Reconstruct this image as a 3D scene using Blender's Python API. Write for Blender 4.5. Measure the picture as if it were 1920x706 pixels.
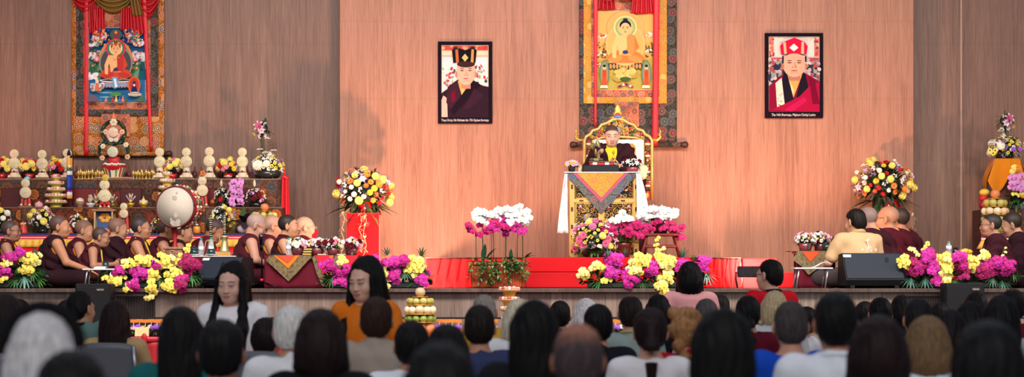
import bpy, bmesh, math, random
import numpy as np
from mathutils import Vector, Matrix, Euler
for o in list(bpy.data.objects): bpy.data.objects.remove(o)
scene = bpy.context.scene
COL = scene.collection
PI = math.pi
def R(d): return math.radians(d)
# ---------------------------------------------------------------- camera
F = 4320.0      # focal length in pixels of the 1920 wide frame
DC = 24.0       # camera to the stage front, metres
HY = 533.0      # pixel row of the horizon
CZ = 1.32       # camera height
ST = 1.28       # stage height
cam_d = bpy.data.cameras.new('camera'); cam = bpy.data.objects.new('camera', cam_d); COL.objects.link(cam)
cam.location = (0, -DC, CZ); cam.rotation_euler = (PI/2, 0, 0)
cam_d.sensor_fit = 'HORIZONTAL'; cam_d.sensor_width = 36.0; cam_d.lens = F/1920*36
cam_d.shift_y = (HY-353)/1920.0
cam_d.clip_end = 200
cam_d.dof.use_dof = True; cam_d.dof.focus_distance = DC+1.6; cam_d.dof.aperture_fstop = 2.5
scene.camera = cam
scene.view_settings.view_transform = 'Standard'; scene.view_settings.look = 'None'
scene.view_settings.gamma = 1.0; scene.view_settings.use_curve_mapping = False
scene.view_settings.exposure = 0.40
# ---------------------------------------------------------------- light
def lin(h):
    v = [int(h[i:i+2], 16)/255 for i in (0, 2, 4)]
    return tuple(x/12.92 if x <= .04045 else ((x+.055)/1.055)**2.4 for x in v)
world = bpy.data.worlds.new('world'); scene.world = world; world.use_nodes = True
bg = world.node_tree.nodes['Background']; bg.inputs[0].default_value = (.80, .82, 1.0, 1); bg.inputs[1].default_value = 0.17
def area(name, loc, target, sx, sy, power, col, spread=None):
    l = bpy.data.lights.new(name, 'AREA'); l.shape = 'RECTANGLE'; l.size = sx; l.size_y = sy; l.energy = power; l.color = col
    if spread: l.spread = R(spread)
    o = bpy.data.objects.new(name, l); COL.objects.link(o); o.location = loc
    o.rotation_euler = (Vector(target)-Vector(loc)).to_track_quat('-Z', 'Y').to_euler(); return o
area('stage_light', (0, -5.5, 7.4), (0, 1.6, 1.7), 13, 2.0, 430, (1, .90, .84), 85)
area('hall_light', (0, -11, 7.8), (0, -11, 0), 14, 9, 180, (.85, .9, 1))
area('audience_fill', (0, -27, 8.5), (0, -9, .8), 22, 5, 1000, (1, .98, .96))  # soft fill added behind the camera to brighten faces and backs
area('side_light', (9.5, -3.5, 5.0), (0, 1.0, 1.8), 3, 3, 120, (1, .93, .88), 110)
# ---------------------------------------------------------------- helpers
def SC(Y): return F/(Y+DC)                      # pixels per metre at depth Y
def W(px, py, Y):
    s = SC(Y); return Vector(((px-960)/s, Y, CZ+(HY-py)/s))
def X(px, Y): return (px-960)/SC(Y)
def Z(py, Y): return CZ+(HY-py)/SC(Y)
rnd = random.Random(7)
def ncol(c):
    if isinstance(c, str): c = lin(c)
    return (c[0], c[1], c[2], 1.0)
def vary(c, a=.12):
    c = ncol(c); k = 1+rnd.uniform(-a, a); return (c[0]*k, c[1]*k*(1+rnd.uniform(-a, a)*.3), c[2]*k, 1)
class N:                                          # tiny node helper
    def __init__(s, name):
        s.m = bpy.data.materials.new(name); s.m.use_nodes = True; s.t = s.m.node_tree; s.b = s.t.nodes['Principled BSDF']
    def n(s, typ, ins=None, **kw):
        nd = s.t.nodes.new(typ)
        for k, v in kw.items(): setattr(nd, k, v)
        for k, v in (ins or {}).items(): s.set(nd.inputs[k], v)
        return nd
    def set(s, inp, v):
        if hasattr(v, 'is_output'): s.t.links.new(v, inp)
        else: inp.default_value = v
    def p(s, **kw):
        for k, v in kw.items(): s.set(s.b.inputs[k.replace('_', ' ')], v)
    def math(s, op, a, b=0.0, c=None):
        nd = s.n('ShaderNodeMath', {0: a, 1: b}, operation=op)
        if c is not None: s.set(nd.inputs[2], c)
        return nd.outputs[0]
    def ramp(s, fac, stops, interp='LINEAR'):
        nd = s.n('ShaderNodeValToRGB', {0: fac}); nd.color_ramp.interpolation = interp
        e = nd.color_ramp.elements
        while len(e) > 1: e.remove(e[-1])
        for i, (p, c) in enumerate(stops):
            q = e[0] if i == 0 else e.new(p)
            q.position = p; q.color = ncol(c)
        return nd.outputs[0]
    def mix(s, fac, a, b, bt='MIX'):
        nd = s.n('ShaderNodeMix', data_type='RGBA', blend_type=bt)
        s.set(nd.inputs[0], fac); s.set(nd.inputs[6], a if hasattr(a, 'is_output') else ncol(a)); s.set(nd.inputs[7], b if hasattr(b, 'is_output') else ncol(b))
        return nd.outputs[2]
    def coord(s, scale=(1, 1, 1), rot=(0, 0, 0), src='Object'):
        tc = s.n('ShaderNodeTexCoord'); mp = s.n('ShaderNodeMapping', {'Vector': tc.outputs[src], 'Scale': scale, 'Rotation': rot}); return mp.outputs[0]
    def noise(s, vec, scale, detail=3, rough=.5, dist=0):
        return s.n('ShaderNodeTexNoise', {'Vector': vec, 'Scale': scale, 'Detail': detail, 'Roughness': rough, 'Distortion': dist}).outputs[0]
    def bump(s, h, st=.3, d=.01):
        s.set(s.b.inputs['Normal'], s.n('ShaderNodeBump', {'Height': h, 'Strength': st, 'Distance': d}).outputs[0])
MATS = {}
def attr_mat(name, rough=.7, metal=0, nscale=60, amt=.12, bump=0, stretch=(1, 1, 1), sss=0, trans=0, spec=.5, sheen=0, coat=0):
    if name in MATS: return MATS[name]
    w = N(name); a = w.n('ShaderNodeAttribute', attribute_name='Col'); v = w.coord(stretch)
    n = w.noise(v, nscale, 3)
    f = w.n('ShaderNodeMapRange', {0: n, 1: .25, 2: .75, 3: 1-amt, 4: 1+amt}).outputs[0]
    hs = w.n('ShaderNodeHueSaturation', {'Color': a.outputs['Color'], 'Value': f})
    w.p(Base_Color=hs.outputs[0], Roughness=rough, Metallic=metal, Specular_IOR_Level=spec)
    if sss: w.p(Subsurface_Weight=sss, Subsurface_Scale=.02); w.b.inputs['Subsurface Radius'].default_value = (1, .35, .2)
    if trans: w.p(Transmission_Weight=trans)
    if sheen: w.p(Sheen_Weight=sheen, Sheen_Roughness=.4)
    if coat: w.p(Coat_Weight=coat, Coat_Roughness=.1)
    if bump: w.bump(n, bump, .006)
    MATS[name] = w.m; return w.m
M_SKIN = attr_mat('skin', .55, nscale=30, amt=.05, spec=.35)
M_CLOTH = attr_mat('cloth', .92, nscale=220, amt=.16, bump=.15, spec=.15)
M_FOLD = attr_mat('draped_cloth', .85, nscale=14, amt=.12, bump=.45, stretch=(1, 1, .25), spec=.2)
M_SATIN = attr_mat('satin', .42, nscale=25, amt=.08, bump=.1, spec=.4)
M_VELVET = attr_mat('velvet', .95, nscale=90, amt=.08, spec=.1, sheen=.15)
M_HAIR = attr_mat('hair', .5, nscale=120, amt=.5, bump=.6, stretch=(1, 1, .12), spec=.12)
M_CURL = attr_mat('curly_hair', .55, nscale=38, amt=.45, bump=.8, spec=.3)
M_PETAL = attr_mat('petal', .6, nscale=90, amt=.1, spec=.25)
M_LEAF = attr_mat('leaf', .5, nscale=40, amt=.25, spec=.35)
M_WAX = attr_mat('butter_wax', .5, nscale=70, amt=.07, spec=.4)
M_PLAS = attr_mat('plastic', .4, nscale=50, amt=.06, spec=.45)
M_BLACK = attr_mat('black_paint', .6, nscale=160, amt=.25, bump=.25, spec=.3)
M_GOLD = attr_mat('gilding', .38, metal=.55, nscale=80, amt=.2, bump=.1)
M_METAL = attr_mat('metal', .3, metal=.9, nscale=60, amt=.1)
M_PAINT = attr_mat('paint', .55, nscale=45, amt=.1, spec=.4)
M_PRINT = attr_mat('print', .8, nscale=140, amt=.1, spec=.06)
M_FRAME = attr_mat('dark_frame', .75, nscale=60, amt=.1, spec=.08)
M_FRUIT = attr_mat('fruit_peel', .42, nscale=55, amt=.1, bump=.08, spec=.4)
M_WOODP = attr_mat('carved_wood', .5, nscale=30, amt=.3, stretch=(1, 1, .2), bump=.15)
M_CERAM = attr_mat('ceramic', .2, nscale=20, amt=.05, coat=.4)
def glass_mat():
    w = N('clear_plastic'); w.p(Base_Color=(.85, .95, .98, 1), Roughness=.08, Transmission_Weight=.75, IOR=1.2)
    n = w.noise(w.coord(), 30); w.bump(n, .2, .003); return w.m
M_CLEAR = glass_mat()

LOCAL = set()                                      # roots whose shapes are given in their own frame
class MB:                                          # mesh builder: collects shapes, per-face colours and smoothing
    def __init__(s, M=None): s.v = []; s.f = []; s.c = []; s.s = []; s.M = M or Matrix()
    def add(s, vs, fs, col, smooth=True, M=None):
        o = len(s.v); T = s.M @ M if M is not None else s.M
        s.v += [tuple(T @ Vector(v)) for v in vs]; s.f += [tuple(i+o for i in f) for f in fs]
        if isinstance(col, list): s.c += [ncol(c) for c in col]
        else: s.c += [ncol(col)]*len(fs)
        s.s += [smooth]*len(fs); return s
    def box(s, c, d, col, b=None, M=None, taper=1.0):     # box with chamfered edges; taper scales the top
        hx, hy, hz = d[0]/2, d[1]/2, d[2]/2
        b = min(hx, hy, hz)*.25 if b is None else min(b, min(hx, hy, hz)*.9)
        bm = bmesh.new(); bmesh.ops.create_cube(bm, size=1)
        for v in bm.verts:
            k = taper if v.co.z > 0 else 1
            v.co = Vector((v.co.x*d[0]*k, v.co.y*d[1]*k, v.co.z*d[2]))
        if b > 0: bmesh.ops.bevel(bm, geom=list(bm.edges), offset=b, segments=1, affect='EDGES', clamp_overlap=True)
        bm.verts.index_update()
        T = Matrix.Translation(c); T = (M @ T) if M is not None else T
        s.add([v.co.copy() for v in bm.verts], [[v.index for v in f.verts] for f in bm.faces], col, False, T); bm.free(); return s
    def lathe(s, prof, col, c=(0, 0, 0), n=14, M=None, smooth=True, cols=None, sx=1, sy=1):
        vs = []; fs = []; cc = []
        for r, z in prof:
            for i in range(n):
                a = 2*PI*i/n; vs.append((c[0]+r*sx*math.cos(a), c[1]+r*sy*math.sin(a), c[2]+z))
        for j in range(len(prof)-1):
            for i in range(n):
                k = (i+1) % n; fs.append((j*n+i, j*n+k, (j+1)*n+k, (j+1)*n+i)); cc.append(cols[j] if cols else col)
        m = len(prof)-1
        fs.append(tuple(reversed(range(n)))); cc.append(cols[0] if cols else col)
        fs.append(tuple(m*n+i for i in range(n))); cc.append(cols[-1] if cols else col)
        return s.add(vs, fs, cc, smooth, M)
    def ell(s, c, r, col, n=12, m=8, M=None):
        prof = [(max(1e-4, math.sin(PI*j/m)), -math.cos(PI*j/m)) for j in range(m+1)]
        T = Matrix.Translation(c) @ Matrix.Diagonal((r[0], r[1], r[2], 1)); T = (M @ T) if M is not None else T
        return s.lathe(prof, col, n=n, M=T)
    def tube(s, pts, rad, col, n=8, M=None, flat=None):
        pts = [Vector(p) for p in pts]; k = len(pts)
        if not hasattr(rad, '__len__'): rad = [rad]*k
        vs = []; up = None
        for i in range(k):
            t = (pts[min(i+1, k-1)]-pts[max(i-1, 0)]).normalized()
            if up is None: up = t.orthogonal().normalized()
            up = (up-t*up.dot(t)); up = up.normalized() if up.length > 1e-6 else t.orthogonal().normalized()
            w = t.cross(up)
            for j in range(n):
                a = 2*PI*j/n; vs.append(pts[i]+up*(rad[i]*math.cos(a))+w*(rad[i]*math.sin(a)*(flat or 1)))
        fs = []
        for i in range(k-1):
            for j in range(n):
                q = (j+1) % n; fs.append((i*n+j, i*n+q, (i+1)*n+q, (i+1)*n+j))
        fs.append(tuple(reversed(range(n)))); fs.append(tuple((k-1)*n+j for j in range(n)))
        return s.add(vs, fs, col, True, M)
    def cyl(s, a, b, r, col, n=14, r2=None): return s.tube([a, b], [r, r if r2 is None else r2], col, n)
    def grid(s, fn, nu, nv, col, M=None, smooth=True, th=0):  # a sheet fn(u,v)->point; col may be fn(u,v); th gives it thickness
        P = [[Vector(fn(i/nu, j/nv)) for j in range(nv+1)] for i in range(nu+1)]
        vs = [p for r in P for p in r]; fs = []; cc = []
        q = nv+1
        for i in range(nu):
            for j in range(nv):
                fs.append((i*q+j, (i+1)*q+j, (i+1)*q+j+1, i*q+j+1)); cc.append(col((i+.5)/nu, (j+.5)/nv) if callable(col) else col)
        if th:
            o = len(vs); n0 = len(fs)
            for i in range(nu+1):
                for j in range(nv+1):
                    a = P[min(i+1, nu)][j]-P[max(i-1, 0)][j]; b = P[i][min(j+1, nv)]-P[i][max(j-1, 0)]
                    nn = a.cross(b); nn = nn.normalized() if nn.length > 1e-12 else Vector((0, 1, 0))
                    vs.append(P[i][j]-nn*th)
            for k in range(n0): fs.append(tuple(o+x for x in reversed(fs[k]))); cc.append(cc[k])
            rim = [i*q for i in range(nu+1)]+[nu*q+j for j in range(1, q)]+[i*q+nv for i in range(nu-1, -1, -1)]+[j for j in range(nv-1, 0, -1)]
            for k in range(len(rim)):
                a, b = rim[k], rim[(k+1) % len(rim)]; fs.append((b, a, o+a, o+b)); cc.append(cc[0])
        return s.add(vs, fs, cc, smooth, M)
    def prism(s, poly, y0, y1, col, M=None):                 # polygon in x,z extruded along y
        n = len(poly)
        ar = sum(poly[i][0]*poly[(i+1) % n][1]-poly[(i+1) % n][0]*poly[i][1] for i in range(n))
        if ar < 0: poly = poly[::-1]
        vs = [(x, y0, z) for x, z in poly]+[(x, y1, z) for x, z in poly]
        fs = [tuple(range(n)), tuple(n+i for i in reversed(range(n)))]
        for i in range(n):
            j = (i+1) % n; fs.append((j, i, n+i, n+j))
        return s.add(vs, fs, col, False, M)
    def build(s, name, mat, parent=None, base=None):
        me = bpy.data.meshes.new(name)
        o = bpy.data.objects.new(name, me); COL.objects.link(o)
        off = Vector((0, 0, 0))
        if parent is not None:
            o.parent = parent; off = Vector((0, 0, 0)) if parent.name in LOCAL else wloc(parent)
        elif base is not None: off = Vector(base); o.location = off
        me.from_pydata([tuple(Vector(v)-off) for v in s.v] if off.length else s.v, [], s.f)
        L = me.attributes.new('Col', 'FLOAT_COLOR', 'CORNER')
        arr = np.repeat(np.array(s.c, dtype=np.float32), [len(f) for f in s.f], axis=0)
        L.data.foreach_set('color', arr.ravel())
        me.polygons.foreach_set('use_smooth', s.s)
        me.materials.append(mat); me.update(); return o
def wloc(o):
    v = Vector((0, 0, 0))
    while o is not None: v = v+o.location; o = o.parent
    return v
def tag(o, label=None, cat=None, group=None, kind=None):
    if label: o['label'] = label
    if cat: o['category'] = cat
    if group: o['group'] = group
    if kind: o['kind'] = kind
    return o
def thing(name, label, cat, loc=(0, 0, 0), rz=0, group=None, sc=1):
    o = bpy.data.objects.new(name, None); COL.objects.link(o); o.empty_display_size = .1
    o.location = loc; o.rotation_euler = (0, 0, rz); o.scale = (sc, sc, sc); return tag(o, label, cat, group)
def inst(name, me, parent, loc, rot=None, sc=1.0):        # a part that shares mesh data
    o = bpy.data.objects.new(name, me); COL.objects.link(o); o.parent = parent; o.location = loc
    if rot is not None: o.rotation_euler = rot if not isinstance(rot, Matrix) else rot.to_euler()
    o.scale = (sc, sc, sc) if not hasattr(sc, '__len__') else sc; return o
def dup(root, loc, rz=0, label=None, group=None, sc=None):
    def cp(o, par):
        c = o.copy(); COL.objects.link(c); c.parent = par
        for ch in list(o.children): cp(ch, c)
        return c
    r = cp(root, None); r.location = loc; r.rotation_euler = (0, 0, rz)
    if sc: r.scale = (sc, sc, sc)
    if label: r['label'] = label
    if group: r['group'] = group
    return r
def out_rot(d, spin=0):                                    # local +Z turned to face direction d
    return (Vector(d).normalized().to_track_quat('Z', 'Y').to_matrix().to_4x4() @ Matrix.Rotation(spin, 4, 'Z'))
def text_mesh(txt, size, width=None):
    cu = bpy.data.curves.new('lettering', 'FONT'); cu.body = txt; cu.size = size; cu.align_x = 'CENTER'; cu.extrude = .0006
    o = bpy.data.objects.new('lettering', cu); COL.objects.link(o)
    dg = bpy.context.evaluated_depsgraph_get(); me = bpy.data.meshes.new_from_object(o.evaluated_get(dg))
    bpy.data.objects.remove(o)
    if width:
        xs = [v.co.x for v in me.vertices]; k = width/(max(xs)-min(xs))
        for v in me.vertices: v.co.x *= k
    return me
def lettering(name, txt, size, loc, col, parent, width=None, rot=(PI/2, 0, 0)):
    me = text_mesh(txt, size, width)
    L = me.attributes.new('Col', 'FLOAT_COLOR', 'CORNER'); L.data.foreach_set('color', list(ncol(col))*len(me.loops))
    me.materials.clear(); me.materials.append(M_PAINT)
    o = bpy.data.objects.new(name, me); COL.objects.link(o); o.parent = parent; o.location = Vector(loc)-wloc(parent); o.rotation_euler = rot; return o

# ---------------------------------------------------------------- signed-distance bodies -> one continuous surface
OFF = np.array([(a, b, c) for a in (0, 1) for b in (0, 1) for c in (0, 1)])
EDG = [(i, j) for i in range(8) for j in range(i+1, 8) if abs(OFF[i]-OFF[j]).sum() == 1]
class SD:
    def __init__(s): s.ops = []
    def cap(s, a, b, ra, rb, col=0, k=.02, op='+'):
        a = np.array(a, float); b = np.array(b, float); m = max(ra, rb)
        def f(P):
            ab = b-a; L = max((ab*ab).sum(), 1e-9)
            t = np.clip(((P[0]-a[0])*ab[0]+(P[1]-a[1])*ab[1]+(P[2]-a[2])*ab[2])/L, 0, 1)
            return np.sqrt((P[0]-a[0]-t*ab[0])**2+(P[1]-a[1]-t*ab[1])**2+(P[2]-a[2]-t*ab[2])**2)-(ra+t*(rb-ra))
        s.ops.append((op, f, np.minimum(a, b)-m, np.maximum(a, b)+m, k, col)); return s
    def ell(s, c, r, col=0, k=.02, Rm=None, op='+'):
        c = np.array(c, float); r = np.array(r, float); Rm = np.eye(3) if Rm is None else np.array(Rm)[:3, :3]
        ext = np.sqrt(((Rm*r)**2).sum(1))
        def f(P):
            q = [P[i]-c[i] for i in range(3)]
            l = [(Rm[0, i]*q[0]+Rm[1, i]*q[1]+Rm[2, i]*q[2])/r[i] for i in range(3)]
            k0 = np.sqrt(l[0]**2+l[1]**2+l[2]**2); k1 = np.sqrt((l[0]/r[0])**2+(l[1]/r[1])**2+(l[2]/r[2])**2)
            return k0*(k0-1)/np.maximum(k1, 1e-6)
        s.ops.append((op, f, c-ext, c+ext, k, col)); return s
    def cut(s, f): s.ops.append(('&', f, None, None, 0, 0)); return s
    def mesh(s, name, h, pal, mat, parent=None, paint=None, warp=None):
        lo = np.min([o[2] for o in s.ops if o[0] == '+'], axis=0)-3*h-.02; hi = np.max([o[3] for o in s.ops if o[0] == '+'], axis=0)+3*h+.02
        ax = [np.arange(lo[i], hi[i]+h, h, dtype=np.float32) for i in range(3)]
        shp = tuple(len(a) for a in ax); d = np.full(shp, 9.0, np.float32); cid = np.zeros(shp, np.int8)
        for op, f, a, b, k, col in s.ops:
            if op == '&':
                P = np.meshgrid(*ax, indexing='ij', sparse=True); d = np.maximum(d, f(P)).astype(np.float32); continue
            m = k+2.5*h
            i0 = [max(0, int((a[i]-m-lo[i])/h)) for i in range(3)]; i1 = [min(shp[i], int((b[i]+m-lo[i])/h)+2) for i in range(3)]
            sl = tuple(slice(i0[i], i1[i]) for i in range(3))
            if any(i1[i] <= i0[i] for i in range(3)): continue
            P = np.meshgrid(*[ax[i][i0[i]:i1[i]] for i in range(3)], indexing='ij', sparse=True)
            g = f(P); e = d[sl]
            if op == '-':
                hh = np.maximum(k-np.abs(e+g), 0)/max(k, 1e-6); d[sl] = np.maximum(e, -g)+hh*hh*k*.25
            else:
                cs = cid[sl]; cs[g < e] = col
                hh = np.maximum(k-np.abs(e-g), 0)/max(k, 1e-6); d[sl] = np.minimum(e, g)-hh*hh*k*.25
        if warp is not None:
            P = np.meshgrid(*ax, indexing='ij', sparse=True); d = (d+warp(P)).astype(np.float32)
        d[[0, -1]] = 9; d[:, [0, -1]] = 9; d[:, :, [0, -1]] = 9
        sg = d < 0; n8 = np.zeros([x-1 for x in shp], np.int8)
        for o in OFF: n8 += sg[o[0]:shp[0]-1+o[0], o[1]:shp[1]-1+o[1], o[2]:shp[2]-1+o[2]]
        I, J, K = np.nonzero((n8 > 0) & (n8 < 8)); n = len(I)
        V = [d[I+o[0], J+o[1], K+o[2]] for o in OFF]; pos = np.zeros((n, 3)); num = np.zeros(n)
        for p, q in EDG:
            m = (V[p] < 0) != (V[q] < 0); t = np.where(m, V[p]/np.where(m, V[p]-V[q], 1), 0)
            pos += m[:, None]*(OFF[p]+t[:, None]*(OFF[q]-OFF[p])); num += m
        pos /= num[:, None]; rc = np.rint(pos).astype(int)
        cc = cid[I+rc[:, 0], J+rc[:, 1], K+rc[:, 2]]
        P = pos*h+np.stack([I, J, K], 1)*h+lo
        vid = np.full(n8.shape, -1, np.int32); vid[I, J, K] = np.arange(n)
        Q = []
        for A in range(3):
            B, C = (A+1) % 3, (A+2) % 3
            sl0 = [slice(1, -1)]*3; sl1 = [slice(1, -1)]*3; sl0[A] = slice(0, -1); sl1[A] = slice(1, None)
            s0 = sg[tuple(sl0)]; s1 = sg[tuple(sl1)]; E = np.stack(np.nonzero(s0 != s1), 1)
            flip = ~s0[tuple(E.T)]
            base = E.copy(); base[:, B] += 1; base[:, C] += 1
            def at(db, dc):
                z = base.copy(); z[:, B] += db; z[:, C] += dc; return vid[tuple(z.T)]
            q = np.stack([at(-1, -1), at(0, -1), at(0, 0), at(-1, 0)], 1); q[flip] = q[flip][:, ::-1]; Q.append(q)
        Q = np.concatenate(Q); Q = Q[(Q >= 0).all(1)]
        me = bpy.data.meshes.new(name); me.vertices.add(n); me.vertices.foreach_set('co', P.astype(np.float32).ravel())
        me.loops.add(Q.size); me.loops.foreach_set('vertex_index', Q.ravel().astype(np.int32)); me.polygons.add(len(Q))
        me.polygons.foreach_set('loop_start', np.arange(0, Q.size, 4, dtype=np.int32))
        try: me.polygons.foreach_set('loop_total', np.full(len(Q), 4, np.int32))
        except Exception: pass
        me.update(calc_edges=True); me.polygons.foreach_set('use_smooth', np.ones(len(Q), bool))
        pl = np.array([ncol(c) for c in pal], np.float32); colr = pl[np.clip(cc, 0, len(pl)-1)]
        if paint is not None: colr = paint(P, colr, cc)
        L = me.attributes.new('Col', 'FLOAT_COLOR', 'POINT'); L.data.foreach_set('color', colr.astype(np.float32).ravel())
        me.materials.append(mat); me.update()
        o = bpy.data.objects.new(name, me); COL.objects.link(o)
        if parent is not None: o.parent = parent
        return o
# ---------------------------------------------------------------- setting materials
def wood_mat(name, c1, c2, c3, streak=1.0, board=0, rough=.42, seams=(), lighten=0):
    w = N(name); tc = w.n('ShaderNodeTexCoord'); sp = w.n('ShaderNodeSeparateXYZ', {0: tc.outputs['Object']})
    x = w.math('ADD', sp.outputs[0], w.math('MULTIPLY', sp.outputs[1], .7)); z = sp.outputs[2]
    if board:
        k = w.math('FLOOR', w.math('DIVIDE', x, board)); wn = w.n('ShaderNodeTexWhiteNoise', {1: k}, noise_dimensions='1D').outputs[0]
        z = w.math('ADD', z, w.math('MULTIPLY', wn, 37.0))
    v1 = w.n('ShaderNodeCombineXYZ', {0: w.math('MULTIPLY', x, 150*streak), 1: w.math('MULTIPLY', z, 2.6)}).outputs[0]
    v2 = w.n('ShaderNodeCombineXYZ', {0: w.math('MULTIPLY', x, 24*streak), 1: w.math('MULTIPLY', z, .8)}).outputs[0]
    v4 = w.n('ShaderNodeCombineXYZ', {0: w.math('MULTIPLY', x, 3.0*streak), 1: w.math('MULTIPLY', z, .22)}).outputs[0]
    v3 = w.n('ShaderNodeCombineXYZ', {0: x, 1: w.math('MULTIPLY', z, .09)}).outputs[0]
    fine = w.noise(v1, 1.0, 2, .6); mid = w.noise(v2, 1.0, 3, .6, 1.2); broad = w.noise(v4, 1.0, 2, .5)
    wave = w.n('ShaderNodeTexWave', {'Vector': v3, 'Scale': 9.0*streak, 'Distortion': 9.0, 'Detail': 2.0, 'Detail Scale': 2.2, 'Detail Roughness': .5}, wave_profile='SAW').outputs['Fac']
    f = w.math('ADD', w.math('ADD', w.math('MULTIPLY', fine, .34), w.math('MULTIPLY', mid, .36)), w.math('ADD', w.math('MULTIPLY', broad, .3), w.math('MULTIPLY', wave, .07)))
    col = w.ramp(f, [(.38, c1), (.53, c2), (.68, c3)])
    if board:
        col = w.mix(w.math('MULTIPLY', wn, .5), col, c1)
        e = w.math('ABSOLUTE', w.math('SUBTRACT', w.math('FRACT', w.math('DIVIDE', x, board)), .5))
        col = w.mix(w.math('MULTIPLY', w.math('GREATER_THAN', e, .487), .45), col, '251a16')
    for zz in seams:
        g = w.math('LESS_THAN', w.math('ABSOLUTE', w.math('SUBTRACT', sp.outputs[2], zz)), .004)
        col = w.mix(w.math('MULTIPLY', g, .16), col, '3a2018')
    w.p(Base_Color=col, Roughness=rough, Specular_IOR_Level=.3); w.bump(f, .08, .004); return w.m
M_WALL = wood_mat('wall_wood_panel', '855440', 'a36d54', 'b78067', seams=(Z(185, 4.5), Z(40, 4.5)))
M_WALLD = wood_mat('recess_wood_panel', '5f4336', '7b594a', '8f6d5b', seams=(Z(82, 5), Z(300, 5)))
M_FRONT = wood_mat('stage_front_boards', '5e4d45', '837065', '9c897c', streak=.9, board=.115, rough=.5)
M_NOSE = wood_mat('nosing_wood', '43352f', '5a4a43', '6c5b53', streak=.5, board=.31)
def plain(name, col, rough=.6, sc=40, amt=.1, metal=0):
    w = N(name); n = w.noise(w.coord(), sc, 4)
    w.p(Base_Color=w.mix(n, vary(tuple(c*(1-amt) for c in ncol(col)[:3]), 0), tuple(min(1, c*(1+amt)) for c in ncol(col)[:3])), Roughness=rough, Metallic=metal, Specular_IOR_Level=.3); w.bump(n, .05, .003); return w.m
M_FLOOR = plain('grey_hall_floor', '8c8a88', .5, 6)
M_STAGE = plain('stage_floor_vinyl', '5c4a40', .5, 8)
M_CARPET = plain('red_carpet', 'b81018', .95, 160, .16)
M_DARK = plain('dark_slat', '2c2422', .6, 30)
def structure(mb, name, mat, base=(0, 0, 0)): return tag(mb.build(name, mat, base=base), kind='structure')
structure(MB().box((0, -10, -.05), (44, 44, .1), '8c8a88', 0), 'floor', M_FLOOR)
structure(MB().box((0, 3.06, ST-.03), (28, 5.88, .06), '5c4a40', 0), 'floor_stage', M_STAGE)
structure(MB().box((0, .11, (ST-.04)/2), (28, .06, ST-.04), '907a6c', 0), 'wall_stage_front', M_FRONT)
structure(MB().box((0, .06, ST-.02), (28, .12, .04), '9a8577', .004), 'trim_1', M_NOSE)
structure(MB().box((0, .076, Z(595, 0)), (28, .012, .012), '1c1512', .002), 'trim_2', M_DARK)
for a, b, nm in ((215, 289, 'trim_3'), (1694, 1776, 'trim_4')):
    mb = MB(); xa, xb = X(a, 0), X(b, 0)
    mb.box(((xa+xb)/2, .085, .6), (xb-xa, .02, 1.2), '241d1b', .003)
    k = int((xb-xa)/.026)
    for i in range(k): mb.box((xa+(i+.5)*(xb-xa)/k, .068, .6), (.014, .02, 1.18), '3a302d', .003)
    structure(mb, nm, M_DARK)
WX0, WX1 = X(637, 4.5), X(1713, 4.5)
structure(MB().box(((WX0+WX1)/2, 4.75, ST+3.0), (WX1-WX0, .5, 6.0), 'ad8270', .004), 'wall_back', M_WALL)
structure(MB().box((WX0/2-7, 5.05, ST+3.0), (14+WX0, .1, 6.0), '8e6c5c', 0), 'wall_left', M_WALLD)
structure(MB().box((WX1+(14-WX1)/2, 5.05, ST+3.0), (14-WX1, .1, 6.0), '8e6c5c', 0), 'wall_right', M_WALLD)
xg = X(1803, 5)
structure(MB().box((xg-.012, 4.995, ST+3.0), (.012, .014, 6.0), '2a1c18', .002).box((xg, 4.995, ST+3.0), (.012, .018, 6.0), 'c8a898', .003), 'trim_5', plain('joint_strip', 'b09080', .3))

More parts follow.
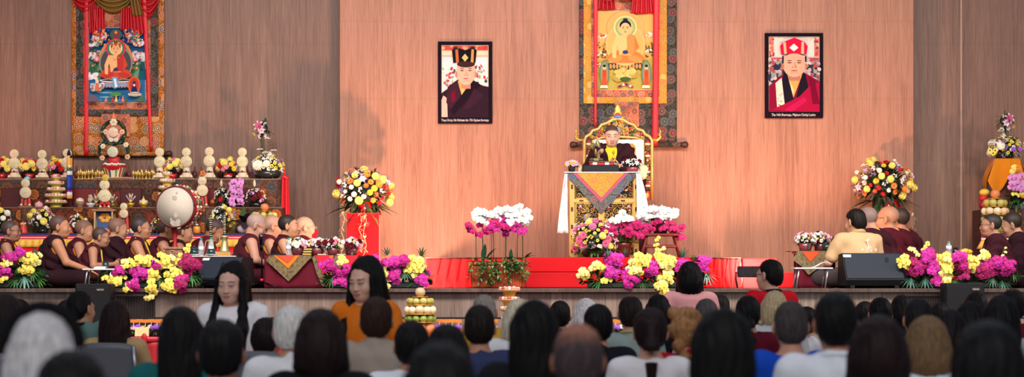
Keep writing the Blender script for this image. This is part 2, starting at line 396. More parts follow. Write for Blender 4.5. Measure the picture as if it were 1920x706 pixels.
# ---------------------------------------------------------------- brocades
def brocade(name, base, scroll, ros, scale=9.0, ring='f0dcae', petals=9, size=.42, dens=.5, rough=.55):
    w = N(name); tc = w.n('ShaderNodeTexCoord'); sp = w.n('ShaderNodeSeparateXYZ', {0: tc.outputs['Object']})
    v = w.n('ShaderNodeCombineXYZ', {0: w.math('ADD', sp.outputs[0], w.math('MULTIPLY', sp.outputs[1], .8)), 1: sp.outputs[2]}).outputs[0]
    scale = scale*.85
    vo = w.n('ShaderNodeTexVoronoi', {'Vector': v, 'Scale': scale, 'Randomness': .55}, voronoi_dimensions='2D')
    df = w.n('ShaderNodeVectorMath', {0: v, 1: vo.outputs['Position']}, operation='SUBTRACT')
    ds = w.n('ShaderNodeSeparateXYZ', {0: df.outputs[0]}); ang = w.math('ARCTAN2', ds.outputs[1], ds.outputs[0])
    dist = w.math('ADD', vo.outputs['Distance'], w.math('MULTIPLY', w.math('SINE', w.math('MULTIPLY', ang, petals)), .035))
    rsc = w.n('ShaderNodeSeparateColor', {0: vo.outputs['Color']})
    rc = w.ramp(rsc.outputs[0], [(i/len(ros), c) for i, c in enumerate(ros)], 'CONSTANT')
    sc_n = w.n('ShaderNodeTexNoise', {'Vector': v, 'Scale': scale*5.5, 'Detail': 1.5, 'Distortion': 1.8}).outputs[0]
    line = w.math('LESS_THAN', w.math('ABSOLUTE', w.math('SUBTRACT', sc_n, .5)), .055*dens*2)
    col = w.mix(line, base, scroll)
    n2 = w.noise(v, scale*8, 1); col = w.mix(w.math('MULTIPLY', w.math('GREATER_THAN', n2, .62), .7), col, ros[1])
    dist = w.math('ADD', dist, w.math('MULTIPLY', w.math('SUBTRACT', w.noise(v, scale*9, 2), .5), .16))
    for r, c, al in ((size, ring, .55), (size*.9, rc, .9), (size*.6, ring, .5), (size*.53, base, .8), (size*.36, rc, .95), (size*.13, ring, .9)):
        col = w.mix(w.math('MULTIPLY', w.math('LESS_THAN', dist, r), al), col, c)
    w.p(Base_Color=col, Roughness=rough, Specular_IOR_Level=.12); w.bump(sc_n, .1, .003); return w.m
BR_ORANGE = brocade('orange_brocade', 'c97a22', '5a3416', ['3d3f5c', 'a83a2c', 'b8744a', '8a2a32', '4a4a50'], 8.5, petals=10)
BR_DARK = brocade('dark_brocade', '161415', '57503a', ['4e3238', '303e4e', '6c3e40', '7a2430', '404c52'], 9.5, '94836c', petals=12)
BR_RED = brocade('red_brocade', '9a2a2a', 'c88a5a', ['4a3a4a', 'b85a44', 'c07a60', '6a2030'], 12, 'd8b088')
BR_GOLD = brocade('gold_brocade', 'd09430', '8a5a1a', ['c46a2a', 'a07030', 'b85a30', 'd8a860'], 13, 'e8c880', dens=.3)
BR_TRIM = brocade('dragon_trim_brocade', '2a2422', '8a7650', ['4a4236', '6a5a40', '57503e'], 22, 'a08a60', dens=.9)
BR_ALTAR = brocade('altar_brocade', '7a3e1c', '1e1412', ['b0642a', '5a2016', '30302e', 'a05222', '7a2a1c'], 8.5, '1e1614', petals=8, size=.5, dens=.8)
BR_ALTARD = brocade('altar_blue_brocade', '241e20', '5a3e2a', ['2c3848', '5a2420', '6a3c22', '363a42', '4a2a2a'], 8.0, '6a5a4a', petals=8, size=.46, dens=.8)
BR_TABLE = brocade('hexagon_brocade', '34373e', '6a6860', ['2f5276', '8a4a44', '4c5056', '44564c', '54343a'], 15, 'a8a294', petals=6, size=.5)

# ---------------------------------------------------------------- flat painted pictures
class Paint:                                      # thin coloured shapes laid over each other, x,z in 0..1 of the picture
    def __init__(s, x, z, w, h, y): s.mb = MB(); s.x, s.z, s.w, s.h, s.y = x, z, w, h, y; s.k = 0
    def poly(s, pts, col):
        s.k += 1; y = s.y-.00018*s.k
        p = [(s.x+s.w*a, s.z+s.h*b) for a, b in pts]
        ar = sum(p[i][0]*p[(i+1) % len(p)][1]-p[(i+1) % len(p)][0]*p[i][1] for i in range(len(p)))
        if ar < 0: p = p[::-1]
        cx = sum(q[0] for q in p)/len(p); cz = sum(q[1] for q in p)/len(p); n = len(p)
        s.mb.add([(a, y, b) for a, b in p], [tuple(range(n))], col, False); return s
    def ell(s, cx, cz, rx, rz, col, n=20, rot=0, a0=0, a1=360):
        pts = []
        for i in range(n+(0 if a1-a0 == 360 else 1)):
            a = R(a0+(a1-a0)*i/n); u, v = rx*math.cos(a)*s.w, rz*math.sin(a)*s.h; c, q = math.cos(R(rot)), math.sin(R(rot))
            pts.append((cx+(u*c-v*q)/s.w, cz+(u*q+v*c)/s.h))
        return s.poly(pts, col)
    def rect(s, a, b, c, d, col): return s.poly([(a, b), (c, b), (c, d), (a, d)], col)
    def scatter(s, n, box, r, cols, seed=1, sq=.8):
        q = random.Random(seed)
        for i in range(n): s.ell(q.uniform(box[0], box[2]), q.uniform(box[1], box[3]), r*q.uniform(.5, 1.3), r*sq*q.uniform(.5, 1.3)*s.w/s.h, q.choice(cols), 9, q.uniform(0, 180))
        return s
    def cloud(s, cx, cz, r, cols, seed=1, n=9):
        q = random.Random(seed)
        for c, kk in zip(cols, (1.0, .72, .45)):
            for i in range(n): s.ell(cx+q.uniform(-1, 1)*r, cz+q.uniform(-.5, .5)*r*s.w/s.h, r*.42*kk, r*.36*kk*s.w/s.h, c, 10)
        return s
def seated_figure(p, cx, cz, u, skin, robe, robe2, hair, halo, halo2, crown=None):   # a generic seated figure in a painting; u = head unit
    v = u*p.w/p.h
    p.ell(cx, cz+1.0*v, 3.4*u, 3.6*v, halo2[0], 28).ell(cx, cz+1.0*v, 3.1*u, 3.3*v, halo2[1], 28)
    p.ell(cx, cz+4.0*v, 2.0*u, 2.0*v, halo[0], 26).ell(cx, cz+4.0*v, 1.72*u, 1.72*v, halo[1], 26).ell(cx, cz+4.0*v, 1.35*u, 1.35*v, halo[2], 26)
    p.poly([(cx-3.4*u, cz-1.5*v), (cx-2.6*u, cz-.5*v), (cx-1.2*u, cz+.1*v), (cx+1.2*u, cz+.1*v), (cx+2.6*u, cz-.5*v), (cx+3.4*u, cz-1.5*v), (cx+2.2*u, cz-2.1*v), (cx-2.2*u, cz-2.1*v)], robe)
    p.ell(cx-1.7*u, cz-1.4*v, 1.3*u, .55*v, robe2, 14, 12).ell(cx+1.7*u, cz-1.4*v, 1.3*u, .55*v, robe2, 14, -12)
    p.poly([(cx-1.55*u, cz+2.6*v), (cx+1.55*u, cz+2.6*v), (cx+1.0*u, cz-.8*v), (cx-1.0*u, cz-.8*v)], skin)
    p.poly([(cx-1.55*u, cz+2.6*v), (cx-2.3*u, cz+.6*v), (cx-2.2*u, cz-1.2*v), (cx-1.6*u, cz-1.3*v), (cx-1.5*u, cz+.5*v), (cx-.9*u, cz+1.8*v)], skin)
    p.poly([(cx+1.55*u, cz+2.7*v), (cx+2.4*u, cz+.6*v), (cx+1.2*u, cz-.7*v), (cx+.2*u, cz-.6*v), (cx+.2*u, cz-.1*v), (cx+1.4*u, cz+.5*v), (cx+.6*u, cz+2.6*v)], robe)
    p.poly([(cx+.2*u, cz+2.7*v), (cx+1.6*u, cz+2.7*v), (cx+1.5*u, cz-.6*v), (cx-.9*u, cz-.8*v), (cx+.3*u, cz+.4*v)], robe2)
    p.rect(cx-.4*u, cz+2.4*v, cx+.4*u, cz+3.2*v, skin)
    p.ell(cx, cz+4.3*v, 1.0*u, .95*v, hair, 18).ell(cx, cz+5.2*v, .42*u, .4*v, hair, 12).ell(cx, cz+5.65*v, .16*u, .16*v, 'd8a840', 8)
    p.ell(cx, cz+3.75*v, .86*u, 1.02*v, skin, 20)
    p.ell(cx-.95*u, cz+3.6*v, .16*u, .42*v, skin, 10).ell(cx+.95*u, cz+3.6*v, .16*u, .42*v, skin, 10)
    for sx in (-1, 1):
        p.ell(cx+sx*.36*u, cz+3.85*v, .2*u, .06*v, '3a2418', 8).ell(cx+sx*.36*u, cz+4.1*v, .24*u, .05*v, '5a3a28', 8)
    p.poly([(cx-.1*u, cz+3.45*v), (cx+.1*u, cz+3.45*v), (cx, cz+3.75*v)], 'c08058'); p.ell(cx, cz+3.2*v, .22*u, .08*v, 'b03a34', 10)
    p.ell(cx, cz-.25*v, .5*u, .32*v, '1f3f70', 14)
    if crown:
        for i in range(-2, 3): p.poly([(cx+(i*.42-.22)*u, cz+4.45*v), (cx+(i*.42+.22)*u, cz+4.45*v), (cx+i*.46*u, cz+(5.7-.2*abs(i))*v)], crown[i % 2])
        for i in range(7): p.ell(cx+(i-3)*.3*u, cz+(2.2-.12*(9-(i-3)**2))*v+.5*v, .12*u, .12*v, crown[i % 2], 8)
def lotus(p, cx, cz, w, h, c1, c2, base, n=9):
    p.ell(cx, cz, w, h, base, 24)
    for i in range(n):
        x = cx+(i-(n-1)/2)*2*w*.9/n; r = w/n*1.05
        p.ell(x, cz-h*.1, r, h*.85, c1, 12).ell(x, cz-h*.15, r*.7, h*.6, c2, 10)

# ---------------------------------------------------------------- thangkas
def thangka(name, label, x0, x1, pic, ybot, ztop_px, Y, outer, inner, mid, bar, veilcol, painter, bottom):
    t = thing(name, label, 'wall hanging', (X((x0+x1)/2, Y), Y, Z(ybot, Y)))
    zb, zt = Z(ybot, Y), Z(ztop_px, Y); xa, xb = X(x0, Y), X(x1, Y)
    def wav(u, v): return (xa+(xb-xa)*u, Y-.012-.012*math.sin(u*17)*(1-v)*.6, zb+(zt-zb)*v)
    MB().grid(wav, 40, 24, 'c97a22', th=.006).build('brocade_border', outer, t)
    px0, pz1, px1, pz0 = X(pic[0], Y), Z(pic[1], Y), X(pic[2], Y), Z(pic[3], Y)
    m = .075
    mb = MB()
    for a, b, c, d in ((px0-2.2*m, pz0-1.2*m, px0-.9*m, zt), (px1+.9*m, pz0-1.2*m, px1+2.2*m, zt)): mb.box(((a+c)/2, Y-.03, (b+d)/2), (c-a, .008, d-b), 'ffffff', .002)
    mb.box(((px0+px1)/2, Y-.03, pz0-1.75*m), (px1-px0+4.4*m, .008, 1.1*m), 'ffffff', .002); mb.build('brocade_band', inner, t)
    mb = MB(); mb.box(((px0+px1)/2, Y-.036, (pz0-1.2*m+zt)/2), (px1-px0+2*m*.9, .008, zt-pz0+1.2*m), 'ffffff', .002); mb.build('inner_border', mid, t)
    mb = MB(); mb.box(((px0+px1)/2+bottom[0], Y-.034, (zb+pz0-2.4*m)/2+.12), (bottom[1], .006, (pz0-2.4*m-zb)*.62), 'ffffff', .002); mb.build('center_panel', BR_RED, t)
    p = Paint(px0, pz0, px1-px0, pz1-pz0, Y-.045); painter(p)
    mb = p.mb; mb.box(((px0+px1)/2, Y-.0425, (pz0+pz1)/2), (px1-px0+.012, .004, pz1-pz0+.012), 'cdb690', .001)
    mb.build('painting', M_PRINT, t)
    # roller
    ba, bb = X(bar[0], Y), X(bar[1], Y); zz = zb-.01
    MB().cyl((ba+.08, Y-.05, zz), (bb-.08, Y-.05, zz), .03, '5a4a30').build('roller', outer, t)
    for a, s in ((ba, 1), (bb, -1)):
        MB().lathe([(.012, 0), (.036, .012), (.042, .04), (.034, .07), (.03, .1)], '3a1c12', M=Matrix.Translation((a, Y-.05, zz)) @ Matrix.Rotation(s*PI/2, 4, 'Y')).build('roller_knob', M_WOODP, t)
    # veil: swags and tails
    cx = (px0+px1)/2; hw = (xb-xa)/2
    def swag(a, b, z0, z1, drop, col, yy, nf=6, nm='veil_swag'):
        def fn(u, v):
            x = a+(b-a)*u; sag = drop*(4*u*(1-u))
            z = z0-(z0-z1)*v*.25-sag*(.25+.75*v)
            return (x, yy-.03*abs(math.sin(u*PI))-.022*math.sin(v*nf*PI+u*2.0), z)
        MB().grid(fn, 28, 34, col, th=.003).build(nm, M_SATIN, t)
    def tail(a, b, z0, z1, yy, col, slant=0, nf=4, fl=.25):
        def fn(u, v):
            w = 1+fl*v; x = (a+b)/2+(b-a)*(u-.5)*w+slant*v
            return (x, yy-.02-.018*math.sin(u*nf*2*PI+.6), z0+(z1-z0)*v*(1-.12*abs(u-.4)))
        MB().grid(fn, 30, 14, col, th=.003).build('veil_tail', M_SATIN, t)
    painter_veil(t, swag, tail, veilcol, X, Z, Y, (x0, x1))
    # ribbons
    for (a, b, zl) in bottom[2]:
        q0, q1 = X(a[0], Y), X(a[1], Y); r0, r1 = X(b[0], Y), X(b[1], Y); zl = Z(zl, Y)
        def fn(u, v): return ((q0+(q1-q0)*u)*(1-v)+(r0+(r1-r0)*u)*v, Y-.085-.004*math.sin(v*8), zt+(zl-zt)*v)
        MB().grid(fn, 3, 30, 'd0101e', th=.003).build('red_ribbon', M_SATIN, t)
    return t
def painter_veil(t, swag, tail, vc, X, Z, Y, xx):
    if xx[0] < 600:
        swag(X(132, Y), X(192, Y), Z(-14, Y), Z(2, Y), .22, 'b0101c', Y-.055); swag(X(256, Y), X(304, Y), Z(-14, Y), Z(2, Y), .3, 'b0101c', Y-.055)
        tail(X(170, Y), X(183, Y), Z(8, Y), Z(66, Y), Y-.06, 'b80f1c', .02); tail(X(180, Y), X(198, Y), Z(16, Y), Z(70, Y), Y-.066, 'c2101e')
        tail(X(230, Y), X(246, Y), Z(16, Y), Z(60, Y), Y-.06, 'c2101e'); tail(X(246, Y), X(268, Y), Z(14, Y), Z(68, Y), Y-.066, 'b80f1c', .03)
        swag(X(172, Y), X(258, Y), Z(-14, Y), Z(2, Y), .24, vc, Y-.075, 7)
        tail(X(246, Y), X(262, Y), Z(-10, Y), Z(32, Y), Y-.085, vc, .05, 3)
    else:
        swag(X(1122, Y), X(1160, Y), Z(-16, Y), Z(0, Y), .14, 'a80f1a', Y-.055)
        tail(X(1124, Y), X(1150, Y), Z(-10, Y), Z(21, Y), Y-.06, 'b0101c', 0, 4); tail(X(1186, Y), X(1224, Y), Z(-10, Y), Z(28, Y), Y-.06, 'b80f1c', .0, 5)
        swag(X(1143, Y), X(1200, Y), Z(-24, Y), Z(-6, Y), .16, vc, Y-.075, 6)
def paint_left(p):
    p.rect(0, 0, 1, 1, '2d5570').rect(0, .72, 1, 1, '1f3f78').rect(0, .3, 1, .55, '4f7c63')
    for i in range(12): p.poly([(i/12-.05, .3), (i/12+.03, .52+.05*(i % 3)), (i/12+.14, .3)], ['2f6a50', '3d7d58', '6d9a70', '245a6a'][i % 4])
    p.rect(.0, .0, 1, .3, '2a6c9a')
    for i in range(14): p.ell(.1+.8*((i*37) % 14)/14, .03+.02*i, .14, .008, ['5aa0c4', '2a5a94', '8fc0cf'][i % 3], 12)
    for i, (a, b, r) in enumerate(((.1, .62, .12), (.9, .62, .12), (.12, .8, .1), (.88, .8, .1), (.06, .35, .1), (.2, .88, .1), (.8, .88, .1))): p.cloud(a, b, r, ['c9c6cc', 'e8e0e2', 'f4eeee'], i)
    p.scatter(70, (.05, .42, .32, .92), .02, ['3a6a3c', '274e30', 'c05038', 'd89a7a', '5a8a50'], 3).scatter(70, (.68, .42, .95, .92), .02, ['3a6a3c', '274e30', 'c05038', 'd89a7a', '5a8a50'], 4)
    p.scatter(40, (.08, .8, .38, .97), .022, ['c8442e', 'd8744a', 'e0b090', '3a5a8a'], 5).scatter(40, (.62, .8, .92, .97), .022, ['c8442e', 'd8744a', 'e0b090', '3a5a8a'], 6)
    p.ell(.5, .9, .11, .07, '3a6040').ell(.5, .9, .06, .055, '7a3a4a').ell(.5, .93, .025, .02, 'd8885a')
    p.ell(.5, .56, .3, .27, 'd08850', 28).ell(.5, .56, .25, .24, '5a5a60', 28)
    for sx in (-1, 1): p.ell(.5+sx*.34, .57, .045, .035, 'd86a7a').ell(.5+sx*.34, .575, .025, .02, 'f0b0b0')
    lotus(p, .5, .235, .27, .05, 'c8788a', '6aa8c0', '2c3a58')
    p.ell(.5, .285, .29, .025, 'ece8e0').ell(.5, .288, .26, .016, '2a3a3a')
    seated_figure(p, .5, .45, .088, 'ecb27a', 'c84a34', 'b83a34', '6a3a2c', ('d82848', '2f7a5a', 'd8d8a0'), ('8a8a70', '4a4a52'), ('c04a38', 'e0a060'))
    p.poly([(.43, .33), (.53, .33), (.56, .2), (.47, .17)], '6aa0cc').poly([(.46, .31), (.5, .31), (.53, .2), (.49, .19)], 'e0e4ea')
    p.cloud(.17, .2, .1, ['a8b8cc', 'd0d8e4', 'b06a50'], 11, 12); p.ell(.17, .27, .03, .035, 'e8c8a8').poly([(.12, .14), (.22, .14), (.19, .25), (.15, .25)], 'c8704a')
    p.ell(.83, .22, .11, .12, 'd85a34').ell(.83, .22, .085, .1, 'b8402e').poly([(.77, .13), (.89, .13), (.86, .22), (.8, .22)], '1c2c5c').ell(.83, .25, .03, .03, '24366a').ell(.83, .22, .018, .018, 'd8d0c0')
    lotus(p, .84, .1, .12, .03, '5a5a5a', 'd8ccb0', 'e8e0cc', 7)
    p.ell(.5, .1, .1, .03, '4c8a4a')
    for i in range(7): p.poly([(.3+.06*i, .0), (.36+.06*i, .0), (.33+.06*i, .07+.02*(i % 2))], ['d87a6a', '3a6a4a', 'c03a3a', 'e0c070', '4a70b0'][i % 5])
    p.poly([(0, 0), (.25, 0), (.12, .09), (0, .1)], '6a5a6a').poly([(.82, 0), (1, 0), (1, .1)], '4a6a5a')
def paint_mid(p):
    p.rect(0, 0, 1, 1, 'e3a356').rect(0, .6, 1, 1, 'e8aa62').rect(0, .28, 1, .45, 'd8a050')
    p.poly([(0, 0), (1, 0), (1, .42), (.8, .36), (.5, .4), (.2, .34), (0, .4)], 'b8a048').poly([(0, 0), (1, 0), (1, .18), (.6, .22), (.3, .16), (0, .22)], 'a89a48')
    for i, (a, b) in enumerate(((.08, .45), (.1, .68), (.9, .7), (.93, .5), (.07, .3))): p.cloud(a, b, .07, [['3a5a3a', 'c8402c', 'd8a070'][i % 3], 'd8d0b8', 'e8e0d0'], i+20, 5)
    p.scatter(26, (.0, .4, .16, .6), .016, ['3a5030', '6a4a2a', 'c05a30', '2f4a3a'], 8).scatter(20, (.86, .4, 1, .6), .016, ['3a5030', '6a4a2a', '2a2a28'], 9)
    p.ell(.5, .78, .32, .2, 'efb878', 30).ell(.5, .78, .31, .19, 'e6a660', 30)
    lotus(p, .5, .3, .32, .055, '26323a', 'c88a50', '33504a', 10); p.ell(.5, .345, .3, .018, 'e8c890')
    seated_figure(p, .5, .49, .103, 'f0b878', 'e2763c', 'e68a4c', '16243c', ('c8cc90', '9aa868', 'e0b070'), ('e8b070', 'e6a860'))
    for sx in (-1, 1):
        x = .5+sx*.37; p.ell(x, .2, .085, .17, '5a7060', 18).ell(x, .2, .07, .155, '7a8a68', 18)
        p.poly([(x-.045, .05), (x+.045, .05), (x+.035, .24), (x-.035, .24)], 'd8502c').ell(x, .2, .035, .05, 'c84426').ell(x, .275, .03, .026, 'f0b880').ell(x, .295, .028, .018, '22242a').poly([(x-.08, .015), (x+.06, .015), (x+.05, .05), (x-.06, .05)], 'e8d8c0')
    p.cloud(.5, .19, .16, ['a8904a', 'c8b060', 'd8b870'], 31, 10); p.ell(.5, .13, .1, .025, '3a5a34')
    for i in range(9): p.ell(.38+.03*i, .03+.018*(4-abs(i-4))*.5, .024, .014, ['b02438', '26324a', 'd84a6a', 'e8d8c8'][i % 4], 8)
    p.ell(.5, .075, .012, .02, 'c01c38')
thangka('thangka', 'tall orange brocade hanging with seated figure in a blue and green landscape, above the altar', 135, 308, (168, 53, 273, 192), 287, -30, 4.965, BR_ORANGE, BR_DARK, BR_RED, (118, 324), '7a5a22', paint_left, (-.02, .36, [((161, 168), (160, 168), 292), ((267, 275), (283, 288), 284)]))
thangka('thangka', 'tall dark floral brocade hanging with seated orange-robed figure, behind the throne', 1086, 1269, (1119, 21, 1225, 168), 270, -40, 4.465, BR_DARK, BR_GOLD, BR_RED, (1068, 1290), '9a3a1c', paint_mid, (.02, .3, [((1112, 1121), (1114, 1118), 238), ((1225, 1236), (1222, 1233), 274)]))

# ---------------------------------------------------------------- framed portraits
def portrait(label, x0, y0, x1, y1, cap, capw, painter):
    Y = 4.48; s = SC(Y)
    t = thing('framed_portrait', label, 'picture', (X((x0+x1)/2, Y), Y, Z(y1, Y)))
    xa, xb, za, zb = X(x0, Y), X(x1, Y), Z(y1, Y), Z(y0, Y); m = 7/s; mb_ = 11.5/s
    ia, ib, ja, jb = xa+m, xb-m, za+mb_, zb-7/s
    mb = MB(); fr = '170a16'
    mb.box(((xa+ia)/2, Y, (za+zb)/2), (ia-xa, .045, zb-za), fr, .004).box(((ib+xb)/2, Y, (za+zb)/2), (xb-ib, .045, zb-za), fr, .004)
    mb.box(((ia+ib)/2, Y, (za+ja)/2), (ib-ia, .044, ja-za), fr, .004).box(((ia+ib)/2, Y, (jb+zb)/2), (ib-ia, .044, zb-jb), fr, .004)
    mb.build('frame', M_FRAME, t)
    mb = MB(); g = 'c8b49a'
    for a, b, c, d in ((ia, ja, ia+.006, jb), (ib-.006, ja, ib, jb), (ia, ja, ib, ja+.006), (ia, jb-.006, ib, jb)): mb.box(((a+c)/2, Y-.022, (b+d)/2), (c-a, .006, d-b), g, .001)
    mb.build('frame_fillet', M_PAINT, t)
    p = Paint(ia, ja, ib-ia, jb-ja, Y-.008); painter(p); p.mb.box(((ia+ib)/2, Y, (ja+jb)/2), (ib-ia, .012, jb-ja), 'd8b8b0', .001); p.mb.build('picture', M_PRINT, t)
    lettering('caption', cap, 6.6/s, ((xa+xb)/2+capw[1]/s, Y-.0235, za+3.6/s), 'e8d8d0', t, capw[0]/s)
def face(p, cx, cz, w, h, skin, shade, lip, hair):
    p.rect(cx-w*.5, cz-h*1.3, cx+w*.5, cz-h*.5, shade)
    p.ell(cx, cz, w, h, skin, 26).ell(cx, cz+h*.25, w*1.0, h*.72, skin, 24)
    p.ell(cx-w*1.02, cz-.02, w*.14, h*.26, shade, 10).ell(cx+w*1.02, cz-.02, w*.14, h*.26, shade, 10)
    p.ell(cx+w*.45, cz-h*.1, w*.5, h*.7, tuple(c*.93 for c in lin(skin)), 18).ell(cx, cz-.05*h, w*.6, h*.7, skin, 18)
    for s in (-1, 1):
        p.ell(cx+s*w*.42, cz+h*.2, w*.22, h*.06, shade, 12).ell(cx+s*w*.42, cz+h*.18, w*.17, h*.035, '2a1a18', 10).ell(cx+s*w*.42, cz+h*.36, w*.24, h*.03, hair, 10)
        p.ell(cx+s*w*.16, cz-h*.2, w*.07, h*.05, shade, 8)
    p.poly([(cx-w*.14, cz-h*.2), (cx+w*.16, cz-h*.2), (cx+w*.05, cz+h*.2), (cx-w*.05, cz+h*.2)], shade).ell(cx-w*.03, cz-h*.05, w*.06, h*.24, skin, 10)
    p.ell(cx, cz-h*.47, w*.32, h*.05, lip, 12).ell(cx, cz-h*.7, w*.3, h*.08, shade, 12).ell(cx, cz-h*.72, w*.26, h*.07, skin, 12)
def floral_back(p, z0, z1, base, seed):
    p.rect(0, z0, 1, z1, base)
    p.scatter(34, (.02, z0, .3, z1), .035, ['c43a4a', '3a4a50', '8aa08a', 'e8d0c8', 'd8707a'], seed).scatter(34, (.7, z0, .98, z1), .035, ['c43a4a', '3a4a50', '8aa08a', 'e8d0c8', 'd8707a'], seed+1)
def paint_p1(p):
    p.rect(0, 0, 1, 1, 'e8c8c0').rect(0, .84, 1, 1, 'd8a890').rect(0, .93, 1, 1, 'c04a44'); p.scatter(24, (0, .94, 1, 1), .04, ['e0a878', 'd87060', 'c83a3a'], 2)
    p.rect(0, .86, 1, .92, 'ecc8a8').rect(0, .72, 1, .83, 'dcd0d4'); floral_back(p, .36, .72, 'e4d4cc', 41)
    p.poly([(0, 0), (1, 0), (1, .42), (.86, .44), (.66, .52), (.34, .52), (.14, .4), (0, .33)], '2b1824')
    p.poly([(0, 0), (.13, 0), (.12, .26), (.04, .3), (0, .24)], 'd8a898')
    p.poly([(.34, .5), (.44, .28), (.62, .42), (.66, .52)], 'd89850').poly([(.4, .45), (.43, .3), (.5, .36)], 'e8b060')
    p.poly([(.13, .42), (.34, .52), (.42, .3), (.2, .12), (.1, .2)], '3a1c2a').poly([(.2, .32), (.28, .38), (.3, .24), (.22, .2)], '6a1028')
    p.poly([(.66, .52), (.84, .45), (.5, .2), (.25, .02), (.2, .1)], '1e101c').poly([(.7, .4), (.9, .3), (.6, .12), (.45, .1)], '361c2a')
    face(p, .52, .615, .2, .17, 'e0a890', 'b87c68', 'b05a54', '2a1c1c')
    p.ell(.52, .735, .19, .045, '3a2422', 20)
    p.poly([(.25, .75), (.22, .93), (.36, .96), (.5, .93), (.68, .97), (.75, .93), (.72, .75), (.5, .78)], '181418')
    p.poly([(.31, .755), (.29, .95), (.35, .96), (.37, .765)], 'b8623a').poly([(.62, .765), (.64, .96), (.69, .96), (.68, .755)], 'c88a4a').ell(.3, .955, .05, .02, '302428').ell(.66, .96, .05, .02, '302428')
    p.poly([(.5, .77), (.43, .825), (.5, .88), (.57, .825)], 'd8b070')
def paint_p2(p):
    p.rect(0, 0, 1, 1, 'd4c4b8').rect(.1, .74, .9, 1, 'd8ccc0'); p.scatter(30, (.1, .8, .9, 1), .03, ['c8bcb0', 'e0d4c8', 'c8b0a8'], 51)
    for a in (.0, .9): p.rect(a, .74, a+.1, 1, 'c86a60'); 
    p.scatter(20, (0, .74, .1, 1), .025, ['c03a3a', '4a4a5a', 'e0b090'], 52).scatter(20, (.9, .74, 1, 1), .025, ['c03a3a', '4a4a5a', 'e0b090'], 53)
    p.rect(0, .4, 1, .72, '3c3648').rect(0, .66, 1, .72, 'b84a50'); p.scatter(60, (0, .42, .36, .7), .045, ['b0a0a0', '2c2c44', 'a04a50', '8a9088', 'd0b8a8'], 54).scatter(60, (.64, .42, 1, .7), .045, ['b0a0a0', '2c2c44', 'a04a50', '8a9088', 'd0b8a8'], 55)
    p.poly([(0, 0), (1, 0), (1, .4), (.8, .48), (.64, .54), (.36, .54), (.2, .46), (0, .34)], '7c0f30')
    p.poly([(.32, .54), (.48, .18), (.66, .5), (.68, .56)], 'e09a50').poly([(.36, .48), (.46, .2), (.5, .28)], 'f0c090')
    p.poly([(.3, .54), (.34, .56), (.5, .14), (.3, .1), (.22, .3)], '1a1420').poly([(.66, .52), (.72, .5), (.78, .32), (.58, .16), (.54, .2)], '1a1420')
    p.poly([(.13, .38), (.25, .45), (.31, .1), (.16, .06)], 'e0c8b4'); p.scatter(12, (.16, .08, .26, .36), .015, ['3a3a3a', 'c84a4a', '8a8a80'], 56)
    p.poly([(.05, .02), (.3, .1), (.6, .2), (.8, .34), (1, .4), (1, 0)], '9c1038').poly([(.3, .02), (.7, .2), (.75, .14), (.45, 0)], 'b0184a').poly([(.78, .46), (.9, .42), (1, .1), (.86, .1)], '6a0c2a')
    face(p, .5, .62, .225, .16, 'd8a084', 'ac705c', 'a05048', '2a1c1c')
    p.rect(.26, .64, .29, .74, '221820').rect(.71, .66, .74, .74, '221820')
    p.poly([(.24, .76), (.22, .88), (.3, .93), (.5, .985), (.7, .93), (.76, .87), (.74, .76), (.5, .775)], 'd8143c')
    p.poly([(.3, .765), (.28, .915), (.33, .93), (.35, .77)], 'dca880').poly([(.63, .77), (.64, .93), (.69, .93), (.69, .765)], 'dca880').poly([(.49, .8), (.4, .85), (.49, .905), (.58, .85)], 'f0dcd0')
portrait('framed portrait of a man in a black hat and dark maroon robe', 821, 78, 923, 231, 'Thaye Dorje, His Holiness the 17th Gyalwa Karmapa', (89, 0), paint_p1)
portrait('framed portrait of a man in a red hat and bright maroon robe', 1434, 62, 1543, 221, 'The 14th Sharmapa, Mipham Chokyi Lodro', (82, -1), paint_p2)

# ---------------------------------------------------------------- red riser, steps and lamps
ZR = Z(482, 2.2)
t = thing('riser', 'long red carpeted riser carrying the throne', 'platform', (X(1100, 2.8), 2.2, ST))
xa, xb = X(800, 2.2), X(1388, 2.2)
MB().box(((xa+xb)/2, 3.3, (ST+ZR)/2-.006), (xb-xa, 2.2, ZR-ST-.012), 'd8161c', .006).build('riser_body', M_CARPET, t)
MB().box(((xa+xb)/2, 2.2, ZR-.006), (xb-xa+.01, .03, .012), '2a0c0c', .002).build('edge_strip', M_PLAS, t)
for nm, a, b, fr in (('pleated_skirt', 798, 890, 15), ('gathered_skirt', 1300, 1390, 34)):
    q0, q1 = X(a, 2.15), X(b, 2.15)
    def fn(u, v): return (q0+(q1-q0)*u+.012*math.sin(v*5+u*30), 2.165-.02*v-.016*math.sin(u*fr*2.1+1.4*math.sin(v*3))-(.05*max(0, v-.8)*5*abs(math.sin(u*9+1))), ZR-.02-(ZR-ST-.024)*min(1, v*1.02))
    MB().grid(fn, 70, 16, 'bc1016', th=.004).build(nm, M_VELVET, t)
t = thing('steps', 'two bright red carpeted steps below the throne', 'steps', (X(1100, 1.9), 1.5, ST))
xa, xb = X(985, 1.6), X(1300, 1.6); zs = Z(510, 1.6)
MB().box(((xa+xb)/2, 1.87, (ST+zs)/2), (xb-xa, .52, zs-ST-.002), 'e0181e', .012).build('step', M_CARPET, t)
MB().box(((xa+xb)/2, 2.05, (zs+ZR)/2), (xb-xa, .2, ZR-zs-.004), 'd8161c', .012).build('step', M_CARPET, t)
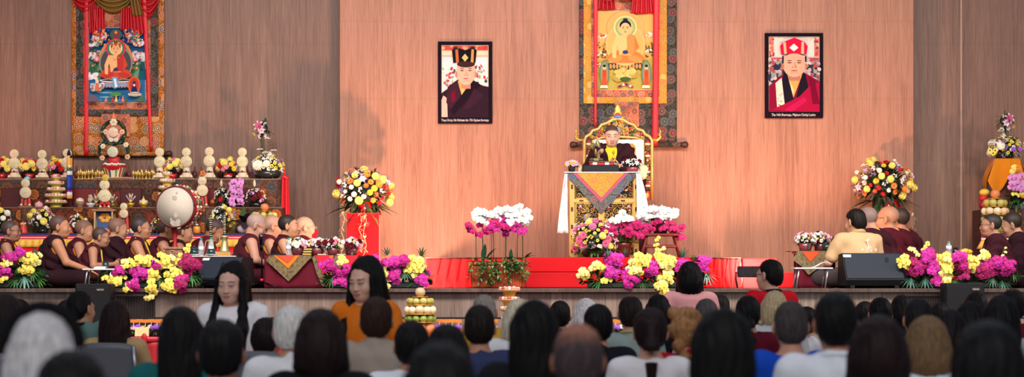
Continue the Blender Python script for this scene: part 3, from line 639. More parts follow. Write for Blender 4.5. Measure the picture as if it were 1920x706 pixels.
# flood lamp with its red blocks
def spot(name, loc, target, power, col, angle, blend=.9, size=.12, parent=None):
    l = bpy.data.lights.new(name, 'SPOT'); l.energy = power; l.color = col; l.spot_size = R(angle); l.spot_blend = blend; l.shadow_soft_size = size
    o = bpy.data.objects.new(name, l); COL.objects.link(o); o.location = loc; o.rotation_euler = (Vector(target)-Vector(loc)).to_track_quat('-Z', 'Y').to_euler()
    if parent is not None: o.parent = parent; o.location = Vector(loc)-wloc(parent)
    return o
def flood(label, px, Y, target, power):
    t = thing('flood_lamp', label, 'lamp', (X(px, Y), Y, ST)); x = X(px, Y); z0 = Z(509, Y)
    MB().box((x, Y, z0), (.3, .1, .125), '15121a', .012).build('lamp_housing', M_BLACK, t)
    mb = MB()
    for i in range(6): mb.box((x-.11+i*.044, Y-.056, z0), (.012, .012, .11), '221c24', .003)
    mb.build('cooling_fin', M_BLACK, t)
    for s in (-1, 1):
        m_ = MB(); m_.tube([(x+s*.165, Y, z0), (x+s*.17, Y, z0-.08), (x+s*.15, Y, ST+.004)], .012, '1a161c', 6); m_.build('bracket', M_BLACK, t)
    m_ = MB(); m_.box((x, Y+.055, z0+.012), (.27, .012, .085), 'ffe0b0', .004); lens = m_.build('lens', None, t); lens.data.materials.clear()
    w = N('lamp_glow'); n = w.noise(w.coord(), 30); w.p(Base_Color=(1, .8, .5, 1), Emission_Color=(1, .55, .25, 1), Emission_Strength=w.math('ADD', 14.0, w.math('MULTIPLY', n, 4.0))); lens.data.materials.append(w.m)
    spot('flood_light', (x, Y+.1, z0+.03), target, power, (1, .55, .36), 150, 1, .06, t)
flood('black flood lamp glowing yellow beside the right end of the riser', 1408, 1.75, (X(1450, 4.5), 4.5, 2.3), 360)
spot('wall_washer', (X(-190, 4.4), 3.6, 2.4), (X(40, 5), 5.0, 5.0), 150, (1, .5, .4), 120, 1, .1)
flood('black flood lamp hidden behind the flowers left of the riser', 764, 1.5, (X(790, 4.5), 4.5, 2.3), 360)
for (x0, y0, x1, Y, lab) in ((1393, 484, 1459, 2.3, 'tall red block standing right behind the flood lamp'), (1456, 510, 1489, 2.0, 'low red block standing right of the flood lamp')):
    xa, xb = X(x0, Y), X(x1, Y); zt = Z(y0, Y)
    tag(MB().box(((xa+xb)/2, Y+.15, (ST+zt)/2), (xb-xa, .3, zt-ST-.002), 'd8401c', .008).build('red_block', M_CARPET, base=((xa+xb)/2, Y+.15, ST)), lab, 'block')
# ---------------------------------------------------------------- people
HY_Y = [-.12, -.085, -.05, -.02, .005, .03, .06, .085, .12]
HY_Z = [-.085, -.08, -.06, -.03, .0, .04, .062, .068, .07]
def xf(M, p): return M @ Vector(p)
def hand(sd, wr, d, n, side, curl=.35, col=0, k=.005, spread=.0):
    d = Vector(d).normalized(); n = Vector(n); n = (n-d*n.dot(d)).normalized(); s = d.cross(n)*side; wr = Vector(wr)
    fl = (.78, .95, 1.0, .9)
    for i in range(4):
        lat = (-.030, -.0105, .0095, .029)[i]
        b = wr+d*(.082-.004*abs(i-1.6))+s*lat; sd.cap(wr+s*lat*.45, b, .016, .0105, col, .012)
        a = curl*.8; p = b
        dd = (d+s*lat*spread*8).normalized()
        for j, L in enumerate((.042, .026, .021)):
            q = p+(dd*math.cos(a)+n*math.sin(a))*L*fl[i]; sd.cap(p, q, .0098-.001*j, .0088-.001*j, col, .002); p = q; a += curl*(1.1+.1*i)
    t0 = wr+d*.022+s*.018; t1 = wr+d*.052+s*.044+n*.016; t2 = t1+(d*.8+s*.25+n*.45)*.03; t3 = t2+(d*.9-s*.1+n*.4)*.024
    sd.cap(t0, t1, .016, .012, col, .01); sd.cap(t1, t2, .0112, .0102, col, .003); sd.cap(t2, t3, .0102, .0085, col, .002)
HS = 1.09
def head_prims(sd, H, fat=1.0):
    R0 = H.to_3x3().normalized()
    def e(c, r, k=.02, op='+', rot=None):
        M = R0 if rot is None else R0 @ rot
        sd.ell(xf(H, c), [a*HS for a in r], 1, k, M, op)
    e((0, -.014, .034), (.0755, .094, .086)); e((0, .026, -.02), (.064*fat, .068, .088), .03); e((0, .049, -.078), (.045*fat, .044, .035), .03)
    for s in (-1, 1):
        e((s*.038*fat, .06, -.03), (.028, .028, .032), .02); e((s*.031, .104, .006), (.017, .016, .012), .012, '-')
        e((s*.031, .082, .004), (.014, .013, .012), .005); e((s*.0115, .1, -.031), (.009, .01, .008), .008)
        e((s*.081, -.008, -.004), (.0095, .022, .036), .006, '+', Matrix.Rotation(s*.5, 3, 'Z')); e((s*.091, .0, -.001), (.006, .010, .019), .005, '-', Matrix.Rotation(s*.5, 3, 'Z'))
    sd.cap(xf(H, (-.036, .08, .024)), xf(H, (.036, .08, .024)), .0145, .0145, 1, .015)
    sd.cap(xf(H, (0, .088, .012)), xf(H, (0, .104, -.027)), .008, .0108, 1, .012)
    e((0, .096, -.053), (.022, .010, .006), .008); e((0, .094, -.063), (.019, .010, .007), .008)
def skin_paint(Hi, tone, hair=None, strength=0, brow='2a1c18', lip=None, mask=None, patch=None):
    t = np.array(ncol(tone)[:3]); hc = np.array(ncol(hair or '2a2220')[:3]); bc = np.array(ncol(brow)[:3]); lp = np.array(ncol(lip)[:3]) if lip else t*np.array([.82, .58, .56])
    Mi = np.array(Hi)
    def f(P, c, cc):
        L = P @ Mi[:3, :3].T+Mi[:3, 3]; x, y, z = L.T; c = c.copy(); hd = cc == 1
        ax = np.abs(x)
        zt = np.interp(y, HY_Y, HY_Z)
        if strength:
            w = np.clip((z-zt)/.012, 0, 1)*strength*hd
            w *= np.where(ax > .082, 0, 1)
            c[:, :3] = c[:, :3]*(1-w[:, None])+hc*w[:, None]
        def put(m, col, a=1.0): c[m & hd, :3] = c[m & hd, :3]*(1-a)+col*a
        fr = y > .05
        put(fr & (((ax-.03)/.021)**2+((z-.030)/.0052)**2 < 1), bc, .85)
        put(fr & (((ax-.031)/.0155)**2+((z-.0075)/.0062)**2 < 1), np.array([.03, .018, .014]), .9)
        put(fr & (((ax-.024)/.004)**2+((z-.006)/.0035)**2 < 1) | fr & (((ax-.039)/.004)**2+((z-.006)/.0032)**2 < 1), np.array([.55, .5, .46]), .7)
        put(fr & ((x/.023)**2+((z+.058)/.0105)**2 < 1), lp, .8); put(fr & (ax < .021) & (np.abs(z+.0575) < .0022), lp*.35, .8)
        put(fr & (((ax-.008)/.005)**2+((z+.04)/.004)**2 < 1), t*.3, .8)
        return c
    return f
def hair_sd(H, style, L=.3, vol=1.0):
    sd = SD(); R3 = H.to_3x3().normalized()
    def e(c, r, k=.03, op='+'): sd.ell(xf(H, c), [a*HS*(vol if op == '+' else 1) for a in r], 0, k, R3, op)
    if style == 'buzz': e((0, -.014, .037), (.0795, .098, .09))
    elif style == 'front': e((0, -.03, .046), (.087, .097, .093))
    elif style == 'short': e((0, -.016, .042), (.0825, .102, .09))
    else: e((0, -.016, .042), (.086, .104, .092))
    e((0, -.055, -.012), (.078, .062, .08))
    Hi = np.array(H.inverted())
    hz = list(HY_Z); hy = list(HY_Y)
    if style in ('long', 'bob', 'curly', 'front'):
        hz = [-9, -9, -9, -9, -.3, .03, .055, .064, .068]
        hy = [-.12, -.085, -.05, -.02, .012, .03, .06, .085, .12]
        if style == 'front': hz = [-9, -9, -9, -9, -.3, .04, .083, .1, .11]
    if style in ('long', 'front'):
        e((0, -.088, -.02-L*.32), (.098, .055, L*.5+.06), .05)
        for s in (-1, 1): sd.cap(xf(H, (s*.07, -.005, .02)), xf(H, (s*.088, -.03, -L*.85)), .034*vol, .028*vol, 0, .03)
        if style == 'front':
            for s in (-1, 1): sd.cap(xf(H, (s*.072, .02, .03)), xf(H, (s*.086, .05, -.16)), .026*vol, .036*vol, 0, .03); sd.cap(xf(H, (s*.086, .05, -.16)), xf(H, (s*.1, .125, -.26)), .036*vol, .04*vol, 0, .03); sd.cap(xf(H, (s*.1, .125, -.26)), xf(H, (s*.095, .155, -L)), .04*vol, .022*vol, 0, .03)
    if style == 'bob':
        e((0, -.045, -.05), (.105, .085, .115), .04)
        for s in (-1, 1): sd.cap(xf(H, (s*.07, .0, .02)), xf(H, (s*.088, .01, -.1)), .032*vol, .03*vol, 0, .03)
    if style == 'curly':
        q = random.Random(int(L*1000))
        for i in range(34):
            a = q.uniform(0, 2*PI); z = q.uniform(-L*.9, .1); r = .075 if z > 0 else .088
            if math.sin(a) > .35 and z < .06: continue
            e((r*math.cos(a), -.025+r*math.sin(a)*.95, z), (.034, .034, .036), .012)
    if style in ('pony', 'braid'):
        z0 = .035 if style == 'pony' else -.06
        e((0, -.108, z0), (.03, .028, .03), .02); sd.cap(xf(H, (0, -.118, z0)), xf(H, (0, -.142, z0-.1)), .036, .042, 0, .02); sd.cap(xf(H, (0, -.142, z0-.1)), xf(H, (0, -.12, z0-L)), .042, .014, 0, .02)
    if style == 'bun': e((0, -.125, .0), (.05, .04, .045), .015)
    def cut(P):
        l = [Hi[i, 0]*P[0]+Hi[i, 1]*P[1]+Hi[i, 2]*P[2]+Hi[i, 3] for i in range(3)]
        zt = np.interp(l[1], hy, hz); g = (zt-l[2])*.75
        inside_face = (np.abs(l[0])-.066)                       # locks beside the face stay
        return np.where(l[2] > -.14, np.minimum(g, np.where(l[2] < .04, -inside_face+0*g, g)) if style in ('front',) else g, -1)
    sd.cut(cut)
    def warp(P): return .0035*np.sin(P[0]*150+2.0*np.sin(P[2]*18+P[1]*21))*np.sin(P[1]*120+1.5*np.sin(P[2]*14))
    return sd, warp
def glasses(root, H, col='16141a', r=.021, thin=.0024):
    mb = MB()
    for s in (-1, 1):
        pts = [xf(H, (s*.032+1.1*r*math.cos(a*PI/6), .115-.012*abs(math.cos(a*PI/6))*.3, .004+.8*r*math.sin(a*PI/6))) for a in range(13)]
        mb.tube(pts, thin, col, 6); mb.tube([xf(H, (s*.055, .112, .008)), xf(H, (s*.076, .08, .012)), xf(H, (s*.083, -.005, .012))], thin*.9, col, 6)
    mb.tube([xf(H, (-.01, .117, .008)), xf(H, (.01, .117, .008))], thin, col, 6); return mb.build('glasses', M_PLAS, root)
BODYV = .0085
def human(label, px, py, Y, yaw, pose='sit', ground=0.0, tone='c89a7e', b=1.0, lean=0, pitch=0, hyaw=0, roll=0, arms=None, hair=None, shave=None, lip=None, outfit=None, hv=None, fat=1.0, sc=None, group=None, side=0):
    """px,py: where the top of the head stands in the photograph; yaw 0 looks away from the camera, 180 towards it, -90 to the right."""
    ztop = Z(py, Y)-ground
    cl = pose == 'cross'
    NBo, HCo = (.425, .558) if cl else (.50, .636)
    ca = math.cos(R(lean))
    if cl:
        hip = .115; loc_top = hip+(HCo+.133)*ca-.02*abs(math.sin(R(pitch))); sc = sc or ztop/loc_top
    else:
        sc = sc or 1.0; hip = ztop/sc-(HCo+.133)*ca
        if hip < .32: hip = .32
    NB = hip+NBo
    U = Matrix.Translation((0, 0, hip)) @ Matrix.Rotation(R(side), 4, 'Y') @ Matrix.Rotation(-R(lean), 4, 'X') @ Matrix.Translation((0, 0, -hip))
    hp = U @ Vector((0, .03, hip+HCo))
    H = Matrix.Translation(hp) @ Matrix.Rotation(R(hyaw), 4, 'Z') @ Matrix.Rotation(-R(pitch), 4, 'X') @ Matrix.Rotation(R(roll), 4, 'Y') @ Matrix.Scale(HS, 4)
    cx, cy = hp.x, hp.y; ya = R(yaw)
    hx = (cx*math.cos(ya)-cy*math.sin(ya))*sc; hy_ = (cx*math.sin(ya)+cy*math.cos(ya))*sc
    root = thing('person', label, 'person', (X(px, Y)-hx, Y-hy_, ground), ya, group, sc)
    LOCAL.add(root.name); u = lambda p: xf(U, p)
    S = {s: u((s*.178*b, 0, NB-.06)) for s in (-1, 1)}
    if cl: A = {1: ((.26, .09, hip+.17), (.20, .33, hip+.09), (-.1, 1, -.25), (0, 0, -1), .3), -1: ((-.25, .10, hip+.17), (-.12, .31, hip+.10), (.2, 1, -.2), (0, 0, -1), .35)}
    elif pose == 'stand': A = {s: ((s*.24, -.02, hip+.20), (s*.25, .06, hip-.03), (0, .15, -1), (-s, 0, 0), .35) for s in (-1, 1)}
    else: A = {s: ((s*.235, .06, hip+.22), (s*.14, .30, hip+.14), (-s*.25, 1, -.2), (0, 0, -1), .3) for s in (-1, 1)}
    for k_, v_ in (arms or {}).items(): A[k_] = v_
    sd = SD()
    def torso(sd, t, col=0):
        sd.ell(u((0, 0, hip+.05)), (.15*b+t, .115+t, .11+t), col, .05, U); sd.ell(u((0, .005, hip+.2)), (.14*b+t, .108*b+t, .15+t), col, .06, U)
        sd.ell(u((0, .008, NB-.17)), (.155*b+t, .108+t, .15+t), col, .05, U)
        sd.cap(u((-.12*b, -.005, NB-.065)), u((.12*b, -.005, NB-.065)), .056+t, .056+t, col, .05)
        sd.cap(u((0, -.012, NB-.05)), u((0, -.015, NB-.0)), .075+t*.7, .055+t*.5, col, .04)
    torso(sd, 0)
    sd.cap(u((0, -.005, NB-.05)), xf(H, (0, -.022, -.065)), .056, .052, 0, .03)
    head_prims(sd, H, fat)
    for s in (-1, 1):
        E, Wr, hd, hn, cu = A[s]; E = Vector(E); Wr = Vector(Wr)
        sd.cap(S[s], E, .06, .043, 0, .03); sd.cap(E, Wr, .041, .027, 0, .02)
        hand(sd, Wr, hd, hn, s, cu)
    feet = []
    if cl:
        for s in (-1, 1): sd.cap((s*.09, 0, .1), (s*.29, .28, .1), .075, .06, 0, .03); sd.cap((s*.29, .28, .09), (-s*.05, .36, .06), .055, .04, 0, .03); sd.cap((-s*.05, .36, .06), (-s*.2, .36, .05), .04, .03, 0, .02)
    else:
        kz = hip-.02 if pose == 'sit' else hip*.53
        for s in (-1, 1):
            kp = (s*.11, .40, max(.3, kz)) if pose == 'sit' else (s*.09, .03, kz)
            an = (s*.11, .40, .08) if pose == 'sit' else (s*.09, .0, .08)
            sd.cap((s*.09, 0, hip), kp, .078, .055, 0, .03); sd.cap(kp, an, .055, .038, 0, .02); sd.cap(an, (an[0], an[1]+.15, .035), .036, .03, 0, .02); feet.append((kp, an))
    pal = [tone, tone]
    st, hc = (shave if shave else (0, None))
    sd.mesh('body', hv or BODYV, pal, M_SKIN, root, skin_paint(H.inverted(), tone, hc, st, lip=lip))
    ctx = dict(u=u, U=U, H=H, hip=hip, NB=NB, S=S, A=A, b=b, torso=torso, root=root, feet=feet, pose=pose)
    if hair:
        style, col, L, vol = (list(hair)+[.3, 1.0][len(hair)-2:])[:4] if len(hair) < 4 else hair[:4]
        hs, wp = hair_sd(H, style, L, vol); hcol = ncol(col); Hi = np.array(H.inverted()); patch = hair[4] if len(hair) > 4 else None
        def hpaint(P, c, cc):
            if patch:
                Lc = P @ Hi[:3, :3].T+Hi[:3, 3]; d = np.sqrt(Lc[:, 0]**2+(Lc[:, 1]-patch[0])**2)
                w = np.clip((patch[1]-d)/.03, 0, 1)*(Lc[:, 2] > 0)*patch[2]; pc = np.array(ncol(patch[3])[:3]); c = c.copy(); c[:, :3] = c[:, :3]*(1-w[:, None])+pc*w[:, None]
            return c
        hs.mesh('hair', .0075, [hcol], M_CURL if style == 'curly' else M_HAIR, root, hpaint, wp)
    if outfit: outfit(ctx)
    return root, ctx
def folds(a=.006, f=38, d=(1, .4, .5)):
    def w(P): return a*np.sin((P[0]*d[0]+P[1]*d[1]+P[2]*d[2])*f+2.2*np.sin(P[0]*9+P[2]*7)+1.4*np.sin(P[1]*11-P[2]*5))
    return w
def shirt(col, sleeve='short', neck=.075, loose=.016, pants='23242c', collar=None, stripes=None, lower=True, name='shirt', cl_h=.0105):
    def f(c):
        u, NB, hip, S, A = c['u'], c['NB'], c['hip'], c['S'], c['A']; sd = SD(); c['torso'](sd, loose)
        for s in (-1, 1):
            E, Wr = Vector(A[s][0]), Vector(A[s][1])
            if sleeve == 'short': sd.cap(S[s], S[s].lerp(E, .72), .068+loose*.3, .062+loose*.3, 0, .03)
            elif sleeve == 'long': sd.cap(S[s], E, .066+loose*.3, .056+loose*.2, 0, .03); sd.cap(E, E.lerp(Wr, .92), .056+loose*.2, .04, 0, .03)
            elif sleeve == 'cap': sd.cap(S[s], S[s].lerp(E, .3), .066, .06, 0, .03)
            elif sleeve == 'shawl': sd.cap(S[s], E, .085, .085, 0, .04); sd.cap(E, Wr, .085, .06, 0, .04)
        sd.ell(u((0, .02, NB+.03)), (neck, neck+.012, .058), 0, .012, c['U'], '-')
        def paint(P, cc, ci):
            if stripes:
                m = stripes(P); cc = cc.copy(); cc[m, :3] = np.array(ncol(stripes.col)[:3])
            return cc
        sd.mesh(name, cl_h, [col], M_CLOTH, c['root'], paint if stripes else None, folds(.004, 34))
        if collar:
            mb = MB(); pts = [u((.066*math.cos(a)*1.05, -.008+.07*math.sin(a), NB+.005-.012*math.sin(a))) for a in [2*PI*i/16 for i in range(17)]]; mb.tube(pts, .013, collar, 8, flat=1.4); mb.build('collar', M_CLOTH, c['root'])
        if lower:
            sd = SD(); sd.ell((0, 0, hip+.02), (.165, .13, .11), 0, .05)
            for kp, an in c['feet']:
                s = 1 if kp[0] > 0 else -1
                sd.cap((s*.09, 0, hip), kp, .092, .075, 0, .04); sd.cap(kp, (an[0], an[1], an[2]+.03), .072, .06, 0, .03)
            sd.mesh('trousers', .016, [pants], M_CLOTH, c['root'])
    return f
# ---- monks
MAR = ['360d18', '42101c', '2c0b15', '54101e', '260a14']
def b_(c): return c['b']
def robe(shade=0, bright=None, inner='d8782a', style='bare', trim=None):
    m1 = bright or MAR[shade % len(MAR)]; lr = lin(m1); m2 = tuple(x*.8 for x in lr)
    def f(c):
        u, U, NB, hip, S, A, root = c['u'], c['U'], c['NB'], c['hip'], c['S'], c['A'], c['root']
        sd = SD(); c['torso'](sd, .014); sd.ell(u((0, .03, NB+.045)), (.07, .08, .055), 0, .01, U, '-')
        sd.mesh('undershirt', .011, [inner], M_CLOTH, root, None, folds(.003, 40))
        sd = SD(); c['torso'](sd, .030)
        for s in (-1, 1):
            if s < 0 or style == 'cloak': sd.cap(u((s*.08, 0, NB-.03)), S[s], .068, .066, 0, .04)
            else: sd.cap(u((.04, -.005, NB-.02)), u((.105*b_(c), -.005, NB-.035)), .066, .056, 0, .04); sd.ell(u((.205*c['b'], .0, NB-.085)), (.062, .085, .115), 0, .015, U, '-')
        vw = .055 if style != 'cloak' else .06
        sd.cap(u((0, .07, NB+.05)), u((0, .17, NB-.2)), vw+.026, .03, 0, .015, '-'); sd.ell(u((0, .02, NB+.055)), (.085, .1, .06), 0, .02, U, '-')
        sd.cap(u((0, .17, NB+.05)), u((0, .2, NB-.19)), vw+.034, .036, 0, .015, '-')
        sd.mesh('vest', .0105, [m1], M_FOLD, root, None, folds(.007, 50, (1, .2, 1)))
        sd = SD()
        sides = (-1, 1) if style == 'cloak' else (-1,)
        for s in sides:
            E, Wr = Vector(A[s][0]), Vector(A[s][1])
            sd.cap(u((s*.1, -.01, NB-.03)), S[s], .075, .082, 0, .04); sd.cap(S[s], E, .084, .085, 0, .05); sd.cap(E, E.lerp(Wr, .7), .085, .07, 1, .05)
            sd.cap(E, (s*.2, .12, .14), .085, .1, 1, .05); sd.cap(u((s*.15, -.06, NB-.12)), (s*.17, -.1, .14), .08, .1, 0, .05)
            sd.cap(u((s*.1, .08, NB-.10)), u((s*.06, .135, NB-.26)), .04, .05, 0, .05)
        if style == 'cloak':
            sd.cap(u((-.12, -.07, NB-.1)), u((.12, -.07, NB-.1)), .07, .07, 0, .05); sd.cap(u((-.1, -.1, hip+.12)), u((.1, -.1, hip+.12)), .1, .1, 0, .05)
            for s in (-1, 1): sd.cap(u((s*.08, .135, NB-.27)), (s*.12, .22, .16), .055, .09, 0, .05)
        else:
            sd.cap(u((-.13, .06, NB-.08)), u((0, .13, NB-.22)), .05, .052, 0, .05); sd.cap(u((0, .13, NB-.22)), u((.13, .12, hip+.13)), .052, .055, 0, .05)
            sd.cap(u((-.13, -.07, NB-.08)), u((.0, -.125, NB-.24)), .05, .05, 0, .05); sd.cap(u((0, -.125, NB-.24)), u((.15, -.05, hip+.12)), .05, .05, 0, .05); sd.cap(u((.15, -.05, hip+.12)), u((.13, .12, hip+.13)), .045, .05, 0, .05)
        sd.ell(u((0, .045, NB+.05)), (.085, .1, .07), 0, .02, U, '-')
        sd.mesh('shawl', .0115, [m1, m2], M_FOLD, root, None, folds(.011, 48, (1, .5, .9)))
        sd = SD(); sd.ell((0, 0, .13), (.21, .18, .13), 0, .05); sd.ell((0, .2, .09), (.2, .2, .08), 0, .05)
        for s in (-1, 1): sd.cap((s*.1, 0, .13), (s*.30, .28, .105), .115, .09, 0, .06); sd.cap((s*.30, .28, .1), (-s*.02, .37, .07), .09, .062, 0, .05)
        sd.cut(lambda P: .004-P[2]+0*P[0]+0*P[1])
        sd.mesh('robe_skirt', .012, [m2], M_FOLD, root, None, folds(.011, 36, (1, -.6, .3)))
        if trim:
            mb = MB(); mb.tube([u((.10, .09, NB-.02)), u((.085, .145, NB-.16)), u((.05, .17, NB-.3)), u((.02, .17, NB-.4))], .014, trim, 8, flat=.5); mb.tube([u((.1, .09, NB-.02)), u((.12, -.02, NB+.02)), u((.13, -.08, NB-.06))], .014, trim, 8, flat=.5); mb.build('yellow_trim', M_CLOTH, root)
    return f
LAP = {1: ((.26, .10, .30), (.13, .30, .22), (-.5, 1, -.1), (0, -.2, -1), .3), -1: ((-.25, .10, .30), (-.10, .32, .22), (.4, 1, -.1), (0, 0, -1), .3)}
CLASP = {1: ((.24, .12, .28), (.07, .36, .30), (-.3, .9, .2), (-1, .1, .0), .75), -1: ((-.24, .12, .28), (-.06, .37, .30), (.3, .9, .2), (1, .1, 0), .75)}
KNEE = {1: ((.25, .13, .28), (.24, .36, .20), (.1, 1, -.45), (0, -.3, -1), .25), -1: ((-.25, .16, .30), (-.2, .42, .22), (.05, 1, -.35), (0, 0, -1), .3)}
def monk(label, px, py, Y, yaw=-90, tone='b98668', hairc='2a2426', st=.78, gl=None, rb=None, arms=None, **kw):
    r, c = human(label, px, py, Y, yaw, 'cross', ST, tone, arms=arms or LAP, shave=(st, hairc), outfit=robe(**(rb or {})), hv=kw.pop('hv', .0068), **kw)
    if gl: glasses(r, c['H'], gl)
    return r, c
monk('monk in dark glasses and sleeveless maroon robe at the far left edge of the stage', 20, 412, 1.2, -80, 'a0705a', gl='16141a', rb=dict(shade=0, trim='d8802a'), st=.9, lean=4, hyaw=-8)
monk('big bare-armed monk sitting cross-legged behind the white folding table, hand on knee', 112, 402, 1.0, -72, 'b47c5c', rb=dict(shade=4), st=.86, arms=KNEE, b=1.12, lean=6, hyaw=-14)
monk('monk with tilted shaved head right behind the big bare-armed monk', 158, 411, 2.9, -78, 'b88264', rb=dict(bright='440f1c'), st=.62, lean=10, pitch=8, hyaw=-8)
monk('stooping monk in glasses with yellow trim, hands clasped before his chest', 189, 425, 1.25, -84, 'a8765a', gl='2a2220', rb=dict(shade=1, inner='3a0f1c', trim='d8b04a'), st=.9, arms=CLASP, lean=17, pitch=10)
monk('monk with open orange collar and prayer beads, lips near his neighbour', 221, 408, 2.1, -66, 'b8866a', rb=dict(shade=4, inner='e0701e', style='cloak'), st=.6, arms=CLASP, lean=6, pitch=10, hyaw=-10)
monk('monk in silver glasses with thick black hair left of the big drum', 264, 406, 1.2, -84, 'a87458', gl='8a8a90', rb=dict(shade=0, trim='c8962e'), st=.97, lean=2)
monk('bare-armed monk whose head is hidden behind the big drum', 312, 407, 2.1, -76, 'b07c60', rb=dict(shade=1, inner='e07a1e'), st=.85, lean=6)
monk('monk peering out right beneath the big drum', 344, 414, 2.95, -80, 'b07c60', rb=dict(shade=2, inner='d8782a'), st=.85, lean=8, pitch=6)
monk('monk in bright maroon bowing his head behind two upright trumpets', 402, 411, 2.15, -78, 'a06c52', rb=dict(bright='580f20', style='cloak'), st=.92, lean=20, pitch=32)
monk('old grey-haired monk in glasses looking down, white earphone cord on his chest', 480, 401, 1.2, -80, 'b4836c', '8a7c7a', .65, gl='2a2226', rb=dict(shade=1, inner='d8862a'), lean=9, pitch=24, b=1.08)
monk('bald lined monk in black glasses right behind the microphone', 512, 402, 2.8, -78, 'b08066', '8a7a72', .4, gl='16141a', rb=dict(bright='480e1c', inner='d8862a'), lean=7, pitch=4)
monk('young monk with short black hair and bare arm in profile', 541, 401, 2.0, -88, 'c08a6a', '14100f', .97, rb=dict(shade=0), lean=3)
rm, cm = monk('bald monk wearing a red face mask and glasses at the end of the row', 573, 405, 2.85, -80, 'b98c72', 'a08070', .15, gl='8a7a70', rb=dict(bright='540d1a', style='cloak', inner='701424'), lean=3)
sd = SD(); Hm = cm['H']; sd.ell(xf(Hm, (0, .068, -.06)), (.058, .058, .056), 0, .02, Hm.to_3x3().normalized()); sd.ell(xf(Hm, (0, .10, -.035)), (.02, .03, .024), 0, .03, Hm.to_3x3().normalized())
sd.mesh('face_mask', .006, ['a01428'], M_CLOTH, rm)
for s in (-1, 1): MB().tube([xf(Hm, (s*.055, .07, -.035)), xf(Hm, (s*.074, .03, -.005)), xf(Hm, (s*.083, -.015, .015))], .002, 'a01428', 5).build('mask_strap', M_CLOTH, rm)
# right-hand side
monk('monk with cropped greying hair and yellow collar bending left of the bald monk', 1626, 388, 1.9, 58, 'b88466', '6a6060', .75, rb=dict(shade=0, style='cloak', inner='d8b050', trim=None), lean=12, pitch=18)
monk('bald monk in thin glasses sitting before the right flower stand', 1664, 385, 2.75, 62, 'ae795c', '8a6a58', .2, gl='3a3030', rb=dict(bright='500e1c', style='cloak', inner='d8a060'), lean=5, fat=1.08)
monk('dark-haired monk half hidden behind the bald monk in thin glasses', 1684, 387, 3.55, 62, 'a87458', '1c1816', .95, rb=dict(shade=1, style='cloak'), lean=5)
monk('monk in dark glasses facing left before the right-hand altar', 1858, 399, 1.0, 82, 'b07c62', '161212', .97, gl='16141a', rb=dict(shade=0, style='cloak', inner='e0701e'), lean=4)
monk('bending monk with black hair at the far right edge of the stage', 1897, 397, 1.9, 74, 'b8866a', '14100f', .96, rb=dict(shade=4, style='cloak'), lean=14, pitch=16, roll=-8)
def polo(c):
    shirt('c4a076', 'short', .07, .03, '3a3434', None, lower=False, name='polo_shirt', cl_h=.009)(c)
    u, NB, hip = c['u'], c['NB'], c['hip']
    mb = MB(); mb.tube([u((.07*math.cos(a), -.01+.075*math.sin(a), NB+.012-.02*math.sin(a))) for a in [2*PI*i/18 for i in range(19)]], .018, 'bc986c', 8, flat=.5); mb.build('collar', M_CLOTH, c['root'])
    mb = MB()
    def onb(x, z): return u((x, -.150+.30*x*x-.22*max(0, z-(NB-0.065))**1.0*.4, z))
    q = random.Random(5)
    for i in range(7): a = q.uniform(0, 6.28); mb.tube([onb(.02, NB-0.070), onb(.02+.028*math.cos(a), NB-0.070+.024*math.sin(a))], .004, 'ece0d0', 5)
    mb.tube([onb(.02, NB-0.085), onb(.03, NB-0.135), onb(.035, NB-0.185)], .005, 'ece0d0', 5)
    mb.tube([onb(.035+.028*math.cos(a*PI/5), NB-0.170+.03*math.sin(a*PI/5)) for a in range(11)], .004, 'ece0d0', 5); mb.tube([onb(.035+.012*math.cos(a*PI/5), NB-0.170+.014*math.sin(a*PI/5)) for a in range(11)], .004, 'ece0d0', 5)
    for s in (-.045, .11): mb.tube([onb(s, NB-0.160), onb(s+.012, NB-0.175), onb(s, NB-0.185), onb(s-.008, NB-0.170)], .0045, 'ece0d0', 5)
    mb.tube([onb(-.045+.155*t, NB-0.240-.016*math.sin(t*PI)) for t in [i/8 for i in range(9)]], .004, 'ece0d0', 5); mb.build('back_print', M_CLOTH, c['root'])
    sd = SD(); sd.ell((0, 0, .12), (.2, .17, .12), 0, .05)
    for s in (-1, 1): sd.cap((s*.1, 0, .12), (s*.33, .27, .11), .1, .08, 0, .05); sd.cap((s*.33, .27, .1), (-s*.02, .36, .06), .075, .055, 0, .04)
    sd.cut(lambda P: .004-P[2]+0*P[0]+0*P[1]); sd.mesh('trousers', .012, ['43393a'], M_CLOTH, c['root'], None, folds(.006, 40))
human('man in cream polo shirt with white print on its back, seated with back turned', 1603, 392, .95, 22, 'cross', ST, 'c08e70', b=1.12, lean=8, pitch=8, hyaw=18, hair=('short', '17120f', .2, .97), outfit=polo, hv=.0068, arms={-1: ((-.3, .12, .26), (-.32, .34, .15), (-.2, 1, -.2), (0, 0, -1), .3)})
# the teacher on the throne
TY = 3.45; TG = Z(234, TY)-.80
def trobe(c): robe(shade=4, bright='2a0d16', inner='e8c22a', style='cloak')(c)
tr, tc_ = human('person in dark maroon robe and yellow shirt seated on the gilded throne, looking down', 1147, 234, TY, 176, 'cross', TG, 'cfa088', pitch=14, hyaw=6, lean=3, shave=(.92, '231b1c'), outfit=trobe, hv=.0052, fat=1.04,
    arms={1: ((.25, .11, .26), (.16, .26, .40), (-.12, .45, .9), (-1, .3, .2), .95), -1: ((-.26, .12, .24), (-.09, .30, .30), (.7, .5, .25), (.1, .1, 1), .6)})
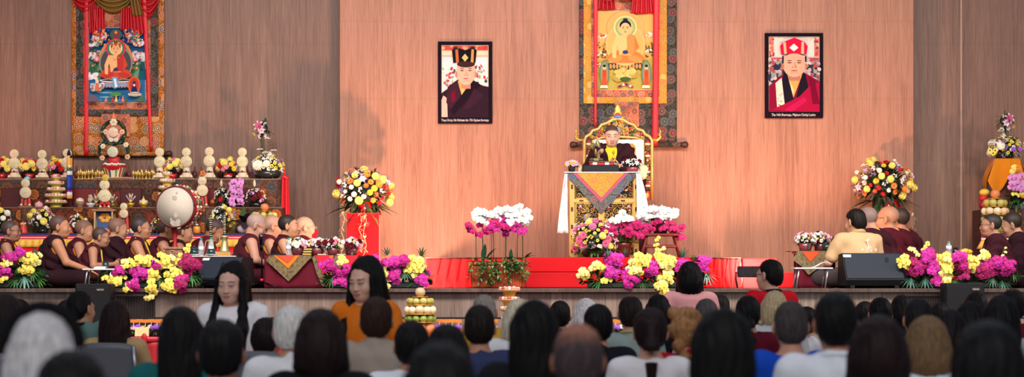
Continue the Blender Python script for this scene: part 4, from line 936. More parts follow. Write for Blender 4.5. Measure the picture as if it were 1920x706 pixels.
# ---- standing helpers
def w_white(c):
    shirt('e8e4e6', 'short', .085, .03, '2a2a34', name='t_shirt')(c)
    u, NB = c['u'], c['NB']; mb = MB(); mb.tube([u((-.09+.02*i, .155+.004*(i % 2), NB-.2)) for i in range(9)], .003, '8a868c', 5); mb.build('chest_print', M_CLOTH, c['root'])
human('woman with long black hair in a loose white T-shirt standing before the stage', 434, 497, -8.4, 170, 'stand', 0, 'd8a894', hyaw=-4, pitch=8, hair=('front', '0c0a0c', .46, 1.04), outfit=w_white, hv=.0055, lip='b8706a')
human('young woman in an orange top with long black hair looking down to her right', 683, 488, -9.0, 172, 'stand', 0, 'd8a890', hyaw=-22, pitch=14, hair=('front', '0b0a0c', .42, 1.05), outfit=shirt('d9721c', 'short', .085, .006, '2a3040', name='orange_top'), hv=.0055, lip='b8605c', b=.9)
human('person in pink top with straight black hair standing at the stage front', 1293, 492, -3.6, 4, 'stand', 0, 'cfa08a', hair=('bob', '0c090b', .2, 1.02), outfit=shirt('d9989a', 'short', .07, .02, '2a2a34', name='pink_top'))
rr, rc_ = human('person in red T-shirt with dark lanyard, cropped hair and glasses turned left', 1442, 487, -4.6, 28, 'stand', 0, 'd0a088', hyaw=22, hair=('short', '120d0d', .2, .98), outfit=shirt('c41424', 'short', .075, .02, '22222a', collar='1c1c24', name='t_shirt'), b=1.05)
glasses(rr, rc_['H'], '2a2226')
# ---------------------------------------------------------------- flowers
def mesh_of(mb, mat):
    o = mb.build('template', mat); me = o.data; bpy.data.objects.remove(o); return me
def petal(mb, ang, L, w, z0, z1, col, r0=.08, cup=.0, tip=.5, curl=0, n=3, tcol=None):
    c, s = math.cos(ang), math.sin(ang)
    def fn(u, v):
        ww = w*math.sin(PI*min(1, (.12+.88*v)**tip))*(1 if v < 1 else 0)+.004; x = (u-.5)*2*ww; r = r0+(L-r0)*v
        z = z0+(z1-z0)*v+cup*(2*u-1)**2*ww*2-curl*v*v
        return (r*c-x*s, r*s+x*c, z)
    mb.grid(fn, 2, n, (lambda u, v: tcol if v > .6 else col) if tcol else col)
def fl_mum(col, col2):
    mb = MB(); mb.ell((0, 0, .42), (.66, .66, .55), col, 10, 6); q = random.Random(1)
    for k, (n, th) in enumerate(((13, -12), (15, 14), (14, 36), (11, 56), (7, 74))):     # short petals all over a ball
        for i in range(n):
            a = 2*PI*i/n+k*.35; t = R(th); d = Vector((math.cos(a)*math.cos(t), math.sin(a)*math.cos(t), math.sin(t))); s = Vector((-math.sin(a), math.cos(a), 0)); c = Vector((0, 0, .42)); u = d.cross(s)
            p0 = c+Vector((d.x*.6, d.y*.6, d.z*.5)); L = q.uniform(.3, .38)
            mb.grid(lambda uu, v: p0+d*(L*v)+u*(-.16*v*v if th > 20 else .02*v)+s*((uu-.5)*.3*math.sin(PI*(.18+.8*v))), 2, 2, vary(col, .09))
    return mesh_of(mb, M_PETAL)
def fl_daisy(col, cen, n=13, w=.2, z=.1):
    mb = MB(); 
    for i in range(n): petal(mb, 2*PI*i/n, 1.0, w, .02, z, vary(col, .08), .1, .3, 1.1)
    mb.ell((0, 0, .06), (.3, .3, .16), cen, 8, 5); return mesh_of(mb, M_PETAL)
def fl_gerbera(col, cen):
    mb = MB()
    for k, (n, L) in enumerate(((18, 1.0), (14, .72), (10, .45))):
        for i in range(n): petal(mb, 2*PI*i/n+k*.2, L, .13, .03+.08*k, .12+.12*k, vary(col, .1), .1, .3, 1)
    mb.ell((0, 0, .2), (.16, .16, .14), cen, 8, 5); return mesh_of(mb, M_PETAL)
def fl_carn(col):
    mb = MB(); q = random.Random(3); mb.ell((0, 0, .2), (.55, .55, .45), col, 8, 5)
    for k, (L, z0, z1) in enumerate(((1, .05, .25), (.9, .2, .5), (.7, .35, .72), (.45, .5, .88))):
        for i in range(9): petal(mb, 2*PI*i/9+k*.35+q.uniform(-.1, .1), L*q.uniform(.85, 1.1), .3, z0, z1+q.uniform(-.1, .1), vary(col, .16), .08, -.35, .75)
    return mesh_of(mb, M_PETAL)
def fl_orchid(col, lip, veil=None):
    mb = MB(); d = vary(col, .02); k = tuple(c*.85 for c in ncol(col)[:3])
    for a in (90, 210, 330): petal(mb, R(a), .98, .34, .0, -.02, k, .04, .25, .85, .05, 4)
    for a in (10, 170):
        mb.grid(lambda u, v, a=a: ((.06+.95*v)*math.cos(R(a))-(u-.5)*1.15*math.sin(PI*min(1, .1+.9*v)**.62)**.7*math.sin(R(a))*(1 if v < .97 else .55), (.06+.95*v)*math.sin(R(a))+(u-.5)*1.25*math.sin(PI*min(1, .1+.86*v)**.7)**.7*math.cos(R(a)), .08+.1*math.sin(v*3)-.12*(2*u-1)**2), 4, 4, col)
    petal(mb, R(270), .42, .16, .1, .28, lip, .02, -.6, .8); mb.ell((0, -.08, .14), (.11, .13, .12), lip, 7, 5)
    mb.ell((0, .08, .12), (.06, .09, .1), veil or 'f4e8ea', 6, 4); return mesh_of(mb, M_PETAL)
def fl_lily(col, edge):
    mb = MB()
    for i in range(6): petal(mb, 2*PI*i/6, 1.0, .22 if i % 2 else .27, .05, .3, col, .05, .35, .75, .18, 5, edge)
    for i in range(5): mb.tube([(0, 0, .1), (.2*math.cos(i*1.25), .2*math.sin(i*1.25), .5)], .018, 'c8d08a', 4); mb.ell((.2*math.cos(i*1.25), .2*math.sin(i*1.25), .52), (.05, .03, .03), '8a4a20', 5, 4)
    return mesh_of(mb, M_PETAL)
def fl_spray(col, cen):                                # a sprig of tiny blossoms
    mb = MB(); q = random.Random(9)
    for i in range(7):
        a = q.uniform(0, 6.28); r = q.uniform(.1, .9); x, y = r*math.cos(a), r*math.sin(a); z = .5-.3*r
        for j in range(5): mb.ell((x+.12*math.cos(j*1.257), y+.12*math.sin(j*1.257), z), (.13, .13, .06), col, 5, 3)
        mb.ell((x, y, z+.05), (.08, .08, .05), cen, 5, 3)
    return mesh_of(mb, M_PETAL)
FL = dict(ymum=fl_mum('f2de74', 'c8a428'), wmum=fl_mum('efe9d6', 'cfd0a0'), omum=fl_mum('e8963a', 'b8641c'), rcarn=fl_carn('c8202a'), dcarn=fl_carn('6a0c1c'), pcarn=fl_carn('e28aa0'), ocarn=fl_carn('e2703a'), wcarn=fl_carn('efe2d8'),
    oger=fl_gerbera('e88a3c', '5a2a14'), pger=fl_gerbera('dc6a8e', '8a2a4a'), yger=fl_gerbera('f0c83a', '6a4a14'), ydaisy=fl_daisy('eed23c', '5a3a10', 11, .22), wdaisy=fl_daisy('f0ece6', 'd8b83a'), yb=fl_daisy('f0da5a', '2a2410', 9, .26), lpink=fl_daisy('e0a8c8', 'd8c070', 12), purple=fl_daisy('a05ac8', 'd8c050', 14), pmum=fl_mum('d67aa6', 'a04a78'), vmum=fl_mum('a860c8', '7a3a9a'),
    mag=fl_orchid('b01878', '7a0c50', 'e8c0d8'), mag2=fl_orchid('c42c98', '8a1468', 'f0d0e4'), dmag=fl_orchid('94104e', '6a0a3c', 'd8a0b8'), yel=fl_orchid('f3e063', 'c87a1c', 'f4e8a8'), yel2=fl_orchid('f5e88e', 'd08a24', 'f6eec0'), wht=fl_orchid('efecec', 'd8b86a', 'f4f0e8'), lav=fl_orchid('d488c4', '9a3a7a', 'f0d8e8'), crim=fl_orchid('b0125c', '7a0a38', 'e0b0c4'),
    lily=fl_lily('e6d0d8', 'c86a94'), rlily=fl_lily('c85a84', 'e8c8d4'), wlily=fl_lily('eee6e0', 'f4f0ec'), wspray=fl_spray('ece6e2', 'd8c870'), pspray=fl_spray('d8a0b0', 'e8d0a0'), vspray=fl_spray('8a6a9a', 'c8b0c8'), yspray=fl_spray('d8c04a', '8a6a1a'))
FNAME = dict(ymum='chrysanthemum', wmum='chrysanthemum', omum='chrysanthemum', pmum='chrysanthemum', vmum='chrysanthemum', rcarn='carnation', dcarn='carnation', pcarn='carnation', ocarn='carnation', wcarn='carnation', oger='gerbera', pger='gerbera', yger='gerbera', ydaisy='daisy', wdaisy='daisy', yb='daisy', lpink='daisy', purple='daisy', mag='orchid_bloom', mag2='orchid_bloom', dmag='orchid_bloom', yel='orchid_bloom', yel2='orchid_bloom', wht='orchid_bloom', lav='orchid_bloom', crim='orchid_bloom', lily='lily', rlily='lily', wlily='lily', wspray='blossom_sprig', pspray='blossom_sprig', vspray='blossom_sprig', yspray='blossom_sprig')
def bloom(root, kind, wp, d, size, q): return inst(FNAME[kind], FL[kind], root, Vector(wp)-wloc(root), out_rot(d, q.uniform(0, 6.28) if FNAME[kind] != 'orchid_bloom' else 0) if FNAME[kind] != 'orchid_bloom' else face_rot(d, q), size)
def face_rot(d, q):                                    # orchids keep their lip down
    d = Vector(d).normalized(); up = Vector((0, 0, 1)); x = up.cross(d).normalized(); y = d.cross(x)
    M = Matrix((x, y, d)).transposed().to_4x4(); return M @ Matrix.Rotation(q.uniform(-.4, .4), 4, 'Z')
def leaf(mb, p, d, L, w, col, droop=.3, tip=.8, n=4, fold=.25):
    p = Vector(p); d = Vector(d).normalized(); s = d.cross(Vector((0, 0, 1))); s = s.normalized() if s.length > .05 else Vector((1, 0, 0)); nn = s.cross(d)
    def fn(u, v):
        ww = w*math.sin(PI*(.1+.9*v)**tip)+.0006; x = (u-.5)*2
        return p+d*(L*v)+s*(x*ww)+nn*(fold*ww*x*x)-Vector((0, 0, 1))*(droop*L*v*v)
    mb.grid(fn, 2, n, vary(col, .2))
def fan(mb, p, d, L, col, q, n=9, spread=1.3):         # a fan of narrow blades
    d = Vector(d).normalized(); s = d.cross(Vector((0, -1, .2))).normalized()
    for i in range(n):
        a = (i/(n-1)-.5)*spread*2; leaf(mb, p, d*math.cos(a)+s*math.sin(a), L*(1-.25*abs(a)/spread), L*.075, col, .15, .7)
GREENS = ['2c4a26', '39602e', '1e3520', '4a6b34', '27442e']
def foliage(root, c, r, n, L, w, q, cols=GREENS, droop=.35, up=.2, name='foliage', front=-.2, core=True):
    mb = MB(); c = Vector(c)
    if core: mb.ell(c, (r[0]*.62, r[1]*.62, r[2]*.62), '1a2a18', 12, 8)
    for i in range(n):
        while True:
            d = Vector((q.uniform(-1, 1), q.uniform(-1, 1), q.uniform(-1, 1)))
            if .1 < d.length < 1 and d.y < .6: break
        d.normalize(); p = c+Vector((d.x*r[0], d.y*r[1], d.z*r[2]))*q.uniform(.45, .85)
        leaf(mb, p, d+Vector((0, 0, up))+Vector((q.uniform(-.4, .4), q.uniform(-.4, .4), q.uniform(-.3, .3))), L*q.uniform(.6, 1.2), w*q.uniform(.7, 1.2), q.choice(cols), droop)
    return mb.build(name, M_LEAF, root)
def bouquet(root, c, r, spec, q, leafn=60, L=.12, w=.018, cols=GREENS, zmin=-.55, **kw):
    """spec: (kind, count, radius). blooms are spread over the camera-side two thirds of an ellipsoid"""
    c = Vector(c); foliage(root, c, r, leafn, L, w, q, cols, **kw)
    items = [(k, s) for k, n, s in spec for _ in range(n)]; q.shuffle(items); m = len(items); ga = PI*(3-math.sqrt(5))
    pts = []; i = 0
    M = int(m*1.75)
    for i in range(M*2):
        z = 1-2*(i+.5)/(M*1.0); 
        if z < -1: break
        a = i*ga; rr = math.sqrt(max(0, 1-z*z)); d = Vector((rr*math.cos(a), rr*math.sin(a), z))
        if d.y < .35 and z > zmin: pts.append(d)
    q.shuffle(pts)
    for (k, s), d in zip(items, pts):
        j = Vector((d.x*r[0], d.y*r[1], d.z*r[2]))*q.uniform(.86, 1.1); bloom(root, k, c+j, Vector((d.x, d.y-.35, d.z+.1)), s*q.uniform(.85, 1.15), q)
PX = 1/172.0
def hedge(label, base_px, Y, sprays, fans, seed, wpx, group=None):
    """a long low arrangement on the stage edge. sprays: (px,py,kind,count,rx,ry)"""
    q = random.Random(seed); root = thing('flower_arrangement', label, 'flowers', (X(base_px, Y), Y, ST))
    xa, xb = X(base_px-wpx/2, Y), X(base_px+wpx/2, Y)
    MB().box(((xa+xb)/2, Y, ST+.035), ((xb-xa)*.86, .16, .07), '1c2a1a', .015).build('planter_tray', M_PLAS, root)
    mb = MB()
    for i in range(int(wpx*1.6)):
        x = q.uniform(xa, xb); z = ST+.03+q.uniform(0, .2)*(1-abs((x-(xa+xb)/2)/(xb-xa))**2*2)
        a = q.uniform(0, PI); d = Vector((math.cos(a)*.9, -.55+q.uniform(-.5, .5), math.sin(a)*.8+.05))
        leaf(mb, (x, Y+q.uniform(-.06, .06), z), d, q.uniform(.08, .17), q.uniform(.012, .028), q.choice(GREENS+['4a7a3a', '3a5f4a']), .3)
    mb.build('foliage', M_LEAF, root)
    for (px, py, dx, dz, L, c) in fans:
        m = MB(); fan(m, W(px, py, Y-.1), (dx, -.5, dz), L/172, c, q); m.build('palm_frond', M_LEAF, root)
    for (px, py, kind, n, rx, ry) in sprays:
        n = max(2, int(n*.85))
        Yq_ = Y-.1 if py < 530 else -.03; mb = MB(); c = W(px, py, Yq_); mb.tube([(c.x, Y, ST+.1), (c.x+.01, (Y+Yq_)/2, max(ST+.09, (c.z+ST+.1)/2+.03)), c], .004, '4a6030', 5); mb.build('stem', M_LEAF, root)
        for i in range(n):
            a = i*2.4+q.uniform(-.3, .3); rr = math.sqrt((i+.5)/n); dx, dz = math.cos(a)*rr, math.sin(a)*rr
            p = W(px+dx*rx, py+dz*ry, (Yq_ if py+dz*ry < 530 else min(Yq_, -.03))-.07*(1-rr)+q.uniform(-.02, .02)); k = kind if q.random() < .75 else {'mag': 'mag2', 'mag2': 'mag', 'dmag': 'mag', 'yel': 'yel2', 'yel2': 'yel'}.get(kind, kind)
            bloom(root, k, p, (dx*.7+q.uniform(-.3, .3), -1, -dz*.4+q.uniform(-.2, .3)), q.uniform(.046, .058)*(1 if n > 3 else .85), q)
    return root
def stem_spray(root, pts, kind, n, q, size=.03):
    mb = MB(); mb.tube(pts, [.004]*len(pts), '5a6a34', 5); mb.build('flower_stem', M_LEAF, root)
    for i in range(n):
        t = (i+.5)/n*(len(pts)-1); k = min(int(t), len(pts)-2); p = Vector(pts[k]).lerp(Vector(pts[k+1]), t-k)
        bloom(root, kind, p+Vector((q.uniform(-.02, .02), -.02, q.uniform(-.01, .02))), (q.uniform(-.5, .5), -1, q.uniform(-.1, .4)), size*(1.15-.4*i/n)*q.uniform(.85, 1.15), q)
TEAL = '5f8a78'; GR = '3a6a34'
h = hedge('low arrangement of yellow and magenta orchids on the stage edge, far left', 36, .42, [(20, 484, 'mag', 6, 13, 8), (36, 474, 'mag2', 5, 12, 8), (8, 508, 'mag', 6, 12, 12), (58, 486, 'yel', 9, 22, 13), (52, 506, 'yel', 6, 15, 10), (12, 494, 'yel', 4, 12, 8), (5, 522, 'yel', 4, 10, 8)], [(46, 516, .1, -1, 32, TEAL), (60, 508, .8, -.1, 26, GR), (30, 522, -.5, -.4, 24, GR), (70, 520, .9, .2, 28, '4a8a3a'), (66, 478, .3, .7, 20, TEAL)], 101, 96)
h = hedge('wide spilling arrangement of yellow and magenta orchids, left of the black stage monitor', 280, .40, [(214, 524, 'yel', 8, 22, 9), (232, 498, 'yel', 4, 10, 8), (222, 508, 'mag', 5, 15, 7), (262, 490, 'yel', 9, 24, 10), (262, 512, 'mag2', 10, 20, 15), (250, 534, 'mag', 6, 12, 10), (240, 540, 'yel', 4, 9, 8), (286, 514, 'yel', 6, 13, 10), (282, 538, 'yel', 5, 8, 14), (280, 556, 'yel2', 3, 6, 8), (306, 490, 'yel', 10, 22, 13), (290, 498, 'mag2', 4, 10, 8), (324, 514, 'yel', 9, 15, 14), (318, 536, 'yel', 6, 12, 12), (354, 496, 'dmag', 11, 18, 18), (338, 532, 'dmag', 8, 13, 16), (344, 520, 'mag', 3, 7, 8)], [(300, 520, 0, -1, 24, '2c4a26'), (360, 515, .7, -.6, 26, GR), (345, 552, .3, -1, 22, '3c3a3a'), (286, 500, .2, .6, 22, '3d5f4a')], 102, 190)
stem_spray(h, [W(322, 498, .35), W(340, 484, .35), (W(350, 472, .35)), W(359, 460, .35)], 'yel', 9, random.Random(5), .035)
h = hedge('magenta and yellow orchid arrangement on the stage edge behind the woman in orange', 708, .42, [(646, 508, 'mag', 12, 22, 19), (616, 500, 'mag', 6, 14, 14), (638, 526, 'mag2', 5, 14, 9), (642, 489, 'yel', 4, 9, 7), (702, 492, 'mag2', 7, 14, 14), (716, 514, 'yel', 5, 10, 9), (736, 491, 'mag2', 9, 18, 9), (757, 489, 'mag', 5, 11, 8), (738, 518, 'mag2', 8, 10, 18), (778, 500, 'yel', 13, 17, 20), (790, 521, 'mag2', 8, 13, 14), (722, 536, 'yel2', 3, 8, 5)], [(790, 480, .2, 1, 24, '4a6b34'), (726, 478, -.3, .9, 22, TEAL), (760, 510, .2, -.5, 22, '3d5f4a'), (675, 495, -.8, .5, 20, TEAL), (795, 508, .9, .0, 24, GR), (622, 520, -.7, -.5, 22, GR)], 103, 200)
h = hedge('large yellow and magenta orchid arrangement on the stage edge before the red steps', 1205, .42, [(1092, 512, 'yel2', 5, 12, 8), (1120, 500, 'yel', 5, 16, 7), (1152, 487, 'mag2', 10, 18, 13), (1146, 512, 'mag2', 10, 17, 13), (1182, 521, 'mag2', 11, 15, 17), (1204, 489, 'yel', 12, 20, 13), (1192, 506, 'yel', 6, 14, 9), (1222, 502, 'mag', 9, 15, 15), (1250, 492, 'yel2', 12, 17, 16), (1248, 520, 'yel', 9, 14, 16), (1242, 537, 'yel', 6, 9, 9), (1246, 546, 'yel', 3, 6, 5), (1278, 501, 'mag2', 8, 13, 15), (1318, 494, 'mag2', 8, 12, 15), (1138, 524, 'yel', 3, 8, 5)], [(1140, 482, -.1, 1, 26, TEAL), (1172, 478, .3, .8, 20, '5a7a6a'), (1280, 482, .2, 1, 26, TEAL), (1125, 525, -.8, .1, 28, '3a7a34'), (1300, 490, .7, .8, 20, '4a6b34'), (1325, 512, .9, -.5, 26, '7a9a8a'), (1205, 528, 0, -.6, 22, '2c4a26'), (1160, 500, -.8, .4, 20, TEAL)], 104, 240)
stem_spray(h, [W(1230, 488, .4), W(1231, 465, .4), W(1233, 446, .4)], 'yel', 8, random.Random(6), .03); stem_spray(h, [W(1236, 484, .4), W(1242, 470, .4), W(1248, 460, .4)], 'yel2', 5, random.Random(7), .024)
h = hedge('long magenta and yellow orchid arrangement on the stage edge, far right', 1800, .42, [(1696, 492, 'yel', 6, 10, 14), (1718, 501, 'dmag', 12, 18, 16), (1744, 478, 'mag2', 6, 9, 12), (1735, 488, 'mag', 5, 10, 9), (1750, 504, 'mag2', 7, 9, 14), (1756, 524, 'mag2', 5, 10, 9), (1772, 486, 'yel', 9, 17, 14), (1774, 508, 'yel', 8, 15, 12), (1772, 524, 'yel', 7, 13, 8), (1796, 482, 'mag2', 8, 14, 10), (1806, 500, 'dmag', 8, 11, 15), (1808, 518, 'dmag', 4, 8, 7), (1826, 494, 'yel', 10, 13, 14), (1845, 478, 'yel2', 5, 12, 7), (1852, 506, 'dmag', 12, 19, 16), (1868, 492, 'mag', 8, 18, 11), (1890, 500, 'mag', 9, 16, 13)], [(1708, 520, -.4, -.7, 28, '3d6a5a'), (1735, 520, .5, -.7, 26, '3d6a5a'), (1880, 526, .4, -.6, 26, '2f5a44'), (1862, 520, -.4, -.7, 22, '3d5f4a'), (1900, 512, .9, -.1, 20, GR), (1790, 524, .2, -.8, 20, GR)], 105, 215)
stem_spray(h, [W(1735, 490, .4), W(1734, 472, .4), W(1736, 452, .4)], 'yel', 8, random.Random(8), .034); stem_spray(h, [W(1722, 480, .4), W(1712, 470, .4), W(1702, 462, .4)], 'yel2', 7, random.Random(9), .03); stem_spray(h, [W(1874, 490, .4), W(1880, 474, .4), W(1885, 462, .4)], 'yel2', 4, random.Random(10), .022)
# ---- bouquets on tall red stands
def stand_flowers(label, plabel, cx, cy, rpx, Y, ped, seed, vines):
    q = random.Random(seed); x0, x1, yt = ped; zt = Z(yt, Y)
    t = thing('pedestal', plabel, 'pedestal', (X((x0+x1)/2, Y), Y, ST)); xa, xb = X(x0, Y), X(x1, Y); w_ = xb-xa
    MB(Matrix.Translation(((xa+xb)/2, Y, 0)) @ Matrix.Rotation(R(0), 4, 'Z')).box((0, 0, (ST+zt)/2), (w_, w_*.9, zt-ST-.002), 'c4141c', .008).build('plinth', M_VELVET, t)
    MB().box(((xa+xb)/2, Y, zt+.008), (w_*1.03, w_*.93, .016), 'd01820', .005).build('top_board', M_SATIN, t)
    root = thing('bouquet', label, 'flowers', (X((x0+x1)/2, Y), Y, zt+.017)); c = W(cx, cy, Y); r = (rpx[0]/SC(Y), rpx[0]/SC(Y)*.8, rpx[1]/SC(Y))
    MB().lathe([(.07, 0), (.1, .02), (.11, .1), (.09, .15)], 'a8141c', c=((xa+xb)/2, Y, zt+.017)).tube([((xa+xb)/2, Y, zt+.12), (c.x, Y, c.z)], .03, '2c4a26').build('vase', M_CERAM, root)
    bouquet(root, c, r, [('ymum', 14, .054), ('oger', 8, .044), ('rcarn', 10, .032), ('omum', 5, .042), ('wmum', 6, .036), ('lily', 5, .06), ('yger', 5, .04), ('wcarn', 6, .03), ('wspray', 9, .05), ('vspray', 8, .05), ('ocarn', 5, .034)], q, 260, .15, .02, ['26351f', '33472a', '1c281a', '4a3a34', '3a4a2c'], front=.0)
    mb = MB()
    for a, L in ((200, .34), (190, .26), (215, .25), (165, .2), (345, .3), (330, .24), (10, .2), (250, .25), (290, .26)):
        leaf(mb, c+Vector((math.cos(R(a))*r[0]*.5, -.1, -r[2]*.75)), (math.cos(R(a)), -.3, math.sin(R(a))*.5+.05), L, .032, q.choice(['2f4f2a', '1f3a22', '5a6a2c']), .25, n=6)
    mb.build('long_leaves', M_LEAF, root)
    for (vx, yy, L) in vines:
        mb = MB(); pts = [W(vx+3*math.sin(k*1.3), yy+L*k/9, Y-.25-.02*(k % 2)) for k in range(10)]; pts = [W(cx+(vx-cx)*.6, yy-12, Y-.15)]+pts; mb.tube(pts, .0035, 'b89a78', 5)
        for k in range(26):
            i = q.randrange(1, len(pts)); leaf(mb, pts[i]+Vector((0, 0, q.uniform(-.04, .04))), (q.uniform(-1, 1), -.3, q.uniform(-.6, .5)), .05, .012, q.choice(['c8ac88', 'a88a60', 'd8c09a']), .2, n=2)
        mb.build('hanging_vine', M_LEAF, root)
stand_flowers('big round bouquet of yellow, orange and red flowers on the left red pedestal', 'tall shiny red pedestal at the left edge of the middle wall', 682, 357, (49, 42), 3.3, (652, 712, 402), 21, [(643, 400, 80), (676, 405, 60), (684, 402, 85)])
stand_flowers('big round bouquet of yellow, orange and red flowers on the right red pedestal', 'tall red pedestal almost hidden behind the seated monks on the right', 1657, 345, (52, 43), 4.1, (1652, 1690, 398), 22, [(1712, 400, 90)])
# ---- orchids in planters
def orchid_stems(root, stems, q, Y):
    for (bx, by, tx, ty, kind, n, dx, size) in stems:
        pts = [W(bx, by, Y), W(bx+(tx-bx)*.3, by+(ty-by)*.5, Y-.02), W(tx-dx*.15, ty+6, Y-.03), W(tx+dx*.4, ty-3, Y-.06), W(tx+dx, ty+5, Y-.09)]
        MB().tube(pts, [.005, .0045, .004, .0035, .003], '4a5a34', 6).build('orchid_stem', M_LEAF, root)
        for i in range(n):
            t = i/max(1, n-1); k = 2+t*1.999; a = int(k); p = pts[a].lerp(pts[a+1], k-a) if a < 4 else pts[4]
            bloom(root, kind, p+Vector((q.uniform(-.045, .045), -.03+q.uniform(-.02, .02), q.uniform(-.06, .05))), (q.uniform(-.5, .5), -1, q.uniform(-.1, .3)), size*q.uniform(.85, 1.15), q)
q = random.Random(31); Yp = 1.15
root = thing('orchid_planter', 'terracotta trough of tall white and magenta orchids with trailing ivy', 'planter', (X(935, Yp), Yp, ST))
zt = Z(494, Yp); mb = MB(); xa, xb = X(884, Yp), X(984, Yp)
mb.box(((xa+xb)/2, Yp, (ST+zt)/2), (xb-xa, .26, zt-ST), 'b0481e', .02, taper=1.08)
for i in range(22): mb.box((xa+.02+(xb-xa-.04)*i/21, Yp-.136, (ST+zt)/2-.02), (.012, .012, zt-ST-.06), 'b84e22', .004)
mb.build('trough', M_PAINT, root); MB().box(((xa+xb)/2, Yp, zt), (xb-xa+.07, .33, .035), 'c05628', .012).build('trough_rim', M_PAINT, root)
MB().box(((xa+xb)/2, Yp, zt+.02), (xb-xa, .26, .02), '3a2a1c', .005).build('soil', M_CLOTH, root)
mb = MB()
for (px, py, dx, dz, L, w_) in ((896, 482, -.9, .35, .2, .025), (900, 488, -1, .1, .2, .025), (906, 482, .1, 1, .26, .03), (912, 480, .5, .8, .22, .026), (925, 486, -.5, .5, .16, .03), (945, 484, .6, .5, .18, .024), (958, 484, .0, 1, .2, .022), (966, 486, -.6, .4, .16, .03), (976, 482, .8, .5, .22, .03), (972, 488, 1, .2, .2, .034), (935, 488, .3, .2, .18, .03), (985, 478, .5, .6, .14, .03)):
    leaf(mb, W(px, py+6, Yp-.05), (dx, -.3, dz), L, w_, q.choice(['27442e', '33502e', '3c3a34']), .25, n=6)
mb.build('orchid_leaf', M_LEAF, root)
mb = MB()
for i in range(16):
    x0 = q.uniform(876, 990); yy = 488; L = q.uniform(14, 46); pts = [W(x0+3*math.sin(k*.9+i), yy+L*k/8, Yp-.17-.05*math.sin(k*.4)) for k in range(9)]; mb.tube(pts, .003, '3c5a2c', 4)
    for k in range(30):
        a = q.randrange(9); leaf(mb, pts[a]+Vector((q.uniform(-.04, .04), q.uniform(-.03, .01), q.uniform(-.02, .03))), (q.uniform(-1, 1), -.6, q.uniform(-.8, .5)), q.uniform(.03, .05), .013, q.choice(['4a6b34', '3a5a2c', '6a8a4a', '2c4a26', '7a8a5a']), .2, n=2)
mb.build('trailing_ivy', M_LEAF, root)
orchid_stems(root, [(893, 490, 891, 425, 'crim', 6, -10, .045), (905, 490, 908, 424, 'crim', 8, 26, .048), (921, 490, 923, 420, 'crim', 8, 22, .048), (948, 490, 946, 418, 'mag', 9, -24, .05), (948, 490, 952, 424, 'mag', 9, 26, .048), (970, 488, 969, 420, 'crim', 6, -18, .046), (905, 490, 904, 404, 'wht', 14, -8, .052), (925, 490, 926, 402, 'wht', 9, 30, .05), (948, 490, 948, 404, 'wht', 8, -26, .048), (980, 488, 979, 396, 'wht', 14, -24, .05), (980, 488, 980, 404, 'wht', 8, 9, .05)], q, Yp)
def small_planter(label, cx, Y, zbase, stems, seed, col='6a3020', leafn=9, potw=.2):
    q = random.Random(seed); x = X(cx, Y); root = thing('potted_orchid', label, 'potted orchid', (x, Y, zbase))
    MB().lathe([(potw*.36, 0), (potw*.5, .13), (potw*.55, .14), (potw*.55, .17), (potw*.45, .165)], col, c=(x, Y, zbase)).build('pot', M_CERAM, root)
    mb = MB()
    for i in range(leafn): a = 6.28*i/leafn+.3; leaf(mb, (x, Y, zbase+.15), (math.cos(a), math.sin(a)*.6-.2, .35), .22, .032, q.choice(['27442e', '33502e']), .3, n=6)
    mb.build('orchid_leaf', M_LEAF, root); orchid_stems(root, stems, q, Y); return root
ZRt = Z(482, 2.2)
small_planter('potted magenta and white orchid standing before the throne front', 1168, 2.42, ZRt, [(1160, 478, 1158, 424, 'crim', 8, -20, .05), (1168, 478, 1170, 424, 'crim', 10, 24, .05), (1172, 478, 1176, 432, 'crim', 8, 20, .05), (1164, 478, 1160, 404, 'wht', 7, 16, .052), (1164, 478, 1164, 412, 'wht', 5, -12, .05), (1178, 478, 1190, 432, 'crim', 5, 12, .05), (1158, 478, 1152, 440, 'crim', 5, -10, .046)], 33)
# red wooden stool with orchids
Ys = 2.55; xs = X(1238, Ys); zs = Z(440, Ys)
t = thing('wooden_stool', 'dark red wooden stool right of the throne, under the orchids', 'stool', (xs, Ys, ZRt))
MB().box((xs, Ys, zs), (.42, .3, .03), '6a1c14', .008).build('seat', M_WOODP, t)
for sx in (-1, 1):
    for sy in (-1, 1): MB().tube([(xs+sx*.16, Ys+sy*.1, zs-.01), (xs+sx*.23, Ys+sy*.13, ZRt+.002)], [.022, .022], '74201a', 4).build('leg', M_WOODP, t)
for sy in (-1, 1): MB().box((xs, Ys+sy*.117, (zs+ZRt)/2), (.4, .022, .035), '6a1c14', .005).build('stretcher', M_WOODP, t)
small_planter('potted magenta and white orchid standing on the dark red stool', 1238, Ys, zs+.016, [(1232, 430, 1216, 424, 'crim', 8, -6, .048), (1234, 430, 1228, 420, 'crim', 7, 24, .048), (1246, 430, 1262, 424, 'crim', 7, 12, .046), (1250, 430, 1272, 440, 'crim', 4, 4, .046), (1236, 430, 1226, 394, 'wht', 7, -4, .054), (1240, 430, 1238, 400, 'wht', 9, 12, .054), (1244, 430, 1252, 402, 'wht', 8, 12, .054), (1228, 430, 1206, 408, 'wht', 9, -8, .056)], 34, '3a2420')
